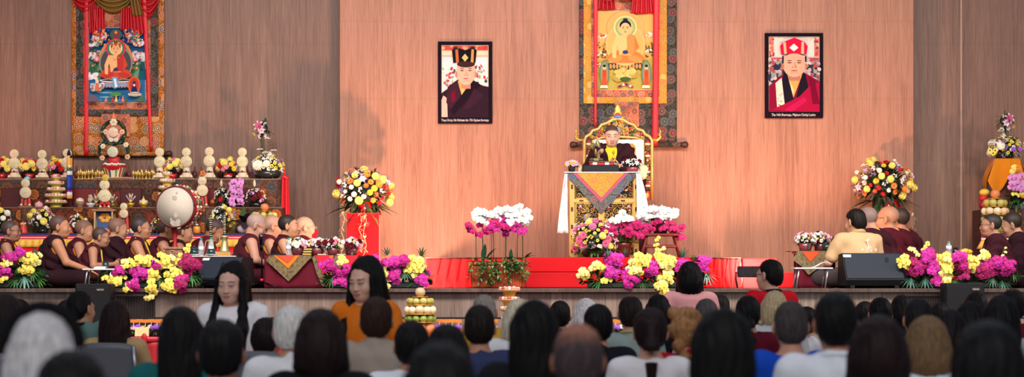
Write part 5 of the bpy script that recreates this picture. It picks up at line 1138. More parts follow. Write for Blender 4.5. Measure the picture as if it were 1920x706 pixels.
# bouquet at the throne foot
q = random.Random(35); Yb = 2.38
root = thing('bouquet', 'mixed bouquet of yellow mums, pink gerberas and daisies at the throne foot', 'flowers', (X(1114, Yb), Yb, ZRt))
MB().lathe([(.1, 0), (.15, .05), (.16, .12), (.13, .13)], '2c3a28', c=(X(1114, Yb), Yb, ZRt)).build('basket', M_CERAM, root)
bouquet(root, W(1114, 448, Yb), (.25, .16, .2), [('ymum', 6, .055), ('pger', 8, .06), ('pcarn', 4, .045), ('yb', 18, .026), ('rlily', 4, .08), ('pmum', 3, .055), ('wmum', 3, .035), ('yspray', 6, .05), ('pspray', 6, .05), ('wspray', 3, .045)], q, 120, .12, .02)
mb = MB(); [leaf(mb, W(1105+5*i, 470, Yb-.16), (math.cos(i*1.1), -.4, .25), .2, .04, '2c5a2a', .3, n=6) for i in range(7)]; mb.build('broad_leaf', M_LEAF, root)
# ---------------------------------------------------------------- throne
GA, GB = 'd0a24c', 'b8862e'
def spiral(mb, x, z, y, r, turns=1.6, a0=0.0, dr=1, col=GA, th=.006):
    n = int(9*turns); mb.tube([(x+dr*r*(1-i/n*.85)*math.cos(a0+turns*2*PI*i/n), y-.004*math.sin(i), z+r*(1-i/n*.85)*math.sin(a0+turns*2*PI*i/n)) for i in range(n+1)], [th*(1-.45*i/n) for i in range(n+1)], col, 5)
def carved(root, x0, z0, x1, z1, y, r, q, back='2a0f10', jewels=6, nm='carved_panel'):
    mb = MB(); mb.box(((x0+x1)/2, y+.006, (z0+z1)/2), (x1-x0, .012, z1-z0), back, .001)
    nx = max(1, int((x1-x0)/(r*1.55))); nz = max(1, int((z1-z0)/(r*1.55)))
    for i in range(nx):
        for j in range(nz):
            x = x0+(i+.5)*(x1-x0)/nx+q.uniform(-.2, .2)*r; z = z0+(j+.5)*(z1-z0)/nz+q.uniform(-.2, .2)*r
            spiral(mb, x, z, y-.008, min(r, (x1-x0)/2, (z1-z0)/2)*q.uniform(.75, 1.0), q.uniform(1.2, 1.9), q.uniform(0, 6.28), q.choice((-1, 1)), q.choice((GA, GB, 'dcb668')), r*.13)
    for k in range(jewels): mb.ell((q.uniform(x0+.02, x1-.02), y-.014, q.uniform(z0+.02, z1-.02)), (.014, .01, .014), q.choice(['b83a4a', '3a6a58', 'd88a9a', '34507a', 'e0c8b0']), 7, 5)
    return mb.build(nm, M_GOLD, root)
def jewel_lotus(mb, x, z, y, r=.022):
    mb.ell((x, y, z), (r, .012, r*.9), 'd88a98', 8, 5); mb.ell((x, y-.006, z+r*.9), (r*.45, .01, r*.6), 'e8b8c0', 7, 4); mb.ell((x, y-.008, z-.2*r), (r*.6, .01, r*.5), '9a2438', 7, 4)
q = random.Random(61); YB = 3.85; YF = 2.6
t = thing('throne', 'tall gilded carved throne with arched back and white backrest', 'throne', (X(1158, YB), YB, ZRt))
out = [(1096, 374), (1096, 263), (1099, 256), (1107, 252), (1111, 245), (1122, 242), (1128, 234), (1138, 231), (1147, 225), (1158, 222), (1169, 225), (1178, 231), (1188, 234), (1194, 242), (1205, 245), (1209, 252), (1217, 256), (1222, 263), (1222, 374)]
poly = [(X(a, YB), Z(b, YB)) for a, b in out]
MB().prism(poly, YB, YB+.06, '3a1214').build('back_board', M_WOODP, t)
MB().tube([(a, YB-.02, b) for a, b in poly], .022, 'd8b064', 8).build('gilded_rim', M_GOLD, t)
mb = MB(); mb.tube([(X(1112, YB), YB-.02, Z(374, YB)), (X(1112, YB), YB-.02, Z(263, YB)), (X(1128, YB), YB-.02, Z(258, YB)), (X(1158, YB), YB-.02, Z(256, YB)), (X(1190, YB), YB-.02, Z(258, YB)), (X(1206, YB), YB-.02, Z(263, YB)), (X(1206, YB), YB-.02, Z(374, YB))], .016, 'd8b064', 8); mb.build('inner_rim', M_GOLD, t)
for a, b in ((1097, 1111), (1207, 1221)): carved(t, X(a, YB), Z(356, YB), X(b, YB), Z(264, YB), YB-.012, .035, q, jewels=8, nm='carved_column')
mb = MB()
for a, b in ((1104, 348), (1104, 322), (1104, 292), (1214, 348), (1214, 322), (1214, 292), (1214, 270), (1104, 270)): mb.ell((X(a, YB), YB-.03, Z(b, YB)), (.035, .015, .016), 'e0c4b0', 8, 5); mb.ell((X(a, YB), YB-.032, Z(b-4, YB)), (.024, .015, .018), 'a82434', 8, 5)
mb.build('column_ornament', M_PAINT, t)
for a in (1097, 1207): MB().box((X(a+7, YB), YB-.01, Z(366, YB)), (.09, .02, .11), 'a01824', .004).build('red_foot_panel', M_PAINT, t)
mb = MB()
def inside(x, z):
    c = False; n = len(poly)
    for i in range(n):
        a, b = poly[i], poly[(i+1) % n]
        if (a[1] > z) != (b[1] > z) and x < (b[0]-a[0])*(z-a[1])/(b[1]-a[1])+a[0]: c = not c
    return c
for i in range(260):
    px, py = q.uniform(1098, 1220), q.uniform(224, 259); x, z = X(px, YB), Z(py, YB)
    if inside(x, z+.03) and inside(x+.02, z) and inside(x-.02, z): spiral(mb, x, z, YB-.012, q.uniform(.02, .036), q.uniform(1.1, 1.7), q.uniform(0, 6.28), q.choice((-1, 1)), q.choice((GA, GB, 'dcb668')), .005)
mb.build('carved_crest', M_GOLD, t)
for px, py, c in ((1115, 251, '34507a'), (1126, 247, 'b83a4a'), (1135, 240, '3a6a58'), (1142, 233, 'd8803a'), (1150, 228, '3a6a78'), (1166, 228, 'd8803a'), (1174, 233, '34507a'), (1182, 240, 'b83a4a'), (1191, 246, '3a6a58'), (1202, 251, 'b83a4a'), (1122, 254, 'b83a4a'), (1176, 250, 'd88a5a'), (1170, 252, 'd87a5a'), (1195, 254, 'd88a9a'), (1186, 252, '3a6a58')): MB().ell((X(px, YB), YB-.03, Z(py, YB)), (.018, .014, .018), c, 8, 5).build('crest_jewel', M_PAINT, t)
mb = MB()
mb.lathe([(.05, 0), (.045, .015), (.03, .03), (.05, .05), (.02, .075)], '8a8a80', M=Matrix.Translation((X(1158, YB), YB-.02, Z(245, YB))) @ Matrix.Rotation(PI/2, 4, 'X'))
mb.build('crest_wheel', M_PAINT, t)
mb = MB(); xc = X(1158, YB); zc = Z(222, YB)
mb.lathe([(.09, -.01), (.1, .02), (.05, .035), (.06, .06), (.035, .09), (.045, .11), (.02, .15), (.004, .19)], GA, c=(xc, YB, zc), n=12, sy=.4); mb.build('finial', M_GOLD, t)
mb = MB(); mb.ell((xc, YB-.04, zc+.02), (.05, .02, .022), '5a7ab0', 8, 5); mb.ell((xc, YB-.04, zc+.05), (.03, .02, .02), 'c03a3a', 8, 5); mb.build('finial_jewel', M_PAINT, t)
for s, bx in ((-1, 1095), (1, 1223)):
    mb = MB(); x = X(bx, YB); z = Z(262, YB)
    mb.tube([(x, YB, z), (x+s*.06, YB, z-.005), (x+s*.1, YB, z+.03), (x+s*.09, YB, z+.07), (x+s*.06, YB, z+.06)], [.02, .02, .018, .014, .01], GA, 7); mb.tube([(x+s*.08, YB, z+.05), (x+s*.1, YB, z+.1), (x+s*.08, YB, z+.15)], [.015, .012, .004], GA, 7); mb.build('scroll_ear', M_GOLD, t)
MB().box((X(1158.5, YB), YB-.03, Z(302, YB)), (.57, .04, .52), 'dcd2cc', .015).build('white_backrest', M_CLOTH, t)
mb = MB(); 
for a, b, c, d in ((1113, 270, 1122, 335), (1196, 270, 1205, 335), (1113, 263, 1205, 270)): mb.box((X((a+c)/2, YB), YB-.052, Z((b+d)/2, YB)), ((c-a)/SC(YB), .02, (d-b)/SC(YB)), 'ece4de', .006)
mb.build('backrest_border', M_CLOTH, t)
MB().box((X(1160, YB), YB-.09, Z(302, YB)), (.40, .06, .40), 'd8883c', .03).build('orange_cushion', M_SATIN, t)
MB().box((X(1158, YB), YB-.42, (ZRt+TG)/2), (.62, .74, TG-ZRt-.004), '5a1216', .01).build('seat_base', M_WOODP, t)
MB().box((X(1158, YB), YB-.42, TG-.05), (.66, .76, .095), 'c89a3a', .03).build('seat_cushion', M_SATIN, t)
# throne table
zt = Z(324, YF); xa, xb = X(1067, YF), X(1199, YF)
t = thing('throne_table', 'high gilded carved table standing before the throne', 'table', ((xa+xb)/2, YF, ZRt))
MB().box(((xa+xb)/2, YF+.2, (ZRt+zt)/2), (xb-xa-.02, .34, zt-ZRt-.004), '4a1616', .004).build('table_body', M_WOODP, t)
MB().box(((xa+xb)/2, YF+.19, zt-.012), (xb-xa+.03, .42, .024), GB, .006).build('table_top', M_GOLD, t)
mb = MB()
for a in (1067, 1187): mb.box((X(a+5.5, YF), YF+.005, (ZRt+zt)/2), (11/SC(YF), .03, zt-ZRt-.03), 'd4ac60', .006)
for py, h in ((376, 8), (457, 8), (334, 6), (480, 5)): mb.box(((xa+xb)/2, YF+.003, Z(py, YF)), (xb-xa-.02, .028, h/SC(YF)), 'd4ac60', .005)
mb.box((X(1128, YF), YF+.004, Z(416, YF)), (9/SC(YF), .026, 76/SC(YF)), 'd4ac60', .005); mb.build('gilded_frame', M_GOLD, t)
mb = MB()
for a in (1072.5, 1192.5):
    for py in (350, 392, 425, 445, 470): mb.box((X(a, YF), YF-.013, Z(py, YF)), (.022, .008, .05), '4a1a18', .004)
for px in (1090, 1110, 1146, 1168):
    for py in (376, 457): mb.box((X(px, YF), YF-.013, Z(py, YF)), (.05, .008, .018), '4a1a18', .004)
for py in (395, 416, 437): mb.box((X(1128, YF), YF-.012, Z(py, YF)), (.016, .008, .05), '4a1a18', .004)
mb.build('frame_inlay', M_PAINT, t)
for a, b, c, d in ((1080, 339, 1186, 371), (1080, 381, 1123, 452), (1133, 381, 1186, 452), (1080, 462, 1123, 477), (1133, 462, 1186, 477)):
    carved(t, X(a, YF), Z(d, YF), X(c, YF), Z(b, YF), YF+.006, .034, q, '1c1010', 7)
    mb = MB(); x0, x1, z0, z1 = X(a, YF), X(c, YF), Z(d, YF), Z(b, YF)
    mb.tube([(x0, YF, z0), (x1, YF, z0), (x1, YF, z1), (x0, YF, z1), (x0, YF, z0)], .008, 'dcb668', 6); mb.build('panel_beading', M_GOLD, t)
mb = MB()
for px, py in ((1088, 389), (1116, 389), (1140, 389), (1179, 389)): jewel_lotus(mb, X(px, YF), Z(py, YF), YF-.016)
for px in (1100, 1160): mb.ell((X(px, YF), YF-.012, Z(408, YF)), (.04, .014, .05), '7a7a84', 9, 6); mb.ell((X(px, YF), YF-.02, Z(404, YF)), (.02, .012, .02), 'd88a3a', 7, 5); mb.ell((X(px-6, YF), YF-.012, Z(428, YF)), (.03, .012, .02), '3a6a58', 7, 5)
mb.build('lotus_carving', M_PAINT, t)
tc = thing('table_cover', 'hexagon-patterned cloth hanging in a point over the throne table front', 'tablecloth', ((xa+xb)/2, YF, zt))
xl, xr = X(1057, YF), X(1199, YF)
def tri(a, b, py0, apx, apy, y0, y1, mat, nm):
    MB().prism([(X(a, YF), Z(py0, YF)), (X(b, YF), Z(py0, YF)), (X(apx, YF), Z(apy, YF))], y0, y1, 'ffffff').build(nm, mat, tc)
tri(1057, 1198, 324, 1127, 401, YF-.032, YF-.024, BR_TABLE, 'hexagon_border')
tri(1074, 1178, 324, 1127, 379, YF-.038, YF-.031, plain('pink_band', 'b0506a', .7, 80, .3), 'pink_band'); tri(1081, 1171, 324, 1127, 371, YF-.044, YF-.037, BR_GOLD, 'gold_panel')
MB().box(((xl+xr)/2, YF+.17, zt+.006), (xr-xl, .44, .012), 'e8e0d8', .004).build('white_top_cloth', M_CLOTH, tc)
def scarf(label, pts, w0, w1, Y, col='e4dcd8'):
    root = thing('ceremonial_scarf', label, 'scarf', (pts[-1][0], Y, pts[-1][1]))
    n = len(pts)-1
    def fn(u, v):
        k = min(int(v*n), n-1); f = v*n-k; x = pts[k][0]*(1-f)+pts[k+1][0]*f; z = pts[k][1]*(1-f)+pts[k+1][1]*f
        return (x+(u-.5)*(w0+(w1-w0)*v), Y-.012-.012*math.sin(u*11+v*3), z)
    MB().grid(fn, 12, 18, col, th=.004).build('scarf_cloth', M_SATIN, root)
    mb = MB()
    for i in range(26):
        u, v = q.uniform(.1, .9), q.uniform(.15, .97); p = Vector(fn(u, v)); mb.tube([p+Vector((-.012, -.006, 0)), p+Vector((0, -.008, .008)), p+Vector((.012, -.006, 0))], .002, 'c4bcb8', 4)
    mb.build('woven_motif', M_CLOTH, root); return root
scarf('white ceremonial scarf hanging off the left corner of the throne table', [(X(1061, YF), Z(326, YF)), (X(1059, YF), Z(360, YF)), (X(1056, YF), Z(400, YF)), (X(1055, YF), Z(437, YF))], .03, .13, YF-.05)
scarf('white ceremonial scarf hanging off the right corner of the throne table', [(X(1196, YF), Z(325, YF)), (X(1200, YF), Z(350, YF)), (X(1204, YF), Z(385, YF)), (X(1206, YF), Z(437, YF))], .05, .17, YF-.05)
zt2 = zt+.0125; Yt = YF+.12
def bx(name, label, cat, x0, x1, y0, y1, Y, dep, col, mat=M_PAINT, b=.006):
    xa, xb, za, zb = X(x0, Y), X(x1, Y), Z(y1, Y), Z(y0, Y)
    return (xa, xb, za, zb)
x0, x1 = X(1093, Yt), X(1160, Yt); zb_ = Z(310, Yt)
t = thing('book_stand', 'long black box in the middle of the throne table', 'box', ((x0+x1)/2, Yt, zt2)); MB().box(((x0+x1)/2, Yt, (zt2+zb_)/2), (x1-x0, .18, zb_-zt2-.001), '15161c', .006).build('box_body', M_BLACK, t); MB().box(((x0+x1)/2, Yt-.092, zt2+.008), (x1-x0-.02, .006, .006), '0a0a0c', .001).build('base_line', M_BLACK, t)
t = thing('scripture', 'red-wrapped scripture pages lying on the black box', 'book', (X(1128, Yt), Yt, zb_)); MB().box((X(1128, Yt), Yt, zb_+.018), (.28, .1, .034), 'b02030', .006).build('cloth_wrap', M_SATIN, t); MB().box((X(1128, Yt), Yt-.005, zb_+.042), (.3, .11, .012), '6a5a34', .003).build('cover_board', M_WOODP, t)
for dx in (-.08, .06): MB().box((X(1128, Yt)+dx, Yt-.052, zb_+.02), (.05, .006, .03), 'e8dcd0', .002).build('paper_label', M_CLOTH, t)
t = thing('ritual_case', 'small olive and brown case lying on the red-wrapped scripture', 'case', (X(1120, Yt), Yt, zb_+.049)); MB().box((X(1118, Yt), Yt, zb_+.068), (.16, .08, .036), '4a4028', .01).build('case_body', M_PAINT, t); MB().box((X(1118, Yt), Yt-.042, zb_+.068), (.06, .006, .03), '8a7a4a', .003).build('clasp', M_GOLD, t)
def cup(label, px, Y, z, r, h, col, lid=None, saucer=None, name='cup', mat=M_CERAM):
    t = thing(name, label, 'cup', (X(px, Y), Y, z)); c = (X(px, Y), Y, z)
    MB().lathe([(r*.6, 0), (r*.7, .004), (r*.95, h*.35), (r, h), (r*.9, h*.97), (r*.6, h*.1)], col, c=c, n=16).build('cup_body', mat, t)
    if lid: MB().lathe([(r*1.05, h), (r*1.05, h+.006), (r*.5, h+.02), (r*.15, h+.024), (r*.18, h+.04), (.002, h+.045)], lid, c=c, n=16).build('lid', mat, t)
    if saucer: MB().lathe([(r*.8, 0), (r*1.5, .012), (r*1.5, .016), (r*.8, .008)], saucer, c=(c[0], c[1], z-.0), n=18).build('saucer', mat, t)
    return t
cup('pale lidded cup beside the left end of the black box', 1087, Yt+.05, zt2, .03, .07, 'c8bc98', 'd0a850')
t = thing('hand_drum', 'small olive double-headed hand drum held up by the teacher', 'drum', (X(1116, TY-.3), TY-.33, Z(283, TY-.3)))
M_ = Matrix.Translation((X(1116, TY-.3), TY-.36, Z(272, TY-.3))) @ Matrix.Rotation(R(70), 4, 'Y') @ Matrix.Rotation(R(20), 4, 'X')
MB().lathe([(.052, -.042), (.054, -.038), (.016, 0), (.054, .038), (.052, .042)], '6a6440', M=M_, n=18).build('drum_shell', M_PAINT, t)
for s in (-1, 1): MB().lathe([(.052, s*.0425-.001), (.053, s*.0425+.001)], 'b8ae80', M=M_, n=18).build('drum_skin', M_CLOTH, t)
MB().tube([(X(1116, TY-.3)+.0, TY-.36, Z(279, TY-.3)), (X(1117, TY-.3), TY-.34, Z(288, TY-.3)), (X(1118, TY-.3), TY-.33, Z(296, TY-.3))], [.012, .016, .012], '8a7a3a').build('handle', M_GOLD, t)
t = thing('hand_bell', 'small golden sceptre held at the chest by the teacher', 'bell', (X(1150, TY-.3), TY-.33, Z(298, TY-.3))); MB().lathe([(.003, -.05), (.016, -.04), (.018, -.03), (.006, -.012), (.009, 0), (.006, .012), (.018, .03), (.016, .04), (.003, .055)], 'c8a040', c=(X(1150, TY-.3), TY-.36, Z(291, TY-.3)), n=10).build('sceptre', M_GOLD, t)
def pot_flowers(label, px, Y, zb, pw, ph, col, spec, rx, rz, seed, cz=None, group=None, leafn=40, core='terrace', mat=M_CERAM, cols=GREENS, ribbon=None):
    q = random.Random(seed); x = X(px, Y); root = thing('flower_pot', label, 'flower pot', (x, Y, zb), group=group)
    MB().lathe([(pw*.36, 0), (pw*.42, ph*.4), (pw*.5, ph), (pw*.46, ph), (pw*.36, ph*.7)], col, c=(x, Y, zb), n=12).build('pot', mat, root)
    if ribbon: MB().tube([(x-pw*.4, Y-pw*.3, zb+ph*.5), (x, Y-pw*.5, zb+ph*.55), (x+pw*.4, Y-pw*.3, zb+ph*.5)], .008, ribbon, 6).build('ribbon', M_SATIN, root)
    bouquet(root, (x, Y, zb+ph+rz*(.75 if cz is None else cz)), (rx, rx*.8, rz), spec, q, leafn, rx*.5, .012, cols, zmin=-.3); return root
pot_flowers('black pot of pale purple and yellow daisies at the left end of the throne table', 1072, Yt, zt2, .09, .07, '141418', [('lpink', 14, .028), ('ydaisy', 9, .022)], .07, .035, 71, mat=M_BLACK)
pot_flowers('pink-wrapped pot of white and dark red flowers at the right end of the throne table', 1186, Yt, zt2, .16, .06, '8a3a4a', [('wlily', 6, .04), ('dcarn', 3, .036), ('wspray', 6, .035)], .12, .05, 72)
sd_t = thing('cushion', 'cream cushion leaning behind the right end of the throne table', 'cushion', (X(1206, YF+.3), YF+.42, Z(334, YF+.4))); MB(Matrix.Translation((X(1205, YF+.4), YF+.44, Z(322, YF+.4))) @ Matrix.Rotation(R(14), 4, 'Y')).box((0, 0, 0), (.11, .06, .17), 'd8c8a0', .025).build('cushion_cover', M_CLOTH, sd_t)

# ---------------------------------------------------------------- stage sound gear
def wedge(label, px0, px1, top, Y, rz, sticker, hole, seed):
    s = SC(Y); w_ = (px1-px0)/s; h = Z(top, Y)-ST; x = X((px0+px1)/2, Y)
    root = thing('stage_monitor', label, 'loudspeaker', (x, Y, ST), R(rz)); LOCAL.add(root.name)
    b = .03; prof = [(-.13, b), (-.17, .06+b), (.02, h), (.20, h*.96), (.24, b)]      # y,z outline
    mb = MB(); n = len(prof); vs = [(-w_/2, a, c) for a, c in prof]+[(w_/2, a, c) for a, c in prof]
    mb.add(vs, [tuple(range(n)), tuple(n+i for i in reversed(range(n)))]+[(i, n+i, n+(i+1) % n, (i+1) % n) for i in range(n)], '101015', False); mb.build('cabinet', M_BLACK, root)
    d = Vector((0, .19, h-.09)); d.normalize(); nn = Vector((0, -d.z, d.y)); c0 = Vector((0, -.075, (.09+h)/2))
    M = Matrix.Translation(c0+nn*.004) @ Matrix((Vector((1, 0, 0)), -nn, d)).transposed().to_4x4(); L = math.hypot(.19, h-.09)
    MB(M).box((0, 0, 0), (w_*.965, .012, L*.92), '1d2430', .004).build('grille', M_BLACK, root)
    mb = MB(M); mb.lathe([(.026, -.004), (.027, .003), (.02, .004)], '050506', M=Matrix.Translation((hole[0]*w_, -.008, hole[1]*L)) @ Matrix.Rotation(PI/2, 4, 'X') , n=14, sx=.7, sy=1.5 if abs(rz) > 12 else 1.1); mb.build('grille_badge_hole', M_BLACK, root)
    MB(M).box((-.43*w_, -.0085, L*.37), (.085, .004, .034), 'c4ccd4', .001).build('sticker', M_PAINT, root)
    for sx in (-1, 1): MB().box((sx*w_*.38, .0, .016), (.05, .28, .03), '08080a', .004).build('foot', M_BLACK, root)
    return root
wedge('black wedge stage monitor at the front of the stage, left of the microphone stand', 376, 462, 481, .6, -26, 'c8d0d8', (.06, .12), 1)
wedge('black wedge stage monitor in front of the man in the cream polo', 1579, 1690, 474, .42, 5, 'c8d0d8', (.24, .22), 2)
Ym = .62; xm = X(491, Ym)
t = thing('microphone_stand', 'black microphone stand with upright microphone, before the old monk in glasses', 'microphone stand', (xm, Ym, ST))
MB().cyl((xm, Ym, ST+.05), (xm, Ym, Z(462, Ym)), .008, '14141a', 8).build('pole', M_METAL, t)
MB().lathe([(.02, 0), (.022, .02), (.014, .03)], 'c01838', c=(xm, Ym, ST+.075), n=10).build('red_collar', M_PLAS, t)
for a in (200, 320, 80):
    MB().tube([(xm, Ym, ST+.07), (xm+.1*math.cos(R(a)), Ym+.1*math.sin(R(a)), ST+.045), (xm+.22*math.cos(R(a)), Ym+.22*math.sin(R(a)), ST+.009)], .008, '14141a', 6).build('leg', M_METAL, t)
MB().cyl((xm, Ym, Z(466, Ym)), (xm-.008, Ym, Z(456, Ym)), .015, '1a1a1e', 8).build('clip', M_BLACK, t)
mt = Z(438, Ym); MB().lathe([(.012, -.16), (.018, -.06), (.019, -.035), (.026, -.03), (.028, -.01), (.024, .012), (.01, .022)], '24242a', c=(xm-.008, Ym, mt-.02), n=12, cols=['18181c', '18181c', 'b02030', '3a3a40', '4a4a52', '4a4a52']).build('microphone', M_METAL, t)
def sub(label, x0, x1, top, Y, bx_):
    xa, xb = X(x0, Y), X(x1, Y); zt = Z(top, Y); t = thing('subwoofer', label, 'loudspeaker', ((xa+xb)/2, Y, 0)); w_ = xb-xa
    MB().box(((xa+xb)/2, Y+.17, zt/2+.01), (w_, .3, zt-.02), '0c0c10', .012).build('cabinet', M_BLACK, t); MB().box(((xa+xb)/2, Y+.016, zt/2), (w_*.94, .012, zt*.95), '0a0a0e', .006).build('grille', M_BLACK, t)
    for sx in (-1, 1): MB().box(((xa+xb)/2+sx*w_*.4, Y+.17, .012), (.06, .28, .024), '060608', .004).build('foot', M_BLACK, t)
    bt = MB().box((X(bx_, Y), Y+.007, Z(top+11.5, Y)), (.086, .006, .03), '2a221e', .002).build('badge', M_PAINT, t)
    lettering('badge_lettering', 'NEXO', .026, (X(bx_, Y), Y+.002, Z(top+13.3, Y)), 'c8b8a8', t, .066)
sub('tall black loudspeaker at the stage front, behind the man in green', 140, 206, 531, -.4, 188); sub('tall black loudspeaker at the stage front below the far right flowers', 1773, 1847, 530, -.4, 1830)

# ---------------------------------------------------------------- low tables on the stage
def folds_cloth(root, x0, x1, y, z0, z1, col, nm='cloth_skirt', mat=M_FOLD, fr=26, amp=.014, flare=.02):
    def fn(u, v): return (x0+(x1-x0)*u, y-flare*v-amp*(.3+.7*v)*math.sin(u*fr*(x1-x0)+1.3*math.sin(u*7)), z1-(z1-z0)*v)
    MB().grid(fn, int(40*(x1-x0))+10, 8, col, th=.004).build(nm, mat, root)
Yd = .62; zt = Z(479, Yd); xa, xb = X(497, Yd), X(672, Yd)
t = thing('low_table', 'long low table under maroon cloth, right of the microphone stand', 'table', ((xa+xb)/2, Yd, ST))
MB().box(((xa+xb)/2, Yd+.2, zt-.015), (xb-xa, .4, .03), '5a2a1c', .004).build('table_top', M_WOODP, t)
for sx in (xa+.04, xb-.04):
    for sy in (.05, .36): MB().box((sx, Yd+sy, (ST+zt)/2-.014), (.04, .04, zt-ST-.03), '4a2418', .004).build('leg', M_WOODP, t)
ct = thing('tablecloth', 'maroon tablecloth with brocade-edged red panels on the long low table', 'tablecloth', ((xa+xb)/2, Yd, ST+.004))
folds_cloth(ct, xa-.005, xb+.005, Yd-.01, ST+.005, zt+.001, '5c0f20', fr=30); MB().box(((xa+xb)/2, Yd+.2, zt+.003), (xb-xa+.02, .42, .005), '5c0f20', .001).build('top_cloth', M_FOLD, ct)
def PP(l): return [(X(a, Yd-.05), Z(b, Yd-.05)) for a, b in l]
MB().prism(PP([(499, 488), (506, 478), (590, 478), (580, 486), (558, 510), (541, 527), (520, 507)]), Yd-.066, Yd-.058, 'ffffff').build('brocade_trim', BR_TRIM, ct)
MB().prism(PP([(584, 478), (596, 478), (606, 508), (612, 536), (604, 536), (594, 512)]), Yd-.066, Yd-.058, 'ffffff').build('brocade_trim', BR_TRIM, ct)
MB().prism(PP([(513, 478), (562, 478), (541, 503)]), Yd-.074, Yd-.065, 'd87a2a').build('orange_panel', M_CLOTH, ct); MB().prism(PP([(519, 478), (554, 478), (540, 493)]), Yd-.08, Yd-.073, 'c8503a').build('coral_panel', M_CLOTH, ct)
MB().prism(PP([(592, 478), (624, 478), (616, 505), (610, 526)]), Yd-.074, Yd-.065, 'd0182c').build('red_panel', M_SATIN, ct); MB().prism(PP([(618, 478), (626, 478), (612, 532), (609, 524)]), Yd-.078, Yd-.071, 'd06a2a').build('orange_stripe', M_CLOTH, ct)
MB().prism(PP([(628, 478), (644, 478), (634, 536), (614, 536)]), Yd-.07, Yd-.062, '4a2434').build('purple_panel', BR_TRIM, ct); MB().prism(PP([(646, 478), (672, 478), (662, 510)]), Yd-.07, Yd-.062, 'c81828').build('red_panel', M_SATIN, ct)
zt += .006
SP = [('wcarn', 5, .026), ('lpink', 6, .026), ('wdaisy', 8, .022), ('yb', 4, .018), ('wspray', 5, .03), ('pcarn', 4, .024)]
pots = [(558, 'pot of white and pink flowers beside the water bottle on the long low table'), (595, 'pot of pale flowers right of the yellow books on the long low table'), (625, 'pot of white flowers third along the long low table'), (659, 'pot of pink and white flowers at the right end of the long low table')]
for i, (px, lab) in enumerate(pots):
    sp = SP+([('dcarn', 3, .04)] if i else [('wmum', 3, .03)]); pot_flowers(lab, px, Yd+.12+.03*(i % 2), zt, .15, .085, '7a3a40', sp, .115, .06, 80+i, group='flower pots on the long low table', leafn=50, cz=.5)
for i in range(3):
    z = zt+.02*i+.03*i*.3; t = thing('book', ['lowest yellow-edged book of the stack between the flower pots', 'middle yellow-edged book of the stack between the flower pots', 'topmost yellow-edged book of the stack between the flower pots'][i], 'book', (X(577, Yd+.1), Yd+.1, zt+.026*i), group='yellow books on the long low table')
    x = X(577, Yd+.1)+.006*(i-1); MB().box((x, Yd+.1, zt+.026*i+.013), (.088, .12, .017), 'd8b050', .002).build('pages', M_CLOTH, t)
    for dz in (.0025, .0232): MB().box((x, Yd+.1, zt+.026*i+dz), (.094, .126, .0042), '2a2018', .001).build('cover', M_PAINT, t)
def bottle(label, px, Y, z, h=.185, cap='3a9a8a', group=None):
    t = thing('water_bottle', label, 'bottle', (X(px, Y), Y, z), group=group); c = (X(px, Y), Y, z); r = .03
    MB().lathe([(r*.8, 0), (r, .008), (r, .05), (r*.92, .055), (r, .06), (r, .11), (r*.8, h*.74), (r*.42, h*.88), (r*.42, h*.93)], 'cfe0e4', c=c, n=14).build('bottle_body', M_CLEAR, t)
    MB().lathe([(r*1.01, .06), (r*1.01, .1)], 'dfe8ee', c=c, n=14).build('paper_sleeve', M_CLOTH, t); MB().lathe([(r*.48, h*.92), (r*.48, h), (r*.4, h+.002)], cap, c=c, n=12).build('cap', M_PLAS, t); return t
bottle('clear water bottle on the long low table left of the first flower pot', 541, Yd+.06, zt); bottle('green-capped water bottle behind the flower pots at the right of the long low table', 612, Yd+.33, zt)
t = thing('phone', 'flat black phone lying at the left end of the long low table', 'phone', (X(520, Yd+.08), Yd+.08, zt)); MB().box((X(522, Yd+.08), Yd+.08, zt+.008), (.17, .08, .016), '0c0c10', .004).build('phone_body', M_PLAS, t); MB().box((X(522, Yd+.08), Yd+.08, zt+.0165), (.16, .07, .002), '20222c', .0005).build('screen', M_CERAM, t)
for i, (px, lab) in enumerate(((604, 'thin maroon book lying between the second and third flower pots'), (640, 'thin red book lying left of the last flower pot'))):
    t = thing('book', lab, 'book', (X(px, Yd+.05), Yd+.05, zt)); MB().box((X(px, Yd+.05), Yd+.05, zt+.008), (.09, .1, .012), 'e0d0b0', .002).build('pages', M_CLOTH, t); MB().box((X(px, Yd+.05), Yd+.05, zt+.0155), (.094, .104, .003), '7a1824', .001).build('cover', M_PAINT, t)
# low table behind the left monitor
Ye = .98; ze = Z(479, Ye); xa, xb = X(352, Ye), X(442, Ye)
t = thing('low_table', 'low maroon-draped table behind the left stage monitor', 'table', ((xa+xb)/2, Ye, ST)); MB().box(((xa+xb)/2, Ye+.14, ze-.012), (xb-xa, .3, .024), 'd0c8c0', .004).build('table_top', M_PAINT, t)
for sx in (xa+.03, xb-.03):
    for sy in (.03, .25): MB().box((sx, Ye+sy, (ST+ze)/2-.012), (.03, .03, ze-ST-.026), '4a2418', .003).build('leg', M_WOODP, t)
folds_cloth(t, xa, xb, Ye-.02, ST+.004, ze-.01, '4a0f1c', 'cloth_drape')
cup('dark teal cup left of the clear bottle on the table behind the left monitor', 364, Ye+.06, ze+.001, .045, .07, '1a3436', '1a3436', 'c8d0d0'); bottle('clear water bottle with green cap beside the dark teal cup', 377, Ye+.08, ze+.001, .19); cup('dark teal cup below the left upright trumpet', 396, Ye+.04, ze+.001, .048, .075, '1a3436', None, 'd0d8d8'); bottle('green-capped bottle standing behind the right dark teal cup', 396, Ye+.14, ze+.001, .2)
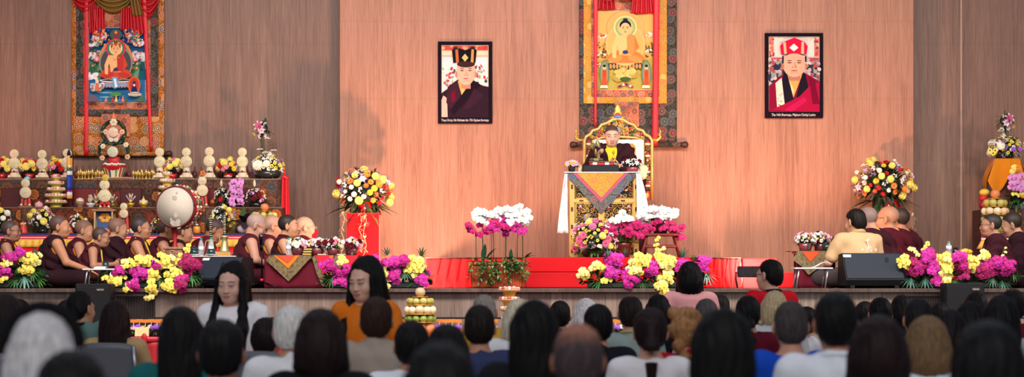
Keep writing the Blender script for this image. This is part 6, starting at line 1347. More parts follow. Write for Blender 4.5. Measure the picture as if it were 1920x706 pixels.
t = thing('brocade_box', 'pale floral brocade box lying below the right upright trumpet', 'box', (X(418, Ye), Ye+.1, ze)); MB().box((X(417, Ye), Ye+.08, ze+.018), (.16, .1, .034), 'c8b878', .006).build('box_body', BR_GOLD, t); MB().box((X(417, Ye), Ye+.08, ze+.0385), (.165, .105, .006), 'd8ccb0', .002).build('lid', M_CLOTH, t)
def trumpet(label, px, Y, y0, y1, zb):
    x = X(px, Y); z1 = Z(y0, Y); h = z1-zb; t = thing('trumpet', label, 'trumpet', (x, Y, zb))
    MB().lathe([(.062, 0), (.06, .01), (.045, .05), (.034, .11), (.03, .15), (.045, .155), (.045, .175), (.02, .18)], 'b8a878', c=(x, Y, zb), n=18).build('bell', M_GOLD, t)
    mb = MB(); mb.lathe([(.017, .17), (.014, h-.03), (.01, h-.02), (.014, h-.01), (.006, h)], '2a1c18', c=(x, Y, zb), n=12); mb.build('wooden_pipe', M_WOODP, t)
    mb = MB(); n = 11
    for i in range(n): z = zb+.2+(h-.25)*i/(n-1); mb.lathe([(.013, -.006), (.0175, -.003), (.0175, .003), (.013, .006)], 'c8c4b4' if i % 2 else 'a89a70', c=(x, Y, z), n=12)
    mb.build('ring', M_GOLD, t); MB().tube([(x-.045, Y-.03, zb+.17), (x-.06, Y-.05, zb+.08), (x-.075, Y-.05, zb+.0)], .003, 'c8b48a', 5).build('cord', M_CLOTH, t)
trumpet('tall ornate trumpet standing on its bell, left of the two', 395, Ye+.22, 396, 478, ze+.001); trumpet('tall ornate trumpet standing on its bell, right of the two', 421, Ye+.22, 396, 478, ze+.046)
# white folding table in front of the big monk and on the right
def folding(label, x0, x1, top, Y, col='d8d8dc', dep=.3):
    xa, xb = X(x0, Y), X(x1, Y); z = Z(top, Y); t = thing('folding_table', label, 'table', ((xa+xb)/2, Y, ST)); MB().box(((xa+xb)/2, Y+dep/2, z-.008), (xb-xa, dep, .016), col, .004).build('table_top', M_PAINT, t)
    for s, x in ((-1, xa+.05), (1, xb-.05)):
        for dy in (.03, dep-.03):
            MB().tube([(x, Y+dy, z-.016), (x+s*.03 if s < 0 else x-.03+.0, Y+dy, ST+.006)], .009, 'c4c4ca', 6).build('leg', M_METAL, t)
    return z
zf = folding('small white folding table before the big bare-armed monk', 154, 216, 503, .30, dep=.26)
t = thing('paper_stack', 'folded white papers on the left white folding table', 'paper', (X(188, .34), .4, zf)); MB().box((X(188, .38), .4, zf+.009), (.12, .12, .018), 'eceaea', .003).build('sheets', M_CLOTH, t); MB().box((X(190, .38), .4, zf+.02), (.1, .1, .004), 'f4f2f2', .001).build('top_sheet', M_CLOTH, t)
cup('dark teal mug on the left white folding table', 198, .46, zf+.0005, .036, .075, '1c3a3c')
zf2 = folding('small white folding table before the man in the cream polo', 1490, 1562, 501, .30, dep=.3)
t = thing('paper_stack', 'loose white sheet curling on the right white folding table', 'paper', (X(1540, .4), .42, zf2)); MB().grid(lambda u, v: (X(1522, .4)+.2*u, .36+.16*v, zf2+.004+.055*math.sin(u*2.2)**2), 10, 4, 'ecebef', th=.003).build('sheet', M_CLOTH, t)
# low brocade table on the right
Yr = .95; zr = Z(471, Yr); xa, xb = X(1492, Yr), X(1566, Yr)
t = thing('low_table', 'low table under dark brocade before the man in the cream polo', 'table', ((xa+xb)/2, Yr, ST)); MB().box(((xa+xb)/2, Yr+.16, zr-.012), (xb-xa, .32, .024), '5a2a1c', .003).build('table_top', M_WOODP, t)
for sx in (xa+.03, xb-.03):
    for sy in (.03, .28): MB().box((sx, Yr+sy, (ST+zr)/2-.012), (.035, .035, zr-ST-.026), '4a1c18', .003).build('leg', M_WOODP, t)
folds_cloth(t, xa+.02, xb, Yr-.005, ST+.004, zr-.004, '5c0f1e', 'cloth_drape')
ct = thing('tablecloth', 'dark dragon brocade cloth with orange centre on the right low table', 'tablecloth', ((xa+xb)/2, Yr, zr+.001)); MB().box(((xa+xb)/2-.02, Yr+.16, zr+.004), (xb-xa+.1, .36, .006), '3a3024', .001).build('top_cloth', BR_TRIM, ct)
PR = lambda l: [(X(a, Yr-.05), Z(b, Yr-.05)) for a, b in l]
MB().prism(PR([(1486, 486), (1494, 471), (1566, 471), (1562, 486), (1540, 498), (1516, 515), (1502, 498)]), Yr-.05, Yr-.04, 'ffffff').build('brocade_border', BR_TRIM, ct); MB().prism(PR([(1504, 471), (1538, 471), (1519, 491)]), Yr-.058, Yr-.049, 'd8502c').build('orange_panel', M_CLOTH, ct)
zr += .008
pot_flowers('pot of pink and white flowers with dark red carnations, left on the right low table', 1510, Yr+.1, zr, .17, .08, '8a3a40', SP+[('dcarn', 3, .038)], .125, .075, 91, group='flower pots on the right low table', cz=.5, leafn=60); pot_flowers('pot of white and lilac flowers, right of its neighbour on the right low table', 1538, Yr+.2, zr, .16, .08, '7a3440', SP+[('dcarn', 3, .036), ('vspray', 3, .03)], .12, .08, 92, group='flower pots on the right low table', cz=.5, leafn=60)
cup('dark green cup before the flower pots on the right low table', 1550, Yr+.03, zr, .05, .075, '16302a')
t = thing('incense_holder', 'small dark ornate holder at the right end of the right low table', 'holder', (X(1563, Yr+.08), Yr+.08, zr)); MB().lathe([(.03, 0), (.035, .02), (.014, .05), (.02, .09), (.03, .12), (.004, .16)], '3a3020', c=(X(1563, Yr+.08), Yr+.08, zr), n=10).build('holder_body', M_GOLD, t); MB().tube([(X(1563, Yr+.08), Yr+.08, zr+.14), (X(1563, Yr+.08)+.01, Yr+.08, zr+.2)], .003, 'c03a2a', 5).build('incense_stick', M_PAINT, t)
# drum
Yx = 1.72; xd = X(328, Yx); zd0 = Z(479, Yx); rr_ = 38.5/SC(Yx)
t = thing('drum', 'big round drum with pale skin on a red pole', 'drum', (xd, Yx, ST))
M_ = Matrix.Translation((X(336, Yx), Yx, Z(388, Yx))) @ Matrix.Rotation(R(-14), 4, 'Z') @ Matrix.Rotation(PI/2, 4, 'X')
dp = .115
MB().lathe([(rr_*.97, -dp), (rr_*1.02, -dp*.9), (rr_*1.05, 0), (rr_*1.02, dp*.9), (rr_*.97, dp)], '8c1420', M=M_, n=40).build('shell', M_PAINT, t)
for s in (-1, 1): MB().lathe([(rr_*.95, s*dp-.004), (rr_*.955, s*dp+.004)], 'c4b8a8', M=M_, n=40).build('drum_skin', M_CLOTH, t)
for s in (-1, 1): MB(M_).tube([(rr_*.985*math.cos(a*2*PI/40), rr_*.985*math.sin(a*2*PI/40), s*dp) for a in range(41)], .011, '5a1a1c', 6).build('hoop', M_PAINT, t)
mb = MB(M_)
for i in range(40):
    a = 2*PI*i/40
    for s in (-.5, .5): p = Vector((rr_*1.03*math.cos(a), rr_*1.03*math.sin(a), s*dp*.9+.012*math.sin(i*2.1))); mb.ell(p, (.02, .02, .009), ['d8c8b0', '3a3a34', '5a7a5a', 'e0a878', 'c83a4a'][i % 5], 6, 4)
    mb.tube([(rr_*1.045*math.cos(a+t_*.08), rr_*1.045*math.sin(a+t_*.08), .045*math.sin(i+t_*1.2)) for t_ in range(4)], .006, 'd0b890', 4)
mb.build('painted_scrolls', M_PAINT, t)
mb = MB(M_); q2 = random.Random(4)
for i in range(14):
    a, b, r_ = q2.uniform(-.05, .05), -rr_*.62+q2.uniform(-.08, .07), q2.uniform(.014, .034); c_ = q2.choice(['a89c90', 'b0a498', 'b6aa9e'])
    if i == 10: mb.build('wear_marks', M_CLOTH, t); mb = MB(M_)
    if i > 9: a, b = q2.uniform(-.03, .02), rr_*.7+q2.uniform(-.1, .08)
    mb.lathe([(r_, 0), (r_*.97, .0006)], c_, c=(a, b, dp+.0042+.0001*i), n=12, smooth=False, sx=q2.uniform(.6, 1.1))
mb.build('wear_marks', M_CLOTH, t)
zb = Z(388, Yx)-rr_*1.05
MB().ell((X(340, Yx), Yx, Z(388, Yx)+rr_*1.06), (.02, .02, .022), '1c2440', 8, 6).build('top_knob', M_PAINT, t)
zp = Z(464, Yx); MB().lathe([(.035, 0), (.03, .02), (.02, .05), (.024, (zb-zp)*.6), (.034, zb-zp-.03), (.05, zb-zp), (.03, zb-zp+.03)], 'a01420', c=(xd, Yx, zp), n=12).build('pole', M_PAINT, t)
mb = MB(); mb.box((xd, Yx, (zp+ST)/2), (.19, .17, zp-ST-.01), '8a5a42', .01).box((xd, Yx, zp-.006), (.23, .2, .03), '9a7058', .008); mb.build('pedestal_block', M_WOODP, t)
mb = MB(); spiral(mb, xd-.02, zp-.06, Yx-.09, .035, 1.5, 0, 1, 'c8a888', .006); spiral(mb, xd+.04, zp-.07, Yx-.09, .03, 1.5, 2, -1, 'c8a888', .006); mb.build('carving', M_WOODP, t)
# ---------------------------------------------------------------- left altar
A1, A2, A3 = 3.5, 3.85, 4.2
Z1, Z2, Z3 = Z(437, A1), Z(388, A2), Z(335, A3)
def panels(root, x0, x1, y, z0, z1, widths, mats, nm='brocade_panel'):
    x = x0; i = 0
    while x < x1-.001:
        w_ = min(widths[i % len(widths)], x1-x); MB().box((x+w_/2, y, (z0+z1)/2), (w_-.004, .014, z1-z0), 'ffffff', .003).build(nm, mats[i % len(mats)], root); x += w_; i += 1
xL = X(-70, A1)
t = thing('altar_table', 'front altar table with yellow pleated valance over red cloth, behind the left row of monks', 'table', ((xL+X(545, A1))/2, A1, ST))
xR = X(548, A1)
MB().box(((xL+xR)/2, A1+.165, Z1-.015), (xR-xL, .33, .03), '5a2a1c', .004).build('table_top', M_WOODP, t); MB().box(((xL+xR)/2, A1+.18, (ST+Z1)/2-.016), (xR-xL-.04, .28, Z1-ST-.034), '4a1a18', .003).build('table_body', M_WOODP, t)
def strip(nm, py0, py1, col, dy): MB().box(((xL+xR)/2, A1-dy, Z((py0+py1)/2, A1)), (xR-xL+.01, .008, (py1-py0)/SC(A1)), col, .002).build(nm, M_SATIN, t)
strip('blue_band', 437, 441.5, '26245c', .006); strip('red_band', 441, 444, 'c0142a', .009); strip('pale_band', 443.6, 446, 'dcd0c8', .007); strip('red_band', 445.6, 448.4, 'b81428', .010)
def pleat(nm, py0, py1, col, amp, n, dy, mat=M_SATIN):
    z1, z0 = Z(py0, A1), Z(py1, A1) if py1 < 530 else ST+.004
    def fn(u, v): return (xL+(xR-xL)*u, A1-dy-amp*abs(math.sin(u*n))*(.3+.7*v), z1-(z1-z0)*v)
    MB().grid(fn, 420, 3, col, th=.003).build(nm, mat, t)
pleat('yellow_valance', 448, 463, 'e0a63c', .02, 150, .012); pleat('red_drape', 462, 540, 'c4121e', .03, 75, .004)
t = thing('altar_step', 'middle altar step faced with orange and dark brocade', 'altar', (X(230, A2), A2, ST)); xR = X(530, A2)
MB().box(((xL+xR)/2, A2+.175, (ST+Z2)/2), (xR-xL, .33, Z2-ST-.004), '3a1c18', .004).build('step_body', M_WOODP, t)
panels(t, xL, xR, A2-.002, Z2-.36, Z2-.012, [.62, .2, .17, .58, .16, .5], [BR_ALTAR, BR_ALTARD, BR_ORANGE, BR_ALTAR, BR_ALTARD, BR_ALTAR])
MB().box(((xL+xR)/2, A2-.004, Z2-.006), (xR-xL, .02, .014), '6a4a34', .003).build('edge_molding', M_WOODP, t)
t = thing('altar_step', 'top altar step faced with dark blue-black brocade', 'altar', (X(230, A3), A3, ST)); xR = X(530, A3)
MB().box(((xL+xR)/2, A3+.25, (ST+Z3)/2), (xR-xL, .48, Z3-ST-.004), '2a1816', .004).build('step_body', M_WOODP, t)
panels(t, xL, xR, A3-.004, Z(353, A3), Z3-.01, [.9, 1.1], [BR_ALTARD], 'dark_brocade_panel'); panels(t, xL, X(500, A3), A3+.0, Z2-.03, Z(353, A3), [.3, .26, .5, .4], [BR_ALTAR, plain('dark_red_lacquer', '4a1414', .4, 20, .3), BR_ALTAR, plain('red_lacquer', '6a1616', .4, 20, .3)]); panels(t, X(500, A3), xR, A3-.004, Z2-.03, Z(353, A3), [.3], [BR_ALTARD], 'dark_brocade_panel')
MB().box(((xL+xR)/2, A3-.004, Z3-.004), (xR-xL, .02, .012), '8a6a4a', .003).build('edge_molding', M_WOODP, t)
t = thing('carved_rail', 'low red-brown rail of flame-shaped carvings along the back of the altar', 'carving', (X(300, 4.72), 4.72, ST)); mb = MB(); q = random.Random(12)
xa, xb = X(-60, 4.62), X(482, 4.62); n = 44; pts = []
for i in range(n):
    x = xa+(xb-xa)*i/n; w_ = (xb-xa)/n; pts += [(x, Z3+.1), (x+w_*.3, Z3+.12), (x+w_*.5, Z3+.19), (x+w_*.7, Z3+.12)]
MB().prism([(xa, Z3+.002)]+pts+[(xb, Z3+.1), (xb, Z3+.002)], 4.6, 4.63, '6a2c1c').build('rail_board', M_WOODP, t)
for i in range(0, n, 2): mb.ell((xa+(xb-xa)*(i+.5)/n, 4.592, Z3+.07), (.035, .012, .04), q.choice(['7a3020', '8a5a30', '5a1c1c']), 8, 5)
mb.build('carved_boss', M_WOODP, t)
# disc cakes
def disc(mb, x, y, z, r, cols, seed=0):
    M = Matrix.Translation((x, y, z)) @ Matrix.Rotation(PI/2, 4, 'X'); mb.lathe([(r*.96, -.012), (r, -.006), (r, .008), (r*.95, .013)], cols[0], M=M, n=24)
    for k, (rr, c, n) in enumerate(((.86, cols[1], 20), (.64, cols[2], 16), (.42, cols[1], 11), (.22, cols[2], 6))):
        for i in range(n): a = 2*PI*(i+.5*(k % 2))/n; mb.ell((x+r*rr*math.cos(a), y-.014, z+r*rr*math.sin(a)), (r*.085, .006, r*.085), c if i % 3 else cols[3], 5, 3)
    mb.ell((x, y-.015, z), (r*.1, .007, r*.1), cols[3], 6, 4)
DC_ = [('e2d8b4', 'c8b48a', 'a8b890', 'd08a70'), ('e4d8b0', 'd4a884', 'c0b48c', '90a884'), ('e0d6b0', 'b4bc98', 'd4a890', 'c87a6a')]
def torma(label, px, Y, zb, ytop, base='cream', seed=0, group=None, rs=(8.2, 10.8)):
    x = X(px, Y); s = SC(Y); t = thing('butter_cake', label, 'offering cake', (x, Y, zb), group=group); zt = Z(ytop, Y); r1, r2 = rs[0]/s, rs[1]/s
    c1, c2 = zt-r1, zt-2*r1-r2+.008; c = DC_[seed % 3]
    MB().box((x, Y, zb+.009), (.2 if base == 'cream' else .17, .12, .018), '8a5a3a', .004).build('wooden_tray', M_WOODP, t)
    for nm, zz, r, k in (('small_disc', c1, r1, 0), ('large_disc', c2, r2, 1)): m = MB(); disc(m, x, Y-.035, zz, r, DC_[(seed+k) % 3]); m.build(nm, M_WAX, t)
    h = c2-zb
    if base == 'cream':
        MB().lathe([(.075, .018), (.082, .03), (.07, .05), (.045, .09), (.04, h*.8), (.05, h)], 'd8c2a0', c=(x, Y, zb), n=16).build('dough_body', M_WAX, t)
        mb = MB()
        for sx in (-1, 1): mb.tube([(x, Y-.05, zb+.085), (x+sx*.022, Y-.052, zb+.095), (x+sx*.04, Y-.05, zb+.088)], .005, '3a2a4a' if seed % 2 else '9a2a30', 5)
        mb.ell((x, Y-.052, zb+.1), (.012, .008, .01), '2a4a6a', 6, 4); mb.build('butter_ornament', M_WAX, t)
        for k in (-1, 1): MB().ell((x+k*.062, Y-.06, zb+.034), (.018, .016, .016), 'e8d8b8', 8, 5).build('dough_ball', M_WAX, t)
    else:
        col = 'c23a30'; mb = MB(); mb.prism([(x-.06, zb+.018), (x+.06, zb+.018), (x+.04, c1), (x-.04, c1)], Y-.02, Y+.02, col); mb.build('red_board', M_WAX, t)
        mb = MB()
        for k in (-1, 1): mb.prism([(x+k*.012-.006, c2-.02), (x+k*.012+.006, c2-.02), (x+k*.03+.006, zb+.03), (x+k*.03-.008, zb+.03)], Y-.028, Y-.02, '1c1618')
        mb.build('black_stripe', M_WAX, t)
        for k in (-1, 0, 1): MB().ell((x+k*.05, Y-.045, zb+.032), (.016, .014, .014), ['e8d8b8', 'd05a50', 'e8d8b8'][k+1], 8, 5).build('dough_ball', M_WAX, t)
    return t
Yt3 = 4.36; G3 = 'white disc cakes on the top altar step'
TP = [(28, 280, 'cream disc cake between the first and second flower pots of the top altar step'), (80, 281, 'cream disc cake between the second and third flower pots of the top altar step'), (127, 279, 'cream disc cake half hidden behind the striped banner'), (300, 277, 'cream disc cake right below the corner of the orange hanging'), (350, 277, 'cream disc cake right of the pot of yellow flowers above the drum'), (393, 276, 'cream disc cake left of the pot of yellow and pink flowers'), (455, 277, 'cream disc cake beside the large white flower arrangement')]
for i, (px, yt, lab) in enumerate(TP): torma(lab, px, Yt3, Z3, yt, 'cream', i, G3)
AF = [('ymum', 7, .048), ('rcarn', 3, .042), ('pcarn', 3, .036), ('yger', 3, .034), ('wspray', 3, .03)]
for i, (px, lab) in enumerate(((3, 'red pot of yellow flowers cut by the left edge, on the top step'), (55, 'red pot of yellow and red flowers between the two leftmost disc cakes'), (105, 'red pot of yellow flowers just left of the striped banner, top step'), (323, 'red pot of yellow flowers with one red bloom, upper left of the drum'), (428, 'red pot of yellow and pink flowers left of the last disc cake'))):
    pot_flowers(lab, px, Yt3+.02, Z3, .12, .07, 'b01824', AF, .1, .1, 120+i, group='red flower pots on the top altar step', cz=.75, leafn=20, ribbon='d8c8c0' if i == 4 else None)
# gold lamps
def lamp_proto(x, Y, zb, lab, grp):
    t = thing('butter_lamp', lab, 'lamp', (x, Y, zb), group=grp)
    MB().lathe([(.022, 0), (.024, .006), (.007, .02), (.008, .04), (.024, .06), (.027, .07), (.022, .07)], 'c49a4a', c=(x, Y, zb), n=12).build('bowl', M_GOLD, t); mb = MB(); mb.lathe([(.012, .07), (.016, .082), (.006, .1), (.001, .115)], 'e0c070', c=(x, Y, zb), n=8); mb.build('flame_ornament', M_GOLD, t); return t
lp = {}
for g, (x0, x1, lab) in enumerate(((147, 195, 'small gilded lamp in the dense cluster left of the red-topped cake'), (250, 290, 'small gilded lamp in the dense cluster right of the red-topped cake'))):
    n = 8 if g == 0 else 7
    for r_ in range(2):
        for i in range(n):
            px = x0+(x1-x0)*(i+.5*r_)/(n-.5); Y = 4.29+.09*r_
            if (g, 0) not in lp: lp[(g, 0)] = lamp_proto(X(px, Y), Y, Z3, lab, 'gilded lamps '+('left' if g == 0 else 'right')+' of the big cake')
            else: dup(lp[(g, 0)], (X(px+q.uniform(-1, 1), Y), Y, Z3), q.uniform(0, 3), None, None, q.uniform(.8, 1.2))
# central cake and its wreath stand
Yc = 4.33; xc = X(214, Yc)
t = thing('serving_board', 'pale board under the big red-topped cake', 'board', (xc, Yc, Z3)); MB().box((xc, Yc, Z3+.012), (.45, .2, .022), 'c8b4a0', .006).build('board', M_WOODP, t); MB().box((xc, Yc-.1, Z3+.012), (.44, .006, .012), 'b0583c', .002).build('red_edge', M_PAINT, t)
zc = Z3+.0235
t = thing('offering_cake', 'big striped cake with red top and white icing in the middle of the altar', 'offering cake', (xc, Yc, zc))
mb = MB(); n = 28; cols = ['d8c8a0', '6a8a5a', 'd8c8a0', 'a83a3a', 'c8a860', '3a4a6a', 'd8c8a0']
for i in range(n):
    a0, a1 = 2*PI*i/n, 2*PI*(i+1)/n; mb.add([(xc+.1*math.cos(a0), Yc+.08*math.sin(a0), zc), (xc+.1*math.cos(a1), Yc+.08*math.sin(a1), zc), (xc+.14*math.cos(a1), Yc+.1*math.sin(a1), zc+.125), (xc+.14*math.cos(a0), Yc+.1*math.sin(a0), zc+.125)], [(0, 1, 2, 3)], cols[i % 7], False)
mb.build('striped_case', M_PRINT, t)
MB().lathe([(.1, 0), (.135, .118), (.15, .13), (.148, .15), (.1, .165), (.01, .17)], 'b81c22', c=(xc, Yc, zc), n=24, sy=.75).build('red_top', M_WAX, t)
mb = MB()
for i in range(14): a = 2*PI*i/14; mb.ell((xc+.115*math.cos(a), Yc+.085*math.sin(a), zc+.158), (.026, .02, .014), 'e4d4c4', 8, 5)
for i in range(8): mb.ell((xc-.09+.026*i, Yc-.1, zc+.165-.012*abs(math.sin(i))), (.02, .014, .014), 'e8dccc', 7, 5)
mb.build('icing', M_WAX, t)
MB().lathe([(.07, .15), (.072, .2), (.07, .25), (.02, .26)], 'c0262a', c=(xc, Yc, zc), n=18, sy=.7).build('red_drum', M_WAX, t)
m = MB(); disc(m, xc-.005, Yc-.07, Z(285, Yc), .067, ('d4d4c4', '6a90a8', 'c8b88a', 'e0c04a')); m.build('blue_disc', M_WAX, t)
t = thing('flower_wreath', 'arched dark green wreath with white and peach sugar flowers above the altar cake', 'wreath', (xc, Yc+.06, zc+.26)); Yw = Yc+.06
mb = MB(); C_ = W(213, 248, Yw); R_ = 21/SC(Yw)
ring = [(C_.x+R_*math.cos(a*PI/15), Yw, C_.z+R_*math.sin(a*PI/15)) for a in range(31)]; mb.tube(ring, .024, '16241a', 8)
for s in (-1, 1): mb.tube([W(213+s*8, 266, Yw), W(213+s*18, 267, Yw), W(213+s*26, 275, Yw), W(213+s*27, 287, Yw), W(213+s*22, 296, Yw)], [.02, .024, .024, .02, .014], '16241a', 8)
mb.tube([W(213, 268, Yw), W(213, 300, Yw), (xc, Yw, zc+.1)], .012, '3a4a3a', 6); mb.build('frame', M_LEAF, t)
mb = MB(); q = random.Random(77)
for i in range(46):
    a = 2*PI*i/46; leaf(mb, (C_.x+R_*math.cos(a), Yw-.022, C_.z+R_*math.sin(a)), (q.uniform(-1, 1), -.6, q.uniform(-1, 1)), .045, .012, q.choice(['5a7a54', '7a9a74', '3a5a3c']), 0, n=2)
for s in (-1, 1):
    for i in range(16): p = W(213+s*(10+q.uniform(0, 18)), 268+q.uniform(-3, 3), Yw-.02) if i < 6 else W(213+s*(26+q.uniform(-3, 3)), 270+i*1.6, Yw-.02); leaf(mb, p, (q.uniform(-1, 1), -.6, q.uniform(-1, 1)), .045, .012, q.choice(['5a7a54', '7a9a74', '3a5a3c']), 0, n=2)
mb.build('sugar_leaves', M_WAX, t)
SUG = mesh_of((lambda m: ([m.ell((.55*math.cos(i*PI/3), .55*math.sin(i*PI/3), .1), (.45, .45, .2), 'e2b48a', 7, 4) for i in range(6)], m.ell((0, 0, .3), (.3, .3, .2), 'd07a54', 7, 4), m)[-1])(MB()), M_WAX); SUGW = mesh_of((lambda m: ([m.ell((.55*math.cos(i*PI/3), .55*math.sin(i*PI/3), .1), (.45, .45, .2), 'd8d4b8', 7, 4) for i in range(6)], m.ell((0, 0, .3), (.3, .3, .2), 'e0b080', 7, 4), m)[-1])(MB()), M_WAX)
for px, py, me, r in ((198, 247, SUG, .036), (229, 247, SUG, .036), (193, 274, SUGW, .036), (236, 271, SUGW, .036), (192, 296, SUG, .036), (239, 294, SUG, .036), (213, 229, SUGW, .05), (208, 262, SUGW, .03), (218, 262, SUGW, .03)): inst('sugar_flower', me, t, W(px, py, Yw-.035)-wloc(t), Matrix.Rotation(PI/2, 4, 'X'), r)
MB().lathe([(.03, 0), (.028, .04), (.012, .08), (.001, .1)], 'd8784a', c=(W(213, 225, Yw)), n=10).build('flame_tip', M_WAX, t)
m = MB(); disc(m, C_.x, Yw-.03, C_.z+.0, .062, ('e0d4c0', 'e0b08a', 'd8c8a8', 'd88a5a')); m.build('center_disc', M_WAX, t)
mb = MB(); [mb.ell((C_.x+.07*math.cos(R(a)), Yw-.03, C_.z-.02+.075*math.sin(R(a))), (.022, .014, .022), 'd8a0a0', 7, 4) for a in range(190, 360, 18)]; mb.build('pink_petals', M_WAX, t)
# big white arrangement at the right end
q = random.Random(55); Yg = 4.36; cx_ = X(502, Yg)
root = thing('flower_arrangement', 'large white and yellow arrangement with tall lily spray on the left altar', 'flowers', (cx_, Yg, Z3)); MB().lathe([(.1, 0), (.16, .04), (.17, .1), (.14, .1)], '2a2a2a', c=(cx_, Yg, Z3), n=16).build('bowl', M_CERAM, root)
def tall_arr(root, cx, base_y, Y, lily_xy, seed, mir=1, dim=1.0):
    q = random.Random(seed); bouquet(root, W(cx, base_y-19, Y), (.19, .14, .13), [('yb', 20, .028), ('wmum', 4, .06), ('wspray', 12, .045), ('vspray', 5, .045), ('ydaisy', 6, .022), ('wdaisy', 7, .028)], q, 130, .1, .013, ['1f3420', '2c4a26', '27382a'])
    lx, ly = lily_xy; mb = MB()
    for dx in (-2, 0, 3): mb.tube([W(cx-mir*8+dx, base_y-25, Y), W(lx+dx+1, ly+30, Y), W(lx+dx, ly+6, Y)], .006, '2f3f28', 5)
    mb.build('stems', M_LEAF, root); foliage(root, W(lx+mir*2, ly, Y), (.1, .07, .1), 60, .09, .008, q, ['1c3420', '27442e', '33502e'])
    for dx, dy, k, s in ((-6, -4, 'rlily', .075), (0, 5, 'lily', .065), (-14, 12, 'yspray', .03), (8, 16, 'wspray', .04), (-4, 16, 'wspray', .035), (6, -8, 'wspray', .03)): bloom(root, k, W(lx+mir*dx, ly+dy, Y-.08), (-.3*mir, -1, .3), s, q)
    mb = MB()
    for k in range(16): leaf(mb, W(lx+mir*(8+k*1.3), ly+12+k*2.7, Y), (.9 if k % 2 else -.9, -.3, .2), .07, .008, '2c4a3a', .1, n=3)
    mb.build('fern_frond', M_LEAF, root)
    for dx, dy in ((10, 20), (-4, 40), (6, 46), (22, 42), (18, 52)):
        p = W(lx+mir*dx, ly+dy, Y-.05); MB().tube([W(cx, base_y-22, Y), p], .003, '5a6a3a', 4).build('stem', M_LEAF, root); bloom(root, 'wdaisy', p, (0, -.25, 1), .045, q)
tall_arr(root, 502, 332, Yg, (491, 240), 56); bloom(root, 'wmum', W(485, 311, Yg-.14), (-.3, -1, .3), .075, q)
# hanging red and striped pieces
def hanging(name, label, px, y0, y1, Y, segs, wpx, cat='banner', top='1c1416'):
    x = X(px, Y); zt = Z(y0, Y); zb = Z(y1, Y); t = thing(name, label, cat, (x, Y, zb)); w_ = wpx/SC(Y)
    for (f0, f1, col) in segs:
        a, b = zt+(zb-zt)*f0, zt+(zb-zt)*f1
        MB().grid(lambda u, v, a=a, b=b: (x+(u-.5)*w_, Y-.012-.01*math.sin(u*8), a+(b-a)*v), 8, 4, col, th=.004).build('cloth_band', M_SATIN, t)
    return t, x, w_
t, x, w_ = hanging('striped_banner', 'upright striped banner of orange, green, white and blue on the middle altar step', 131, 296, 372, 3.98, [(0, .26, 'e09a3a'), (.26, .32, '2a5a3a'), (.32, .42, 'd8d0d0'), (.42, .8, '22389a'), (.8, .84, 'b8283a'), (.84, .93, 'd8d0d0'), (.93, 1, 'd8923a')], 10.5)
MB().cyl((x+.035, 3.99, Z2+.001), (x+.035, 3.99, Z(284, 3.98)), .007, '2a1a14').build('pole', M_WOODP, t); MB().lathe([(.05, 0), (.05, .012), (.012, .02), (.012, .06)], '1c1614', c=(x+.02, 3.99, Z2)).build('foot', M_WOODP, t); MB().lathe([(.022, -.04), (.024, -.02), (.016, .01), (.004, .035)], '1c1416', c=(x-.012, 3.98, Z(285, 3.98))).build('black_tassel', M_HAIR, t); MB().ell((x, 3.95, Z(312, 3.98)), (.02, .012, .02), 'e0d8b0', 8, 5).build('rosette', M_WAX, t)
Yq = 4.12; xq = X(535, Yq); t = thing('red_streamer', 'long red streamer hanging at the right end of the left altar', 'banner', (xq, Yq, Z(438, Yq)))
MB().grid(lambda u, v: (xq+(u-.5)*(.075+.05*v)+.02*v*v, Yq-.02-.016*math.sin(u*12+v*2), Z(334, Yq)+(Z(438, Yq)-Z(334, Yq))*v), 14, 14, 'b81020', th=.004).build('streamer_cloth', M_SATIN, t)
MB().tube([W(528, 336, Yq), W(534, 331, Yq), W(541, 337, Yq)], .028, 'c0121f', 7).build('knot', M_SATIN, t); MB().tube([W(533, 318, Yq), W(534, 333, Yq)], .012, 'c0121f', 6).build('loop', M_SATIN, t)
# ---- middle step
Ym2 = 3.97
torma('red-based disc cake under a blue ornament, second step of the altar', 49, Ym2, Z2, 335, 'red', 1); torma('red-based disc cake right of the big drum on the second step of the altar', 380, Ym2, Z2, 331, 'red', 2)
t = thing('altar_ornament', 'small blue ornament standing right above the red-based disc cake', 'ornament', (X(51, 4.1), 4.12, Z2)); MB().lathe([(.012, 0), (.012, .3), (.03, .33), (.02, .37), (.002, .42)], '5a9ab0', c=(X(51, 4.1), 4.12, Z2), n=10).build('ornament_body', M_WAX, t); MB().ell((X(51, 4.1), 4.1, Z2+.36), (.04, .02, .02), '8ac0cc', 8, 5).build('petal_collar', M_WAX, t)
t = thing('orange_flame', 'small orange paper flower with white cone above the red-based disc cake by the drum', 'ornament', (X(378, 4.12), 4.12, Z2)); xo = X(381, 4.12); MB().lathe([(.03, .0), (.03, .3), (.04, .32), (.002, .42)], 'd8ccb4', c=(X(376, 4.12), 4.12, Z2), n=12).build('cone', M_WAX, t)
mb = MB(); [mb.ell((xo+.022*math.cos(k*1.26), 4.08, Z(325, 4.12)+.022*math.sin(k*1.26)), (.018, .012, .018), 'd8763a', 7, 4) for k in range(5)]; mb.tube([(xo, 4.1, Z2+.01), (xo, 4.08, Z(325, 4.12))], .005, '8a6a3a', 5); mb.build('paper_flower', M_WAX, t)
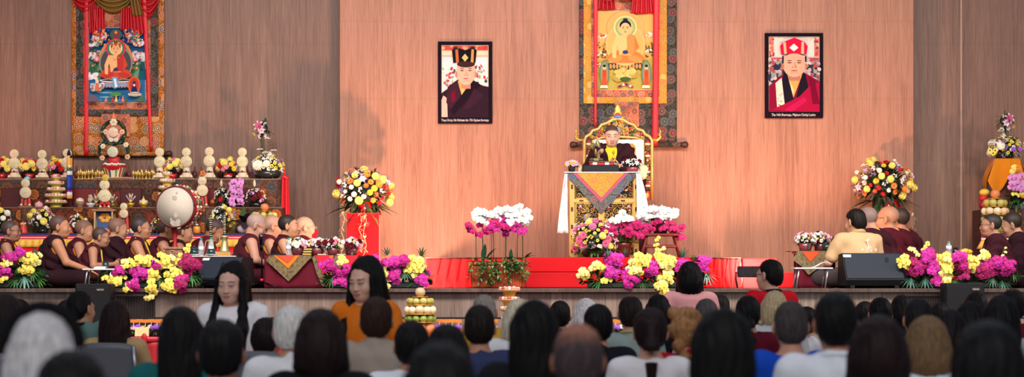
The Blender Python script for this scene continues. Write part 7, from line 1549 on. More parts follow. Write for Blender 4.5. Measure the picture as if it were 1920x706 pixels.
def tower(label, px, Y, zb, ytop, tiers, acc, seed, food=True, name='tiered_stand'):
    q = random.Random(seed); x = X(px, Y); zt = Z(ytop, Y); h = zt-zb; t = thing(name, label, 'tiered stand', (x, Y, zb)); n = len(tiers)
    for i, r in enumerate(tiers):
        z0 = zb+h*i/n; z1 = zb+h*(i+.72)/n; z0 = zb+.001 if i == 0 else z0
        MB().lathe([(r*.55, 0), (r*.5, .01), (r*.62, (z1-z0)*.75), (r*.95, (z1-z0)*.93), (r, z1-z0)], acc[i % len(acc)], c=(x, Y, z0), n=18).build('tier_bowl', M_PAINT, t)
        MB().lathe([(r*.9, z1-z0), (r*1.02, z1-z0+.004), (r*1.04, z1-z0+.01), (r*.9, z1-z0+.008)], 'd8c8a8', c=(x, Y, z0), n=18).build('tray', M_CLEAR if not food else M_PAINT, t)
        mb = MB(); k = int(10+r*60)
        for j in range(k): a = 2*PI*j/k; mb.ell((x+r*.82*math.cos(a), Y+r*.82*math.sin(a), z1+.022), (.02, .018, .016), q.choice(['d89a8a', 'e8d8cc', 'c85a5a', 'e0b0a8', 'b84040', 'e8c8b8']), 6, 4)
        for j in range(k//2): a = 2*PI*j/(k//2); mb.ell((x+r*.4*math.cos(a), Y+r*.4*math.sin(a), z1+.026), (.02, .018, .02), q.choice(['d89a8a', 'e8d8cc', 'c85a5a', 'e0b0a8']), 6, 4)
        tag(mb.build('sweets', M_WAX, t), kind='stuff')
    return t
YL = ['c8b44a', 'd0bc5a']
tower('yellow five-tier stand of pink sweets left of the striped banner', 105, Ym2, Z2, 330, [.135, .14, .115, .1, .06], YL, 41); tower('yellow tiered stand of pink sweets half hidden behind the drum', 313, Ym2, Z2, 324, [.12, .115, .11, .1, .055], YL, 42)
def bowl_off(label, px, Y, zb, r, h, col, kind, name='offering_bowl', mat=M_GOLD):
    x = X(px, Y); t = thing(name, label, 'bowl', (x, Y, zb)); c = (x, Y, zb); MB().lathe([(r*.5, 0), (r*.45, .008), (r*.75, h*.4), (r, h), (r*.93, h), (r*.6, h*.4)], col, c=c, n=18).build('bowl_body', mat, t)
    q = random.Random(int(px))
    if kind in ('mound', 'jewel'):
        mb = MB(); mb.ell((x, Y, zb+h), (r*.85, r*.85, h*.6), 'd8ccb4', 10, 6)
        for i in range(16): a = q.uniform(0, 6.28); mb.ell((x+r*.6*math.cos(a), Y+r*.6*math.sin(a), zb+h*1.3), (r*.2, r*.2, r*.16), q.choice(['e0d8c4', 'c8b490', 'd8c0a0']), 6, 4)
        tag(mb.build('grain', M_WAX, t), kind='stuff')
    if kind in ('jewel', 'fan'): MB().lathe([(.012, h*1.1), (.022, h*1.3), (.02, h*1.6), (.006, h*2.0), (.001, h*2.4)], 'e0c050', c=c, n=10).build('jewel_top', M_WAX, t)
    if kind == 'fan':
        mb = MB()
        for i in range(13): a = R(35+110*i/12); mb.tube([(x, Y-.01, zb+h), (x+.085*math.cos(a), Y-.015, zb+h+.12*math.sin(a))], [.003, .006], ['3a3a44', 'c8c4bc', '8a3a3a'][i % 3], 5)
        mb.build('feather_fan', M_HAIR, t); mb = MB(); mb.tube([(x, Y, zb+h*.9), (x, Y, zb+h*2.2)], .008, '6a6a6a'); mb.ell((x, Y-.01, zb+h*2.6), (.014, .01, .022), 'e8c860', 8, 5); mb.build('gem_finial', M_WAX, t)
    if kind == 'disc': m = MB(); m.tube([(x, Y, zb+h*.6), (x, Y-.01, zb+h*2.4)], .008, 'd8ccb0'); m.build('stick', M_WAX, t); m = MB(); disc(m, x, Y-.03, zb+h*1.7, .03, DC_[0]); m.build('small_disc', M_WAX, t); m = MB(); disc(m, x, Y-.03, zb+h*2.45, .022, DC_[1]); m.build('small_disc', M_WAX, t)
    return t
bowl_off('round basket-like bowl right of the striped banner', 150, Ym2, Z2, .06, .075, '8a6a50', 'mound', mat=M_WAX); bowl_off('white bowl with two tiny discs left of the tall red cake', 170, Ym2, Z2, .062, .055, 'c8c4c0', 'disc', mat=M_CERAM); bowl_off('gilded bowl with a feather fan, right of the tall red cake', 245, Ym2, Z2, .055, .055, 'c89a30', 'fan'); bowl_off('gilded bowl of white grain with a yellow jewel, left of the drum', 269, Ym2, Z2, .065, .06, 'c89a30', 'jewel')
bowl_off('feather fan cup behind the left side of the tall red cake', 180, 4.07, Z2, .04, .05, '8a7a5a', 'fan'); bowl_off('feather fan cup peeking out right of the tall red cake', 211, 4.07, Z2, .04, .05, '9a8a50', 'fan')
t = thing('pink_bun', 'single round pink bun beside the red-based disc cake on the left', 'bun', (X(73, Ym2), Ym2, Z2)); MB().lathe([(.04, 0), (.052, .012), (.05, .045), (.03, .065), (.004, .07)], 'd8a0a0', c=(X(73, Ym2), Ym2, Z2), n=16).build('bun_body', M_WAX, t); MB().ell((X(73, Ym2), Ym2, Z2+.07), (.012, .012, .01), 'e8c8c8', 8, 5).build('bun_tip', M_WAX, t)
for px, lab, kinds, sd_ in ((418, 'dark green arrangement with a pink lily bud, left of the hanging pink orchid', [('wspray', 7, .04), ('rcarn', 2, .04), ('pspray', 4, .04), ('omum', 1, .045)], 141), (480, 'dark green arrangement with white sprigs, right of the hanging pink orchid', [('wspray', 6, .04), ('pspray', 5, .04), ('dcarn', 2, .04), ('lav', 2, .035)], 142)):
    q = random.Random(sd_); root = thing('flower_arrangement', lab, 'flowers', (X(px, Ym2), Ym2, Z2)); MB().lathe([(.06, 0), (.08, .03), (.07, .06)], '1c1c1a', c=(X(px, Ym2), Ym2, Z2)).build('bowl', M_CERAM, root); bouquet(root, W(px, 369, Ym2), (.11, .08, .1), kinds, q, 70, .09, .013, ['1c2a1c', '24381f', '2c4428'])
    mb = MB(); p = W(px-3, 350, Ym2-.03); mb.tube([W(px, 372, Ym2), p], .004, '4a5a34', 5); mb.lathe([(.004, 0), (.016, .015), (.018, .05), (.008, .08), (.001, .09)], 'd8b898', c=p, n=8); mb.build('lily_bud', M_PETAL, root)
q = random.Random(143); root = thing('potted_orchid', 'pink orchid hanging in a double row on the middle altar step', 'potted orchid', (X(446, Ym2), Ym2, Z2)); MB().lathe([(.05, 0), (.07, .05), (.06, .05)], '3a2a24', c=(X(446, Ym2), Ym2, Z2)).build('pot', M_CERAM, root); MB().tube([(X(446, Ym2), Ym2, Z2+.04), W(446, 350, Ym2), W(444, 338, Ym2-.04)], .006, '4a5a34', 6).build('orchid_stem', M_LEAF, root); mb = MB(); [leaf(mb, (X(446, Ym2), Ym2, Z2+.05), (math.cos(a), -.3, .5), .14, .025, '2c4428', .3) for a in (0, 1, 2, 3.1)]; mb.build('orchid_leaf', M_LEAF, root)
for i in range(20): bloom(root, 'lav', W((437 if i % 2 else 449)+q.uniform(-3, 3), 338+i*2.35, Ym2-.1+q.uniform(-.02, .02)), (q.uniform(-.5, .5), -1, q.uniform(-.2, .2)), .044, q)
# ---- front table
Yf = 3.66
t = thing('small_shrine', 'small painted stand with yellow flower panel between two monks', 'stand', (X(196, Yf), Yf, Z1)); x = X(196, Yf); zs = Z(392, Yf)
MB().box((x, Yf, zs-.014), (.28, .18, .028), '9a6a4a', .006).build('stand_top', M_WOODP, t)
for sx in (-1, 1):
    for sy in (-1, 1): MB().box((x+sx*.105, Yf+sy*.07, (Z1+zs)/2-.014), (.022, .022, zs-Z1-.03), 'b89868', .004).build('post', M_WOODP, t)
MB().box((x, Yf+.03, (Z1+zs)/2-.01), (.19, .02, zs-Z1-.04), '34508a', .003).build('blue_panel', M_PAINT, t); mb = MB()
for k in range(6): mb.ell((x+.045*math.cos(k*PI/3), Yf+.016, Z(408, Yf)+.035*math.sin(k*PI/3)), (.035, .008, .028), 'd8983a', 8, 5)
mb.ell((x, Yf+.01, Z(408, Yf)), (.014, .008, .014), '8a4a20', 7, 4); mb.build('painted_flower', M_PAINT, t); MB().ell((x, Yf-.0, Z1+.034), (.04, .03, .034), 'd8b0a8', 10, 6).build('bun', M_WAX, t)
for k in (-1, 1): MB().ell((x+k*.05, Yf+.01, Z1+.03), (.025, .02, .03), 'd86a30', 8, 5).build('orange_petal', M_WAX, t)
zz = zs+.001; t = torma('tall red cake with two discs and a yellow crown, on the small painted stand', 197, Yf, zz, 337, 'red', 0, rs=(9.5, 12)); m = MB(); disc(m, X(199, Yf), Yf-.04, Z(333, Yf), .04, ('d8c050', 'c8a838', 'e0d080', 'b89028')); m.tube([(X(199, Yf), Yf, Z(345, Yf)), (X(199, Yf), Yf, Z(333, Yf))], .01, 'c03a30'); m.build('yellow_crown', M_WAX, t)
mb = MB(); [mb.ell((X(197, Yf)+(k-2)*.026, Yf-.045, zz+.05+.02*(k % 2)), (.018, .014, .018), 'b82028', 7, 5) for k in range(5)]; mb.build('red_roses', M_WAX, t)
torma('small red cake with two discs behind the monk in silver glasses', 233, Yf, Z1, 380, 'red', 1, rs=(6.8, 8.2))
for px, lab, c in ((44, 'red cone cake with cream crest behind the leftmost monk', 'c0402c'), (133, 'red cone cake with a thin spire behind the big bare-armed monk', 'c03a2c')):
    t = thing('cone_cake', lab, 'offering cake', (X(px, Yf), Yf, Z1)); c_ = (X(px, Yf), Yf, Z1); MB().lathe([(.055, 0), (.05, .02), (.034, .1), (.02, .13), (.004, .15)], c, c=c_, n=14).build('cone', M_WAX, t); mb = MB(); [mb.ell((c_[0]+.018*(k-1.5), Yf-.02, Z1+.115+.008*(k % 2)), (.011, .01, .012), 'e0d0a8', 6, 4) for k in range(4)]; mb.build('cream_crest', M_WAX, t)
for px, lab in ((168, 'white cup left of the small painted stand'), (248, 'white cup right of the small red cake with two discs'), (258, 'white cup just left of the monk in silver glasses'), (160, 'white cup partly hidden by the monk with tilted head'), (0, 'white cup cut by the left edge of the photo')): cup(lab, px, Yf-.02, Z1, .035, .06, 'd0c0b0')
for px, lab, sp, r_, sd_ in ((80, 'white and yellow arrangement with dark leaves left of the big bare-armed monk', [('ymum', 3, .045), ('wmum', 4, .04), ('wspray', 8, .04), ('yb', 4, .025), ('rlily', 2, .045), ('pspray', 3, .04)], (.15, .1, .12), 151), (2, 'white and yellow arrangement cut by the left edge, on the front altar table', [('ymum', 3, .045), ('wspray', 8, .04), ('wmum', 4, .04)], (.1, .09, .12), 152), (145, 'white flower arrangement behind the monk with tilted head', [('wmum', 4, .04), ('wspray', 6, .04), ('ydaisy', 4, .025)], (.08, .07, .09), 153), (300, 'white and yellow flowers left beneath the drum', [('wmum', 4, .035), ('yb', 4, .025), ('wspray', 6, .04)], (.09, .07, .07), 154), (415, 'yellow and white flowers between the two trumpets', [('ymum', 4, .045), ('yel2', 3, .045), ('wspray', 8, .04), ('yb', 5, .025)], (.14, .1, .14), 155)):
    q = random.Random(sd_); root = thing('flower_arrangement', lab, 'flowers', (X(px, Yf), Yf, Z1)); MB().lathe([(.05, 0), (.07, .03), (.06, .06)], '1c1c1a', c=(X(px, Yf), Yf, Z1)).build('bowl', M_CERAM, root); bouquet(root, (X(px, Yf), Yf, Z1+.05+r_[2]*.9), r_, sp, q, 70, .09, .013, ['1c2a1c', '24381f', '2c4428'])
t = thing('orange_jar', 'glass jar with orange body right of the drum pole', 'jar', (X(369, Yf), Yf, Z1)); c_ = (X(369, Yf), Yf, Z1); MB().lathe([(.03, 0), (.045, .015), (.046, .07), (.034, .09)], 'd88a30', c=c_, n=16).build('jar_body', M_CERAM, t); MB().lathe([(.036, .09), (.036, .115), (.03, .118)], 'b8b0a8', c=c_, n=16).build('lid', M_METAL, t)
t = thing('orange_gourd', 'round orange fruit with red bow between the two elderly monks and the young monk', 'fruit', (X(513, Yf), Yf, Z1)); c_ = W(513, 429, Yf); MB().lathe([(.01, -.045), (.042, -.03), (.05, 0), (.04, .034), (.01, .044)], 'd8822a', c=(c_.x, Yf, Z1+.046), n=16).build('fruit_body', M_FRUIT, t); mb = MB(); mb.ell((c_.x-.02, Yf-.02, Z1+.13), (.03, .02, .045), 'b81426', 8, 6); mb.tube([(c_.x-.02, Yf-.01, Z1+.09), (c_.x-.03, Yf, Z1+.2)], .014, 'c01830', 6); mb.build('red_bow', M_SATIN, t)
t = thing('dark_flower', 'big dark purple flower with white base and green leaves behind the old grey-haired monk', 'flowers', (X(455, Yf), Yf, Z1)); x = X(455, Yf); mb = MB(); leaf(mb, W(452, 418, Yf), (-.8, -.3, .35), .2, .05, '4a6a34', .2, n=6); leaf(mb, W(455, 412, Yf), (.1, -.2, 1), .2, .035, '3a5a2c', .1, n=6); leaf(mb, W(450, 425, Yf), (-.7, -.4, -.3), .18, .03, '2c4428', .2, n=6); mb.build('leaf', M_LEAF, t); mb = MB()
for dx, dz, L in ((.5, .9, .16), (-.3, .5, .14), (.7, .3, .13), (-.6, .2, .12), (.1, -.6, .12)): leaf(mb, W(458, 415, Yf-.04), (dx, -.5, dz), L, .05, '2a1424', .1, n=6)
mb.build('petal', M_PETAL, t); mb = MB(); mb.ell((x, Yf-.02, Z1+.055), (.07, .05, .05), 'b0a0a4', 10, 6); mb.lathe([(.05, 0), (.06, .02), (.03, .03)], '4a4444', c=(x, Yf, Z1)); mb.build('white_base', M_WAX, t)
def fruit_tower(label, px, Y, zb, ytop, rows, name='fruit_tower', group=None, tray='d0a040'):
    """rows from the bottom: (kind, radius of ring, fruit radius, count)"""
    COLS = dict(apple=('8aa048', '7a9440', '98ac54'), peach=('e2c090', 'dcae78', 'e8cca0'), pear=('b0a858', 'a89a48', 'c0b468'), top=('d8965a',), pale=('e4caa0', 'ddb98c', 'ead6b0'), melon=('c4a888',), topp=('d08050',))
    q = random.Random(int(px)); x = X(px, Y); t = thing(name, label, 'fruit tower', (x, Y, zb), group=group); z = zb
    for k, (kind, rr, fr, n) in enumerate(rows):
        MB().lathe([(rr*.5 if n > 1 else .03, 0), (rr+fr*.9 if n > 1 else fr*1.5, .004), (rr+fr*.95 if n > 1 else fr*1.55, .012), (.02, .012)], tray, c=(x, Y, z), n=24).build('tray', M_GOLD, t); z += .012
        if n > 1: MB().cyl((x, Y, z), (x, Y, z+fr*2), .03, 'c89030').build('column', M_GOLD, t)
        for i in range(n):
            a = 2*PI*(i+.5*(k % 2))/n-PI/2; xx, yy = x+(rr*math.cos(a) if n > 1 else 0), Y+(rr*math.sin(a) if n > 1 else 0); f = fr*q.uniform(.94, 1.05)
            o = MB().lathe([(.1*f, -.86*f), (.6*f, -.8*f), (.96*f, -.3*f), (f, .1*f), (.8*f, .62*f), (.4*f, .88*f), (.12*f, .84*f), (.01, .8*f)], q.choice(COLS[kind]), c=(xx, yy, z+f*.86), n=14).build('fruit', M_FRUIT, t)
            MB().tube([(xx, yy, z+f*1.64), (xx+.004, yy, z+f*1.85)], .004, '5a4a2a', 5).build('stalk', M_WOODP, o)
        z += fr*1.8
    return t
fruit_tower('fruit tower with a single peach on top behind the elderly monks', 496, 3.68, Z1, 362, [('apple', .12, .043, 8), ('pale', .13, .042, 9), ('pear', .115, .04, 8), ('topp', 0, .05, 1)])
# ---- right-hand altar
Y5, Y6 = 3.6, 4.1; za, zb5 = Z(437, Y5), Z(392, Y6)
xl, xr = X(1840, Y5), X(2040, Y5)
t = thing('altar_table', 'right-hand altar table with yellow and red valance behind the far right monks', 'table', ((xl+xr)/2, Y5, ST)); MB().box(((xl+xr)/2, Y5+.2, (ST+za)/2), (xr-xl, .4, za-ST-.004), '4a1618', .004).build('table_body', M_WOODP, t)
for nm, a, b, c in (('blue_band', 437, 442, '26245c'), ('red_band', 442, 446, 'b81428'), ('pale_band', 446, 449, 'dcd0c8')): MB().box(((xl+xr)/2, Y5-.008, Z((a+b)/2, Y5)), (xr-xl+.01, .012, (b-a)/SC(Y5)), c, .002).build(nm, M_SATIN, t)
for nm, a, b, c, am in (('yellow_valance', 449, 466, 'e09a3a', .018), ('red_drape', 465, 534, 'c4121e', .03)): MB().grid(lambda u, v: (xl-.02*v*(1-u)*3+(xr-xl)*u, Y5-.012-am*abs(math.sin(u*34))*(.3+.7*v), Z(a, Y5)+(max(ST+.004, Z(b, Y5))-Z(a, Y5))*v), 90, 3, c, th=.003).build(nm, M_SATIN, t)
t = thing('altar_step', 'dark red upper step of the right-hand altar', 'altar', (X(1930, Y6), Y6, ST)); xl2 = X(1838, Y6); MB().box(((xl2+xr)/2, Y6+.25, (ST+zb5)/2), (xr-xl2, .5, zb5-ST-.004), '5a1a1c', .004).build('step_body', M_WOODP, t); panels(t, xl2, xr, Y6-.004, za, zb5-.01, [.3, .2], [BR_ALTARD, BR_ALTAR])
Y7 = 4.35; zp = Z(299, Y7); xp = X(1884, Y7)
t = thing('pedestal', 'dark pedestal under the orange velvet cloth, far right', 'pedestal', (xp, Y7, zb5)); MB().box((xp, Y7, (zb5+zp)/2), (.24, .24, zp-zb5-.002), '26242e', .008).build('pedestal_body', BR_ALTARD, t); MB().box((xp, Y7, zp-.015), (.27, .27, .03), '3a2a1c', .006).build('pedestal_top', M_WOODP, t)
ct = thing('velvet_cloth', 'orange velvet cloth draped over the far right pedestal', 'cloth', (xp, Y7, zp)); MB().box((xp, Y7, zp+.004), (.3, .3, .006), 'c87a1c', .002).build('top_cloth', M_VELVET, ct)
MB().grid(lambda u, v: (xp+(u-.5)*(.3+.2*v), Y7-.15-.02*math.sin(u*13+1)*v-.02*v, zp+.006-(.16+.26*abs(math.sin(u*4.7+.45)))*v), 30, 10, 'c8781a', th=.004).build('front_drape', M_VELVET, ct)
for s in (-1, 1): MB().grid(lambda u, v: (xp+s*(.15+.09*v+.015*math.sin(u*9)*v), Y7+(u-.5)*.3, zp+.006-(.2+.2*abs(math.sin(u*3)))*v), 14, 8, 'b86a14', th=.004).build('side_drape', M_VELVET, ct)
root = thing('flower_arrangement', 'purple and white arrangement with a tall lily spray on the orange-draped pedestal', 'flowers', (xp, Y7, zp+.008)); MB().lathe([(.08, 0), (.12, .03), (.1, .06)], '1c1a1c', c=(xp, Y7, zp+.008)).build('bowl', M_CERAM, root); tall_arr(root, 1888, 296, Y7, (1886, 226), 57, -1)
for px, py, k in ((1862, 287, 'yb'), (1856, 282, 'yb'), (1866, 282, 'yb'), (1900, 280, 'vmum'), (1885, 288, 'vspray'), (1906, 288, 'vspray'), (1912, 280, 'vmum'), (1880, 292, 'vspray')): bloom(root, k, W(px, py, Y7-.14), (0, -1, .2), .035, q)
root = thing('potted_orchid', 'pink orchid with yellow flowers in a white pot at the right edge', 'potted orchid', (X(1908, 4.15), 4.15+.12, zb5)); xo = X(1912, 4.2); MB().lathe([(.09, -.18 + .18), (.13, .06), (.12, .1), (.1, .1)], 'c8c4c4', c=(xo, 4.27, zb5)).build('pot', M_CERAM, root); q = random.Random(58); foliage(root, W(1908, 370, 4.15), (.14, .1, .14), 70, .12, .016, q)
MB().tube([(xo, 4.27, zb5+.08), W(1912, 350, 4.2), W(1906, 325, 4.15)], .008, '4a5a34').build('orchid_stem', M_LEAF, root)
for i in range(14): bloom(root, 'lav', W(1894+q.uniform(0, 26), 327+i*2.2+q.uniform(-4, 4), 4.0+q.uniform(-.03, .05)), (q.uniform(-.5, .3), -1, q.uniform(-.2, .3)), .055, q)
for i in range(9): bloom(root, ['ymum', 'yel', 'omum'][i % 3], W(1898+q.uniform(0, 24), [318, 362][i % 2]+q.uniform(-6, 6), 4.05), (q.uniform(-.5, .3), -1, .2), .042, q)
fruit_tower('fruit tower with a single peach on top before the orange-draped pedestal', 1866, 3.8, za, 350, [('apple', .1, .06, 7), ('apple', .125, .046, 9), ('pale', .12, .05, 8), ('pear', .105, .048, 7), ('topp', 0, .06, 1)])
t = thing('fruit_bowl', 'small heap of yellow and red fruit left of the right-hand fruit tower', 'fruit', (X(1846, 4.12), 4.2, zb5)); x = X(1844, 4.2); MB().lathe([(.02, 0), (.05, .02), (.06, .1), (.055, .1)], '8a1c24', c=(x, 4.2, zb5)).build('bowl', M_CERAM, t); MB().ell((x, 4.2, zb5+.14), (.06, .055, .05), 'a82028', 12, 8).build('red_fruit', M_FRUIT, t); MB().ell((x+.01, 4.19, zb5+.21), (.065, .055, .045), 'd8b03a', 12, 8).build('yellow_fruit', M_FRUIT, t)
# table things half hidden by the far right flowers
Yh = .75; xh = X(1790, Yh); zh = Z(478, Yh); t = thing('low_table', 'low red-draped table hidden behind the far right stage flowers', 'table', (xh, Yh, ST)); MB().box((xh, Yh+.15, zh-.012), (.6, .3, .024), '7a1a1e', .004).build('table_top', M_PAINT, t); folds_cloth(t, xh-.3, xh+.3, Yh-.01, ST+.004, zh-.01, '8a1420', 'cloth_drape')
for sx in (-.26, .26): MB().box((xh+sx, Yh+.25, (ST+zh)/2-.014), (.03, .03, zh-ST-.03), '4a1c18', .003).build('leg', M_WOODP, t)
bottle('green-capped water bottle rising behind the far right stage flowers', 1779, Yh+.1, zh, .15); cup('black mug behind the far right stage flowers', 1791, Yh+.1, zh, .032, .085, '121216')
for i, (px, lab) in enumerate(((1806, 'yellow mango lying behind the far right stage flowers'), (1815, 'yellow mango lying lower right of its twin behind the far right flowers'))): t = thing('mango', lab, 'fruit', (X(px, Yh+.1), Yh+.1, zh)); MB(Matrix.Translation((X(px, Yh+.1), Yh+.1+.06*i, zh+.034)) @ Matrix.Rotation(R(-25+20*i), 4, 'Y')).lathe([(.006, -.07), (.03, -.05), (.036, 0), (.028, .04), (.006, .065)], 'd8aa30', n=14, M=Matrix.Rotation(PI/2, 4, 'Y')).build('mango_body', M_FRUIT, t)
# ---------------------------------------------------------------- offering table in front of the stage
Yo = -1.0; zo = Z(632, Yo); xa, xb = X(186, Yo), X(1215, Yo)
t = thing('offering_table', 'long table under red cloth standing before the stage', 'table', ((xa+xb)/2, Yo, 0)); MB().box(((xa+xb)/2, Yo+.25, zo-.012), (xb-xa, .52, .024), 'a8121c', .004).build('table_top', M_PAINT, t)
for i in range(6):
    for sy in (.05, .44): MB().box((xa+.05+(xb-xa-.1)*i/5, Yo+sy, zo/2-.012), (.04, .04, zo-.026), '8a8a8a', .004).build('leg', M_METAL, t)
folds_cloth(t, xa, xb, Yo-.02, .01, zo+.004, 'a8121e', 'red_skirt', M_SATIN, 24, .02, .05); MB().box(((xa+xb)/2, Yo+.25, zo+.003), (xb-xa+.02, .55, .004), 'b01420', .001).build('top_cloth', M_SATIN, t); MB().grid(lambda u, v: (xa+(xb-xa)*u, Yo-.035-.006*math.sin(u*90), zo+.008-.05*v), 200, 2, 'c8203a', th=.003).build('edge_frill', M_SATIN, t)
zo += .006
protos = []
for kind, lab, col in (('vmum', 'small pot of purple flowers with an orange tag on the front offering table', '26332e'), ('lpink', 'small pot of lilac daisies with an orange tag on the front offering table', '26332e'), ('wspray', 'small pot of white sprigs with an orange tag on the front offering table', '2e3a34'), ('ydaisy', 'small pot of yellow daisies with an orange tag on the front offering table', '26332e')):
    protos.append((kind, lab, col))
q = random.Random(91); made = {}
pos = list(range(226, 340, 11))+[636, 648, 660]+list(range(738, 868, 12))+list(range(926, 976, 12))+[1153, 1165, 1178]
for i, px in enumerate(pos):
    if abs(px-788) < 30 or abs(px-955) < 18: continue
    k = [0, 2, 1, 0, 3, 2][i % 6]; kind, lab, col = protos[k]; Y = Yo+.13+.16*(i % 2); x = X(px, Y)
    if k in made: dup(made[k], (x, Y, zo), 0); continue
    r = thing('flower_pot', lab, 'flower pot', (x, Y, zo), group='tagged pots of '+kind.replace('vmum', 'purple flowers').replace('lpink', 'lilac daisies').replace('wspray', 'white sprigs').replace('ydaisy', 'yellow daisies')); made[k] = r
    MB().lathe([(.03, 0), (.042, .05), (.044, .055), (.036, .05)], col, c=(x, Y, zo), n=12).build('pot', M_PLAS, r); foliage(r, (x, Y, zo+.065), (.045, .045, .03), 26, .045, .01, q)
    for j in range(7 if kind != 'wspray' else 5): a = j*1.05; rr = .0 if j == 0 else .032; bloom(r, kind, (x+rr*math.cos(a), Y+rr*math.sin(a)-.01, zo+.092-rr*.4), (rr*8*math.cos(a), -.7, .8), .026 if kind != 'wspray' else .034, q)
    tg = MB().box((x+.01, Y+.02, zo+.155), (.062, .003, .034), 'e8843a', .001).build('orange_tag', M_CLOTH, r); MB().cyl((x+.01, Y+.023, zo+.06), (x+.01, Y+.023, zo+.15), .003, 'e0dcd8', 6).build('tag_stick', M_PLAS, tg)
t = thing('name_card', 'cream card leaning at the front edge of the offering table, behind the woman in beige', 'card', (X(266, Yo), Yo+.03, zo)); MB(Matrix.Translation((X(266, Yo), Yo+.0, zo+.05)) @ Matrix.Rotation(R(-16), 4, 'X')).box((0, 0, 0), (.14, .006, .095), 'dcc890', .002).build('card', M_CLOTH, t); MB().ell((X(272, Yo), Yo-.05, zo-.01), (.03, .015, .05), 'c8142a', 10, 6).build('red_bow', M_SATIN, t)
fruit_tower('fruit tower topped by one pale melon on the table before the stage', 788, Yo+.26, zo, 533, [('topp', .1, .068, 6), ('apple', .125, .038, 11), ('pale', .125, .045, 10), ('pear', .105, .038, 9), ('melon', 0, .055, 1)])
tower('five-tier stand of pink and white sweets on the table before the stage', 955, Yo+.26, zo, 539, [.075, .08, .095, .105, .11], ['c8922a', 'c89a34'], 43)
# ---------------------------------------------------------------- audience
def chair(root_p, label, yaw, col='5c5c64'):
    L = root_p.location; t = thing('folding_chair', label, 'chair', (L.x, L.y, 0), R(yaw)); LOCAL.add(t.name)
    MB().grid(lambda u, v: ((u-.5)*.42, -.21-.05*v+.06*(2*u-1)**2*.6, .62+.28*v-.03*(2*u-1)**4), 12, 6, col, th=.02).build('backrest', M_PLAS, t); MB().box((0, .02, .40), (.42, .40, .03), col, .012).build('seat', M_PLAS, t)
    for s in (-1, 1):
        MB().tube([(s*.2, .2, .01), (s*.2, -.1, .45), (s*.2, -.2, .64), (s*.2, -.26, .88)], .012, 'a0a0a8', 7).build('frame', M_METAL, t); MB().tube([(s*.19, -.22, .01), (s*.19, .12, .39)], .012, 'a0a0a8', 7).build('leg', M_METAL, t)
    return t
BK = '0e0b0d'; DB = '20130f'
SK = 'b88468'
def aud(label, px, top, d, hair, shirt_, yaw=0, tone=SK, b=1.0, **kw):
    d = min(d*1.17, 21.4) if d < 18 else 20+.3*(d-17)
    return human(label, px, top, d-DC, yaw, 'sit', 0, tone, b=b, hair=hair, outfit=shirt_, hv=kw.pop('hv', .0085), **kw)
S_ = shirt
def chk(P): return (np.floor(P[:, 0]*34+P[:, 2]*30) % 2 == 0) & (np.floor(P[:, 2]*30-P[:, 0]*20) % 2 == 0)
chk.col = 'd8c4ac'
p1, _ = aud('woman with wavy dark hair in brown checked blouse, lower left corner', 12, 556, 12.2, ('long', '1c1210', .26, 1.06), S_('5a3626', 'long', stripes=chk, name='blouse'), -6)
aud('person with short black hair right beside the woman in the brown checked blouse', 38, 562, 17.5, ('bob', BK, .15, .96), S_('1c1c20'))
aud('dark-haired person half hidden behind the man in the green polo', 126, 563, 19.5, ('bob', BK, .2, .95), S_('26262c'))
p4, _ = aud('man in grey-green polo with arm over the chair back, lower left', 152, 543, 15.0, ('short', '100c0c', .2, .97), S_('5f7c74', 'short', .075, .022, collar='14161c', name='polo_shirt'), -22, hyaw=-10, b=1.15, side=-12)
p5, _ = aud('woman with long straight dark brown hair in a beige top, beside the green polo', 217, 566, 14.4, ('long', '1d1010', .34, 1.0), S_('b8966a', 'long', name='beige_top'), -4)
rh, ch = aud('person with big blurred silver-grey hair and a black headband, lower left', 84, 592, 6.0, ('bob', 'b4b2b4', .2, 1.05), S_('a8b4c0', 'short'))
H = ch['H']; MB().tube([xf(H, (.104*math.sin(a), -.035, .045+.105*math.cos(a))) for a in [R(-95+190*i/16) for i in range(17)]], .017, '0c0c10', 8, flat=1.2).build('headband', M_CLOTH, rh)
aud('black-haired head rising at the bottom edge below the silver-grey hair', 135, 665, 5.4, ('short', BK, .2, 1.05), S_('20222a'))
aud('woman with long black hair and teal sleeve, left of the woman in white', 340, 578, 9.4, ('long', BK, .42, 1.0), S_('15585a', 'short'), 4)
aud('man with thick black hair and dark shirt at the bottom, below the woman in white', 416, 604, 8.2, ('short', BK, .2, 1.06), S_('1c1c22', 'short'), tone='a8705a')
p10, _ = aud('dark-haired person in pale beige jacket between woman in white and white-haired head', 500, 597, 12.6, ('short', '181012', .2, 1.0), S_('c0b49c', 'long', name='jacket'), -12)
aud('white-haired person in white shirt at the bottom left of centre', 546, 577, 10.6, ('short', 'c8c4c0', .2, 1.06), S_('d8d8dc', 'short'), 3)
aud('person with dark brown bob and black top at the bottom, right of the white hair', 602, 584, 8.6, ('bob', '1c1110', .17, 1.04), S_('101014', 'short'))
aud('man with short brown hair and grey wrap in front of the woman in orange', 706, 560, 11.4, ('short', '2c1a14', .2, 1.04), S_('9a8c80', 'shawl', .06, .03, name='wrap'), tone='b07858')
aud('black-haired person in white shirt below the fruit tower', 772, 604, 10.6, ('short', BK, .2, 1.02), S_('d8dce4', 'short'))
aud('black-haired person directly under the fruit tower, behind the huge black head', 838, 610, 9.6, ('bob', BK, .14, .98), S_('2a2c34'))
aud('huge blurred black-haired head at the bottom, left of the navy shirt', 826, 648, 5.3, ('bob', '0a0a0c', .16, 1.0), S_('1a1a20'))
aud('grey balding man in yellow shirt behind the man in navy', 908, 553, 14.8, ('buzz', '8a8078', .2, 1.0), S_('c8962e', 'short', .07, .03))
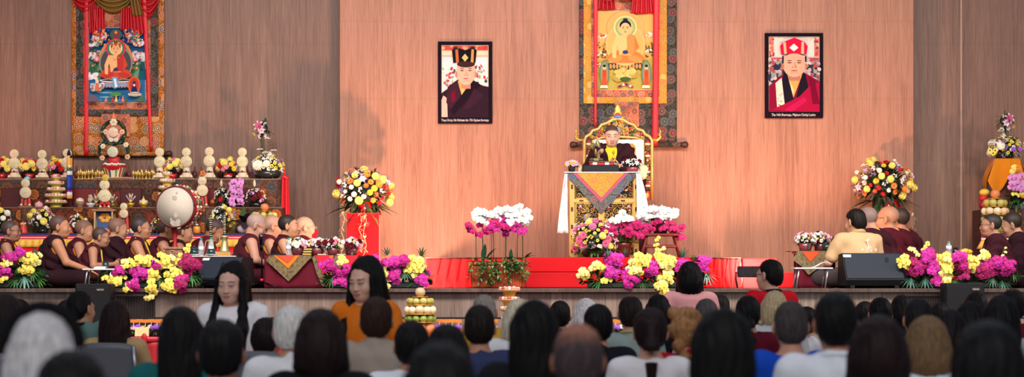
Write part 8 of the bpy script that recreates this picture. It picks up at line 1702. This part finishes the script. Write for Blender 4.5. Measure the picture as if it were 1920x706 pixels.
aud('man with cropped black hair in navy T-shirt, centre left', 899, 573, 11.6, ('buzz', '17120f', .2, 1.03), S_('323a5c', 'short', .09), tone='b88268')
aud('person with pale blonde-white hair beside the tall black hair, centre', 973, 562, 13.2, ('bob', 'c8bca4', .12, .98), S_('d0d0d4', 'short'))
aud('woman with very long black hair in the centre bottom', 1002, 568, 8.6, ('long', '0b090b', .5, 1.02), S_('14141a'))
aud('black-haired head behind the very long black hair, centre', 1050, 565, 17.5, ('short', BK, .2, 1.0), S_('2a2a32'))
aud('white-haired head before the stage front, left of centre right', 1098, 560, 16.5, ('bob', 'd4cfcc', .1, .95), S_('8a8a92'), 14)
aud('man with thinning black hair and black top, behind the balding grey head', 1121, 572, 12.4, ('short', BK, .2, 1.0), S_('14161e', 'short'), 4)
aud('balding grey head blurred at the bottom centre', 1084, 610, 7.2, ('buzz', '3c3234', .2, 1.04, (-.03, .085, .75, 'a06a54')), S_('1c1c24'), tone='a06a54')
aud('man with thin dark hair in pale green shirt, right of centre', 1182, 556, 14.6, ('short', '1c1412', .2, 1.0, (-.02, .05, .5, '8a5a48')), S_('8a9a94', 'short', collar='a89a6a'), tone='c08a70')
aud('black-haired head left of the person in pink', 1234, 553, 16.6, ('bob', BK, .12, .98), S_('16161c'))
aud('woman with brown-black ponytail in white top', 1219, 581, 11.2, ('pony', '1e1112', .4, 1.04), S_('d8d4d8', 'cap', .1), tone='c8957c')
aud('woman with curly blonde-brown hair in bright red top', 1288, 578, 11.6, ('curly', '94683f', .2, 1.0), S_('b01424', 'short'), tone='c08a70')
aud('grey-haired person right of the curly blonde-brown hair', 1324, 562, 16.2, ('short', '4a4648', .2, 1.02), S_('c8c8cc'))
aud('dark-haired head just left of the red T-shirt, before the stage', 1349, 553, 17.8, ('short', '14100f', .2, 1.0), S_('e0e0e4'))
aud('huge blurred long black hair at the bottom, centre right', 1354, 588, 6.9, ('long', '0a0a0c', .42, 1.08), S_('101016'))
aud('person with braided black hair and maroon top left of the blonde hair', 1402, 556, 14.6, ('braid', '0f0d10', .24, .98), S_('5a1020', 'short'))
aud('blonde person in white before the red T-shirt', 1452, 545, 15.2, ('bob', 'b4a07c', .14, .92), S_('c8c8cc', 'short'), 5)
aud('dark head tucked between the grey crop and the large white-collared man', 1512, 576, 17.0, ('short', BK, .2, 1.0), S_('c8c8d0'))
aud('person with cropped grey hair in cobalt blue top', 1482, 566, 10.6, ('buzz', '3a3434', .2, 1.03), S_('1444b0', 'short', .12), tone='c08a74')
aud('large man with black hair and white collared shirt, lower right of centre', 1566, 552, 8.6, ('short', '0d0c0e', .2, 1.04), S_('d4d8e0', 'short', .075, .02, collar='dce0e8'), tone='a8705a', b=1.1)
aud('dark head left of the three heads before the right stage monitor', 1621, 566, 20.0, ('short', BK, .2, 1.0), S_('22222a'))
aud('black-haired head above the dark brown bob, before the right stage monitor', 1650, 560, 16.0, ('short', BK, .2, 1.05), S_('16161c'))
aud('black-haired head before the left end of the far right flowers', 1690, 554, 17.0, ('bob', BK, .1, .96), S_('1a1a22'))
aud('dark head hidden behind the small dark bob on the right', 1762, 568, 18.4, ('short', BK, .2, 1.0), S_('1a1a22'))
aud('black-haired person with greying sides above the short blonde hair', 1721, 562, 12.8, ('buzz', '141316', .2, 1.06), S_('c4c8d0'))
aud('large blurred dark brown bob at the bottom right', 1646, 598, 7.6, ('bob', '1a0d0f', .18, 1.06), S_('c8ccd4', 'short'))
aud('person with short sandy blonde hair in white shirt, bottom right', 1738, 596, 9.6, ('bob', '6a5238', .09, 1.02), S_('ccd4dc', 'short'))
aud('person with small dark bob and blue top right of the sandy blonde hair', 1782, 583, 12.6, ('bob', '140f12', .12, 1.0), S_('1c3c8a', 'short'))
aud('dark-haired head before the right black loudspeaker', 1830, 549, 16.2, ('bob', '161112', .1, 1.0), S_('1a1a22'))
aud('black-haired head directly below the right black loudspeaker, nearer than its neighbour', 1818, 567, 13.2, ('bob', BK, .12, .98), S_('1a1a22'))
aud('woman with long black hair and pale jacket near the right edge', 1876, 555, 12.2, ('long', '0f0f12', .28, .98), S_('b0b0b4', 'long'), 3)
aud('man with thinning crown and crimson shirt at the right edge', 1898, 543, 14.8, ('short', '141012', .2, 1.0, (-.03, .05, .7, '6a4a3c')), S_('6a0f20', 'short'), tone='a8705a')
aud('huge blurred black head in the lower right corner', 1850, 612, 6.2, ('long', '0a0a0d', .3, 1.1), S_('14161c'))
chair(p1, 'grey chair carrying the woman in the brown checked blouse', -6); c4 = chair(p4, 'grey chair carrying the man in the green polo', -18); chair(p5, 'grey chair carrying the woman in the beige top', -4); chair(p10, 'grey chair carrying the person in the pale beige jacket', -12)
